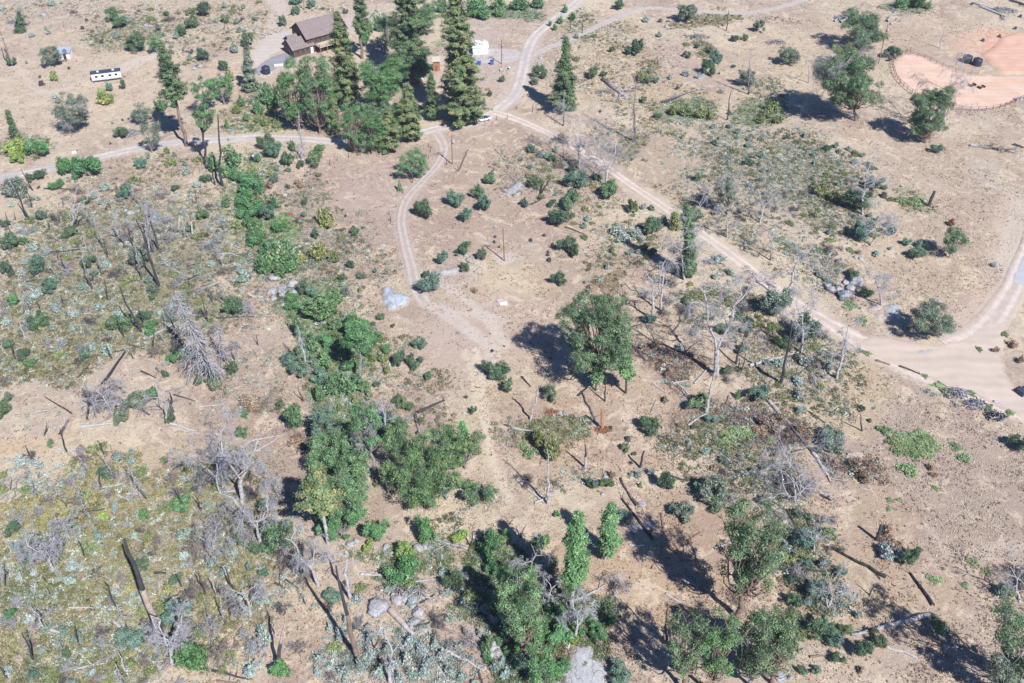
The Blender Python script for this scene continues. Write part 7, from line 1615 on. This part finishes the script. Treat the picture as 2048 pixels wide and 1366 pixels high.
for i, (x, y) in enumerate([(660, 330), (675, 322), (697, 316), (716, 312), (858, 295), (861, 304), (858, 318), (825, 366), (806, 387), (779, 430), (781, 443), (916, 342), (893, 330), (993, 240), (1014, 240), (1034, 218), (970, 246), (934, 575), (1150, 342)]):
    b = at(x, y); h = 1.5; q = MB(); q.tube((0, 0, -.2), (.05 * (i % 3), .03, h), .1, .09, 8)
    q = q.build('fence_post', M_RUST if i % 2 else M_TRIM); q.location = b; register(q, 'single fence post', 'post', x, y, 'lone fence posts')

# small dark stumps and cut rounds on the clearings
for i, (x, y, w) in enumerate([(663, 229 + 3, 6), (1088, 472, 7), (1061, 482, 8), (1105, 490, 7), (1095, 511, 7), (1098, 522, 10), (1096, 505, 6), (691, 433, 6), (594, 445, 8), (1255, 880, 12), (1221, 857, 8), (1262, 927, 7), (1738, 843, 9), (1766, 394, 14), (1436, 278, 6), (706, 956 - 500, 0 + 7), (165, 58, 8), (203, 86, 8), (173, 42, 7), (245, 241, 5), (257, 239, 5), (221, 288, 5), (984, 703, 7), (1200, 224, 6), (1438, 148, 5), (1362, 277, 6), (784, 723, 9), (725, 457, 6), (988, 485, 6), (998, 495, 5), (990, 475, 6), (205, 406, 6), (212, 420, 6), (78, 377, 7), (1384, 856, 9), (1326, 799, 0 + 8), (1168, 566, 6), (1943, 9, 6), (2040, 34, 7), (2030, 58, 7), (1965, 82, 7), (1998, 82 - 8, 7), (80, 175 - 20, 6), (138, 138, 6), (83, 170, 12), (1494, 672, 6), (776, 1173 - 120, 0 + 7), (728, 1172, 8)]):
    b = at(x, y); R_ = w / ppm(y) / 2; sg = Segs(); r = np.random.default_rng(i)
    n = 8; sg.add((0, 0, -.1), (R_ * .15, 0, R_ * 1.1), R_ * .95, R_ * .72, BARKC['black' if i % 3 else 'char'])
    for j in range(4):
        a = r.uniform(0, 6.28); sg.add((0, 0, .1), (math.cos(a) * R_ * 1.5, math.sin(a) * R_ * 1.5, 0), R_ * .35, R_ * .12, BARKC['black'])
    o = bpy.data.objects.new('burnt_stump', segs_mesh(sg, 'stump', 9)); o.location = b; link(o)
    register(o, 'small burnt stump' if w < 10 else 'thick burnt stump', 'stump', x, y, 'burnt stumps')

# ------------------------------------------------------------------ countless growth: dry grass, low ground cover, pebbles, each one object
gr_ = np.random.default_rng(5150)
def field_points(n, py0=-10, py1=1385):
    """random ground points, an even number per area of the picture's ground, thinned with distance"""
    y = 75 + (400 - 75) * gr_.random(n) ** 1.35; x = gr_.uniform(-1, 1, n) * (y * .56 + 45)
    return x, y
rp_tree = None
def road_dist(x, y):
    d = np.full(len(x), 1e9)
    for nm, (P, W, c) in ROADS.items():
        d = np.minimum(d, seg_dist(x, y, P[::6]) - W.mean() / 2 - (1.5 if nm == 'dirt_road' else 0))
    return d
VDS = lambda c: c * .72 + c.mean(1, keepdims=True) * .28 * np.array([.97, 1, 1.1])
def tufts(name, n, accept, tone_fn, size, per, spread, aspect, up, label):
    x, y = field_points(n); gb, gv, vcc = ground_fields(x, y)
    keep = accept(x, y, gb, gv) & (road_dist(x, y) > .4)
    x, y, gb, vcc = x[keep], y[keep], gb[keep], vcc[keep]; z = relief(x, y)
    m = len(x); tone = tone_fn(m, gb, vcc)
    P = np.repeat(np.stack([x, y, z + size * .5], 1), per, 0) + gr_.normal(size=(m * per, 3)) * spread * np.array([1, 1, .25])
    N = gr_.normal(size=(m * per, 3)) + np.array([0, 0, .35]); U = gr_.normal(size=(m * per, 3)) * .4 + np.array([0, 0, 1.0]) if up else None
    col = np.repeat(tone, per, 0) * gr_.uniform(.8, 1.25, (m * per, 1))
    V, Q, C = cards(P, N, size * gr_.uniform(.5, 1.4, m * per), col, gr_, aspect, U)
    o = bpy.data.objects.new(name, mesh_np(name, V, Q, None, C, LEAF)); o.color = (1, 1, 1, 1); link(o); o['kind'] = 'stuff'; o['label'] = label
    return o
dens_n = lambda x, y, s, k: fbm(x / k, y / k, s, 4)
AR = [tuple(at(*p)[:2]) for p in ((1800, 105), (1784, 140), (1838, 200), (1950, 224), (2060, 205), (2100, 60), (1990, 70))]
BL = [tuple(at(*p)[:2]) for p in ((1700, 680), (1800, 670), (1900, 690), (2010, 540), (2100, 480), (2100, 860), (1950, 800))]
HS = [tuple(at(*p)[:2]) for p in ((500, 150), (500, 90), (580, 55), (700, 30), (705, 90), (600, 125))]
def inside_v(x, y, P):
    c = np.zeros(len(x), bool); j = len(P) - 1
    for i in range(len(P)):
        c ^= ((P[i][1] > y) != (P[j][1] > y)) & (x < (P[j][0] - P[i][0]) * (y - P[i][1]) / (P[j][1] - P[i][1] + 1e-12) + P[i][0]); j = i
    return c
bare = lambda x, y: inside_v(x, y, AR) | inside_v(x, y, BL) | inside_v(x, y, HS)
tufts('dry_grass', 150000, lambda x, y, g, v: (dens_n(x, y, 12, 6) + .25 * (v > .1) + gr_.normal(size=len(x)) * .1 > .5) & ~bare(x, y),
      lambda m, g, vc_: g * 1.12 + gr_.normal(size=(m, 1)) * .02, .11, 3, .16, 2.2, True, 'dead straw-coloured grass tufts over the dry slopes')
tufts('ground_cover', 150000, lambda x, y, g, v: (v * 1.7 + (dens_n(x, y, 33, 3) - .5) * 2.0 + gr_.normal(size=len(x)) * .12 > .62) & (v > .12) & ~bare(x, y),
      lambda m, g, vc_: vc_ * gr_.uniform(.75, 1.35, (m, 1)), .15, 4, .24, 1.3, False, 'low olive and green ground cover between the bushes')
tufts('weeds', 26000, lambda x, y, g, v: (dens_n(x, y, 55, 5) + gr_.normal(size=len(x)) * .08 > .56) & (v > .1) & ~bare(x, y),
      lambda m, g, vc_: tone_pick('sagegreen', m, gr_), .16, 7, .24, 1.8, True, 'tiny grey-green plants sprinkled through the ground cover')
tufts('litter', 34000, lambda x, y, g, v: (dens_n(x, y, 8, 4) > .56) & ~bare(x, y), lambda m, g, vc_: tone_pick('dry', m, gr_) * .62, .13, 3, .2, 2.0, False, 'dark dead leaf litter and small twigs on the ground')

SAGE = [(1500, 330, 150, 80, 1.), (1620, 330, 120, 60, .7), (1450, 330, 80, 60, .7), (1400, 250, 60, 24, .5), (1560, 300, 120, 40, .8), (1480, 480, 70, 30, .5), (1620, 540, 60, 50, .6), (1590, 500, 80, 40, .5), (1440, 560, 60, 30, .6), (1250, 470, 60, 24, .8), (1110, 320, 70, 30, .5), (330, 420, 150, 60, .5), (250, 480, 120, 60, .4), (100, 590, 120, 60, .6), (60, 500, 80, 40, .4), (200, 640, 100, 50, .5), (90, 960, 110, 50, .6), (200, 1120, 200, 130, .45), (400, 1060, 100, 80, .4), (330, 950, 100, 60, .35), (780, 1320, 170, 60, 1.), (540, 1290, 60, 60, .7), (960, 1230, 80, 60, .5), (660, 1260, 60, 50, .5), (1380, 900, 50, 30, .3), (1640, 1190, 50, 60, .5), (1600, 760, 60, 40, .6), (1660, 730, 40, 30, .6), (150, 20, 120, 20, .4), (440, 40, 90, 30, .3), (1320, 60, 80, 24, .4), (1220, 60, 60, 20, .4), (60, 1330, 120, 50, .3), (440, 1330, 80, 60, .4), (1880, 790, 60, 20, .5), (1700, 1000, 20, 20, .0)]
def sagef(x, y):
    g = np.zeros(len(x)); wx = (fbm(x / 9, y / 9, 121, 3) - .5) * 9; wy = (fbm(x / 9, y / 9, 143, 3) - .5) * 12
    for a, b_, c_, d_, s_ in SAGE: g = np.maximum(g, patch_mask(a, b_, c_, d_, x, y, wx, wy) * s_)
    return g
def brush(n, tones_fn, accept, name, label, rmin, rmax, per=34):
    """low round tufts too many to count: small mounds of upright leaves, all one object"""
    x, y = field_points(n); gb, gv, vcc = ground_fields(x, y); k = accept(x, y, gv) & (road_dist(x, y) > .8) & ~bare(x, y); x, y, gv, vcc = x[k], y[k], gv[k], vcc[k]; m = len(x); z = relief(x, y)
    R_ = gr_.uniform(rmin, rmax, m); tone = tones_fn(m, vcc)
    a = gr_.uniform(0, 6.28, (m, per)); t = np.sqrt(gr_.random((m, per))) * 1.35; q = gr_.uniform(.55, 1.05, (m, per)) * R_[:, None]
    D = np.stack([np.cos(a) * np.sin(t), np.sin(a) * np.sin(t), np.cos(t) * .9], -1)
    P = (np.stack([x, y, z], 1)[:, None] + D * q[..., None]).reshape(-1, 3); U = D.reshape(-1, 3) + gr_.normal(size=(m * per, 3)) * .25; N = gr_.normal(size=(m * per, 3)) * .6 + D.reshape(-1, 3) * .4
    V, Q, C = cards(P, N, np.repeat(R_ * .15, per), np.repeat(tone, per, 0) * gr_.uniform(.8, 1.2, (m * per, 1)), gr_, 1.8, U)
    o = bpy.data.objects.new(name, mesh_np(name, V, Q, None, C, LEAF)); o.color = (1, 1, 1, 1); link(o); o['kind'] = 'stuff'; o['label'] = label; return o
brush(60000, lambda m, v: tone_pick('sage', m, gr_) * .9, lambda x, y, g: (sagef(x, y) * .62 + dens_n(x, y, 71, 7) + gr_.normal(size=len(x)) * .08 > .92) , 'undergrowth', 'small blue-grey sage tufts massed in the brushfields', .3, .75, 30)
brush(22000, lambda m, v: tone_pick('greytwig', m, gr_) * .8, lambda x, y, g: (g * .5 + dens_n(x, y, 173, 8) + gr_.normal(size=len(x)) * .07 > .8) & (g > .2), 'dead_stems', 'thin dead grey stems standing through the low growth', .2, .6, 18)
brush(26000, lambda m, v: tone_pick('sage', m, gr_), lambda x, y, g: (g * .55 + dens_n(x, y, 73, 9) + gr_.normal(size=len(x)) * .06 > .76) & (g > .15), 'undergrowth', 'small pale grey sage tufts dotted through the green ground cover', .25, .75, 26)
brush(60000, lambda m, v: v * gr_.uniform(.7, 1.3, (m, 1)), lambda x, y, g: (g * .6 + dens_n(x, y, 81, 5) + gr_.normal(size=len(x)) * .08 > .73) & (g > .2), 'undergrowth', 'low olive and green leafy tufts massed between the bushes', .25, .8, 30)
brush(9000, lambda m, v: tone_pick('sagegreen', m, gr_), lambda x, y, g: (dens_n(x, y, 91, 16) + gr_.normal(size=len(x)) * .07 > .62) , 'undergrowth', 'scattered tiny grey-green plants on the open dry slopes', .12, .34, 16)
def pebbles(n, region, name, col, label, smin, smax):
    xs_ = [p[0] for p in region]; ys_ = [p[1] for p in region]
    W_ = [tuple(at(*p)[:2]) for p in region]
    x = gr_.uniform(min(p[0] for p in W_), max(p[0] for p in W_), n); y = gr_.uniform(min(p[1] for p in W_), max(p[1] for p in W_), n)
    k = inside_v(x, y, W_) & (fbm(x / 5, y / 5, 17, 3) + gr_.normal(size=n) * .12 > .5) & (road_dist(x, y) > .3) & ~inside_v(x, y, BL); x, y = x[k], y[k]; m = len(x); z = relief(x, y)
    s_ = gr_.uniform(smin, smax, m)
    oc = np.array([[1, 0, 0], [0, 1, 0], [-1, 0, 0], [0, -1, 0], [0, 0, .8], [0, 0, -.4]], float); T0 = np.array([[0, 1, 4], [1, 2, 4], [2, 3, 4], [3, 0, 4], [1, 0, 5], [2, 1, 5], [3, 2, 5], [0, 3, 5]])
    V = np.stack([x, y, z + .04], 1)[:, None] + oc[None] * s_[:, None, None] * gr_.uniform(.7, 1.2, (m, 6, 1))
    T = (np.arange(m)[:, None, None] * 6 + T0[None]).reshape(-1, 3); c = np.repeat(np.array(S(*col, .72))[None] * gr_.uniform(.7, 1.15, (m, 1)), 6, 0)
    o = bpy.data.objects.new(name, mesh_np(name, V.reshape(-1, 3), None, T, c, BARK)); link(o); o['kind'] = 'stuff'; o['label'] = label
pebbles(9000, [(1700, 760), (1850, 800), (2060, 860), (2060, 1120), (1760, 1120), (1740, 900)], 'gravel', (214, 206, 178), 'pale pebbles and tiny pale plants strewn over the slope below the road', .07, .2)
pebbles(8000, [(1760, 330), (1880, 320), (2060, 330), (2060, 500), (1960, 600), (1800, 600), (1760, 460)], 'gravel', (216, 206, 176), 'pale pebbles and tiny pale plants strewn over the slope above the dirt road', .08, .2)

# ------------------------------------------------------------------ labels: what it looks like, and how to find it
LM = [('brown gabled house', 615, 80), ('white travel trailer', 208, 142), ('metal-roofed shed', 127, 103), ('driveway water tank', 533, 143), ('white car', 965, 237), ('white garage', 957, 85), ('arena near fence', 1880, 212), ('twin black tanks', 1943, 122),
      ('pale-circle pole', 1009, 522), ('trail-bend pole', 905, 329), ('arena-corner pole', 1757, 127), ('domed rock slab', 790, 600), ('orange snag', 1204, 858), ('leaning bark snag', 300, 1220), ('giant dead conifer', 415, 740), ('clearing oak', 1196, 690),
      ('oak thicket', 865, 935), ('flat rock outcrop', 1782, 628), ('angular boulder heap', 1685, 578), ('roadside branch heap', 1935, 803), ('prickly pear patch', 1830, 888), ('longest grey log', 1780, 1252), ('creek boulders', 573, 590), ('bedrock sheet', 1165, 1335),
      ('forked white tree', 1436, 640), ('burnt snag pair', 705, 1240), ('yellow reeds', 540, 242), ('small rock slab', 1285, 1055), ('vase-shaped dead tree', 1588, 950), ('short grey trunk', 1862, 398), ('charred log heap', 1230, 178), ('dead oak tangle', 482, 940),
      ('columnar conifer', 1130, 150), ('road-leaning pine', 350, 200), ('stout smooth log', 800, 1245), ('ridge road oak', 1374, 26), ('brushfield white tree', 1525, 420), ('white broken trunk', 330, 810), ('white curved tree', 155, 425), ('round bush pair', 1795, 1112), ('bottom corner oak', 2035, 1280), ('bent-trunk oak', 1520, 1095), ('crossed logs', 836, 826), ('gravel road', 340, 288)]
ORD = ['', 'first', 'second', 'third', 'fourth', 'fifth', 'sixth', 'seventh', 'eighth', 'ninth', 'tenth', 'eleventh', 'twelfth', 'thirteenth', 'fourteenth', 'fifteenth', 'sixteenth', 'seventeenth', 'eighteenth', 'nineteenth', 'twentieth'] + [f'{w_}-{t_}' for w_ in ('twenty', 'thirty') for t_ in ('first', 'second', 'third', 'fourth', 'fifth', 'sixth', 'seventh', 'eighth', 'ninth')]
buckets = {}
for o, phrase, px, py, label in THINGS:
    if label: o['label'] = label; continue
    ds = sorted(LM, key=lambda l: math.hypot(l[1] - px, (l[2] - py) * 1.2)); X = ds[0]
    vx, vy = px - X[1], py - X[2]
    best = None
    for l in ds[1:]:
        wx, wy = l[1] - X[1], l[2] - X[2]; L_ = math.hypot(wx, wy)
        if L_ > 800: continue
        c = (vx * wx + vy * wy) / (L_ * math.hypot(vx, vy) + 1e-6) - L_ / 2500
        if best is None or c > best[0]: best = (c, l[0])
    buckets.setdefault((phrase, X[0], best[1]), []).append((math.hypot(vx, vy), o))
used = set()
for (phrase, X, Y), L_ in buckets.items():
    L_.sort(key=lambda t: t[0])
    for i, (d, o) in enumerate(L_):
        if len(L_) == 1: t = f"{phrase} out from the {X} towards the {Y}"
        else: t = f"{phrase}, {ORD[min(i + 1, 38)]} from the {X} towards the {Y}"
        o['label'] = t
print('things', len(THINGS), 'max bucket', max(len(v) for v in buckets.values()))
kinds = {}
for o, *_ in THINGS: kinds[o.name.split('.')[0]] = kinds.get(o.name.split('.')[0], 0) + 1
print(kinds)


# ------------------------------------------------------------------ thin air between the camera and the ground
hz = MB(); hz.box(-1500, -200, -8, 1500, 1500, 150); m_, nt_, b_, out_ = new_mat('thin_haze'); nt_.nodes.remove(b_)
pv = nt_.nodes.new('ShaderNodeVolumePrincipled'); pv.inputs['Color'].default_value = (.62, .78, 1.0, 1); pv.inputs['Density'].default_value = .0001
nt_.links.new(pv.outputs[0], out_.inputs[1]); haze = hz.build('haze', m_); haze['kind'] = 'stuff'; haze['label'] = 'thin pale haze in the air over the whole slope'
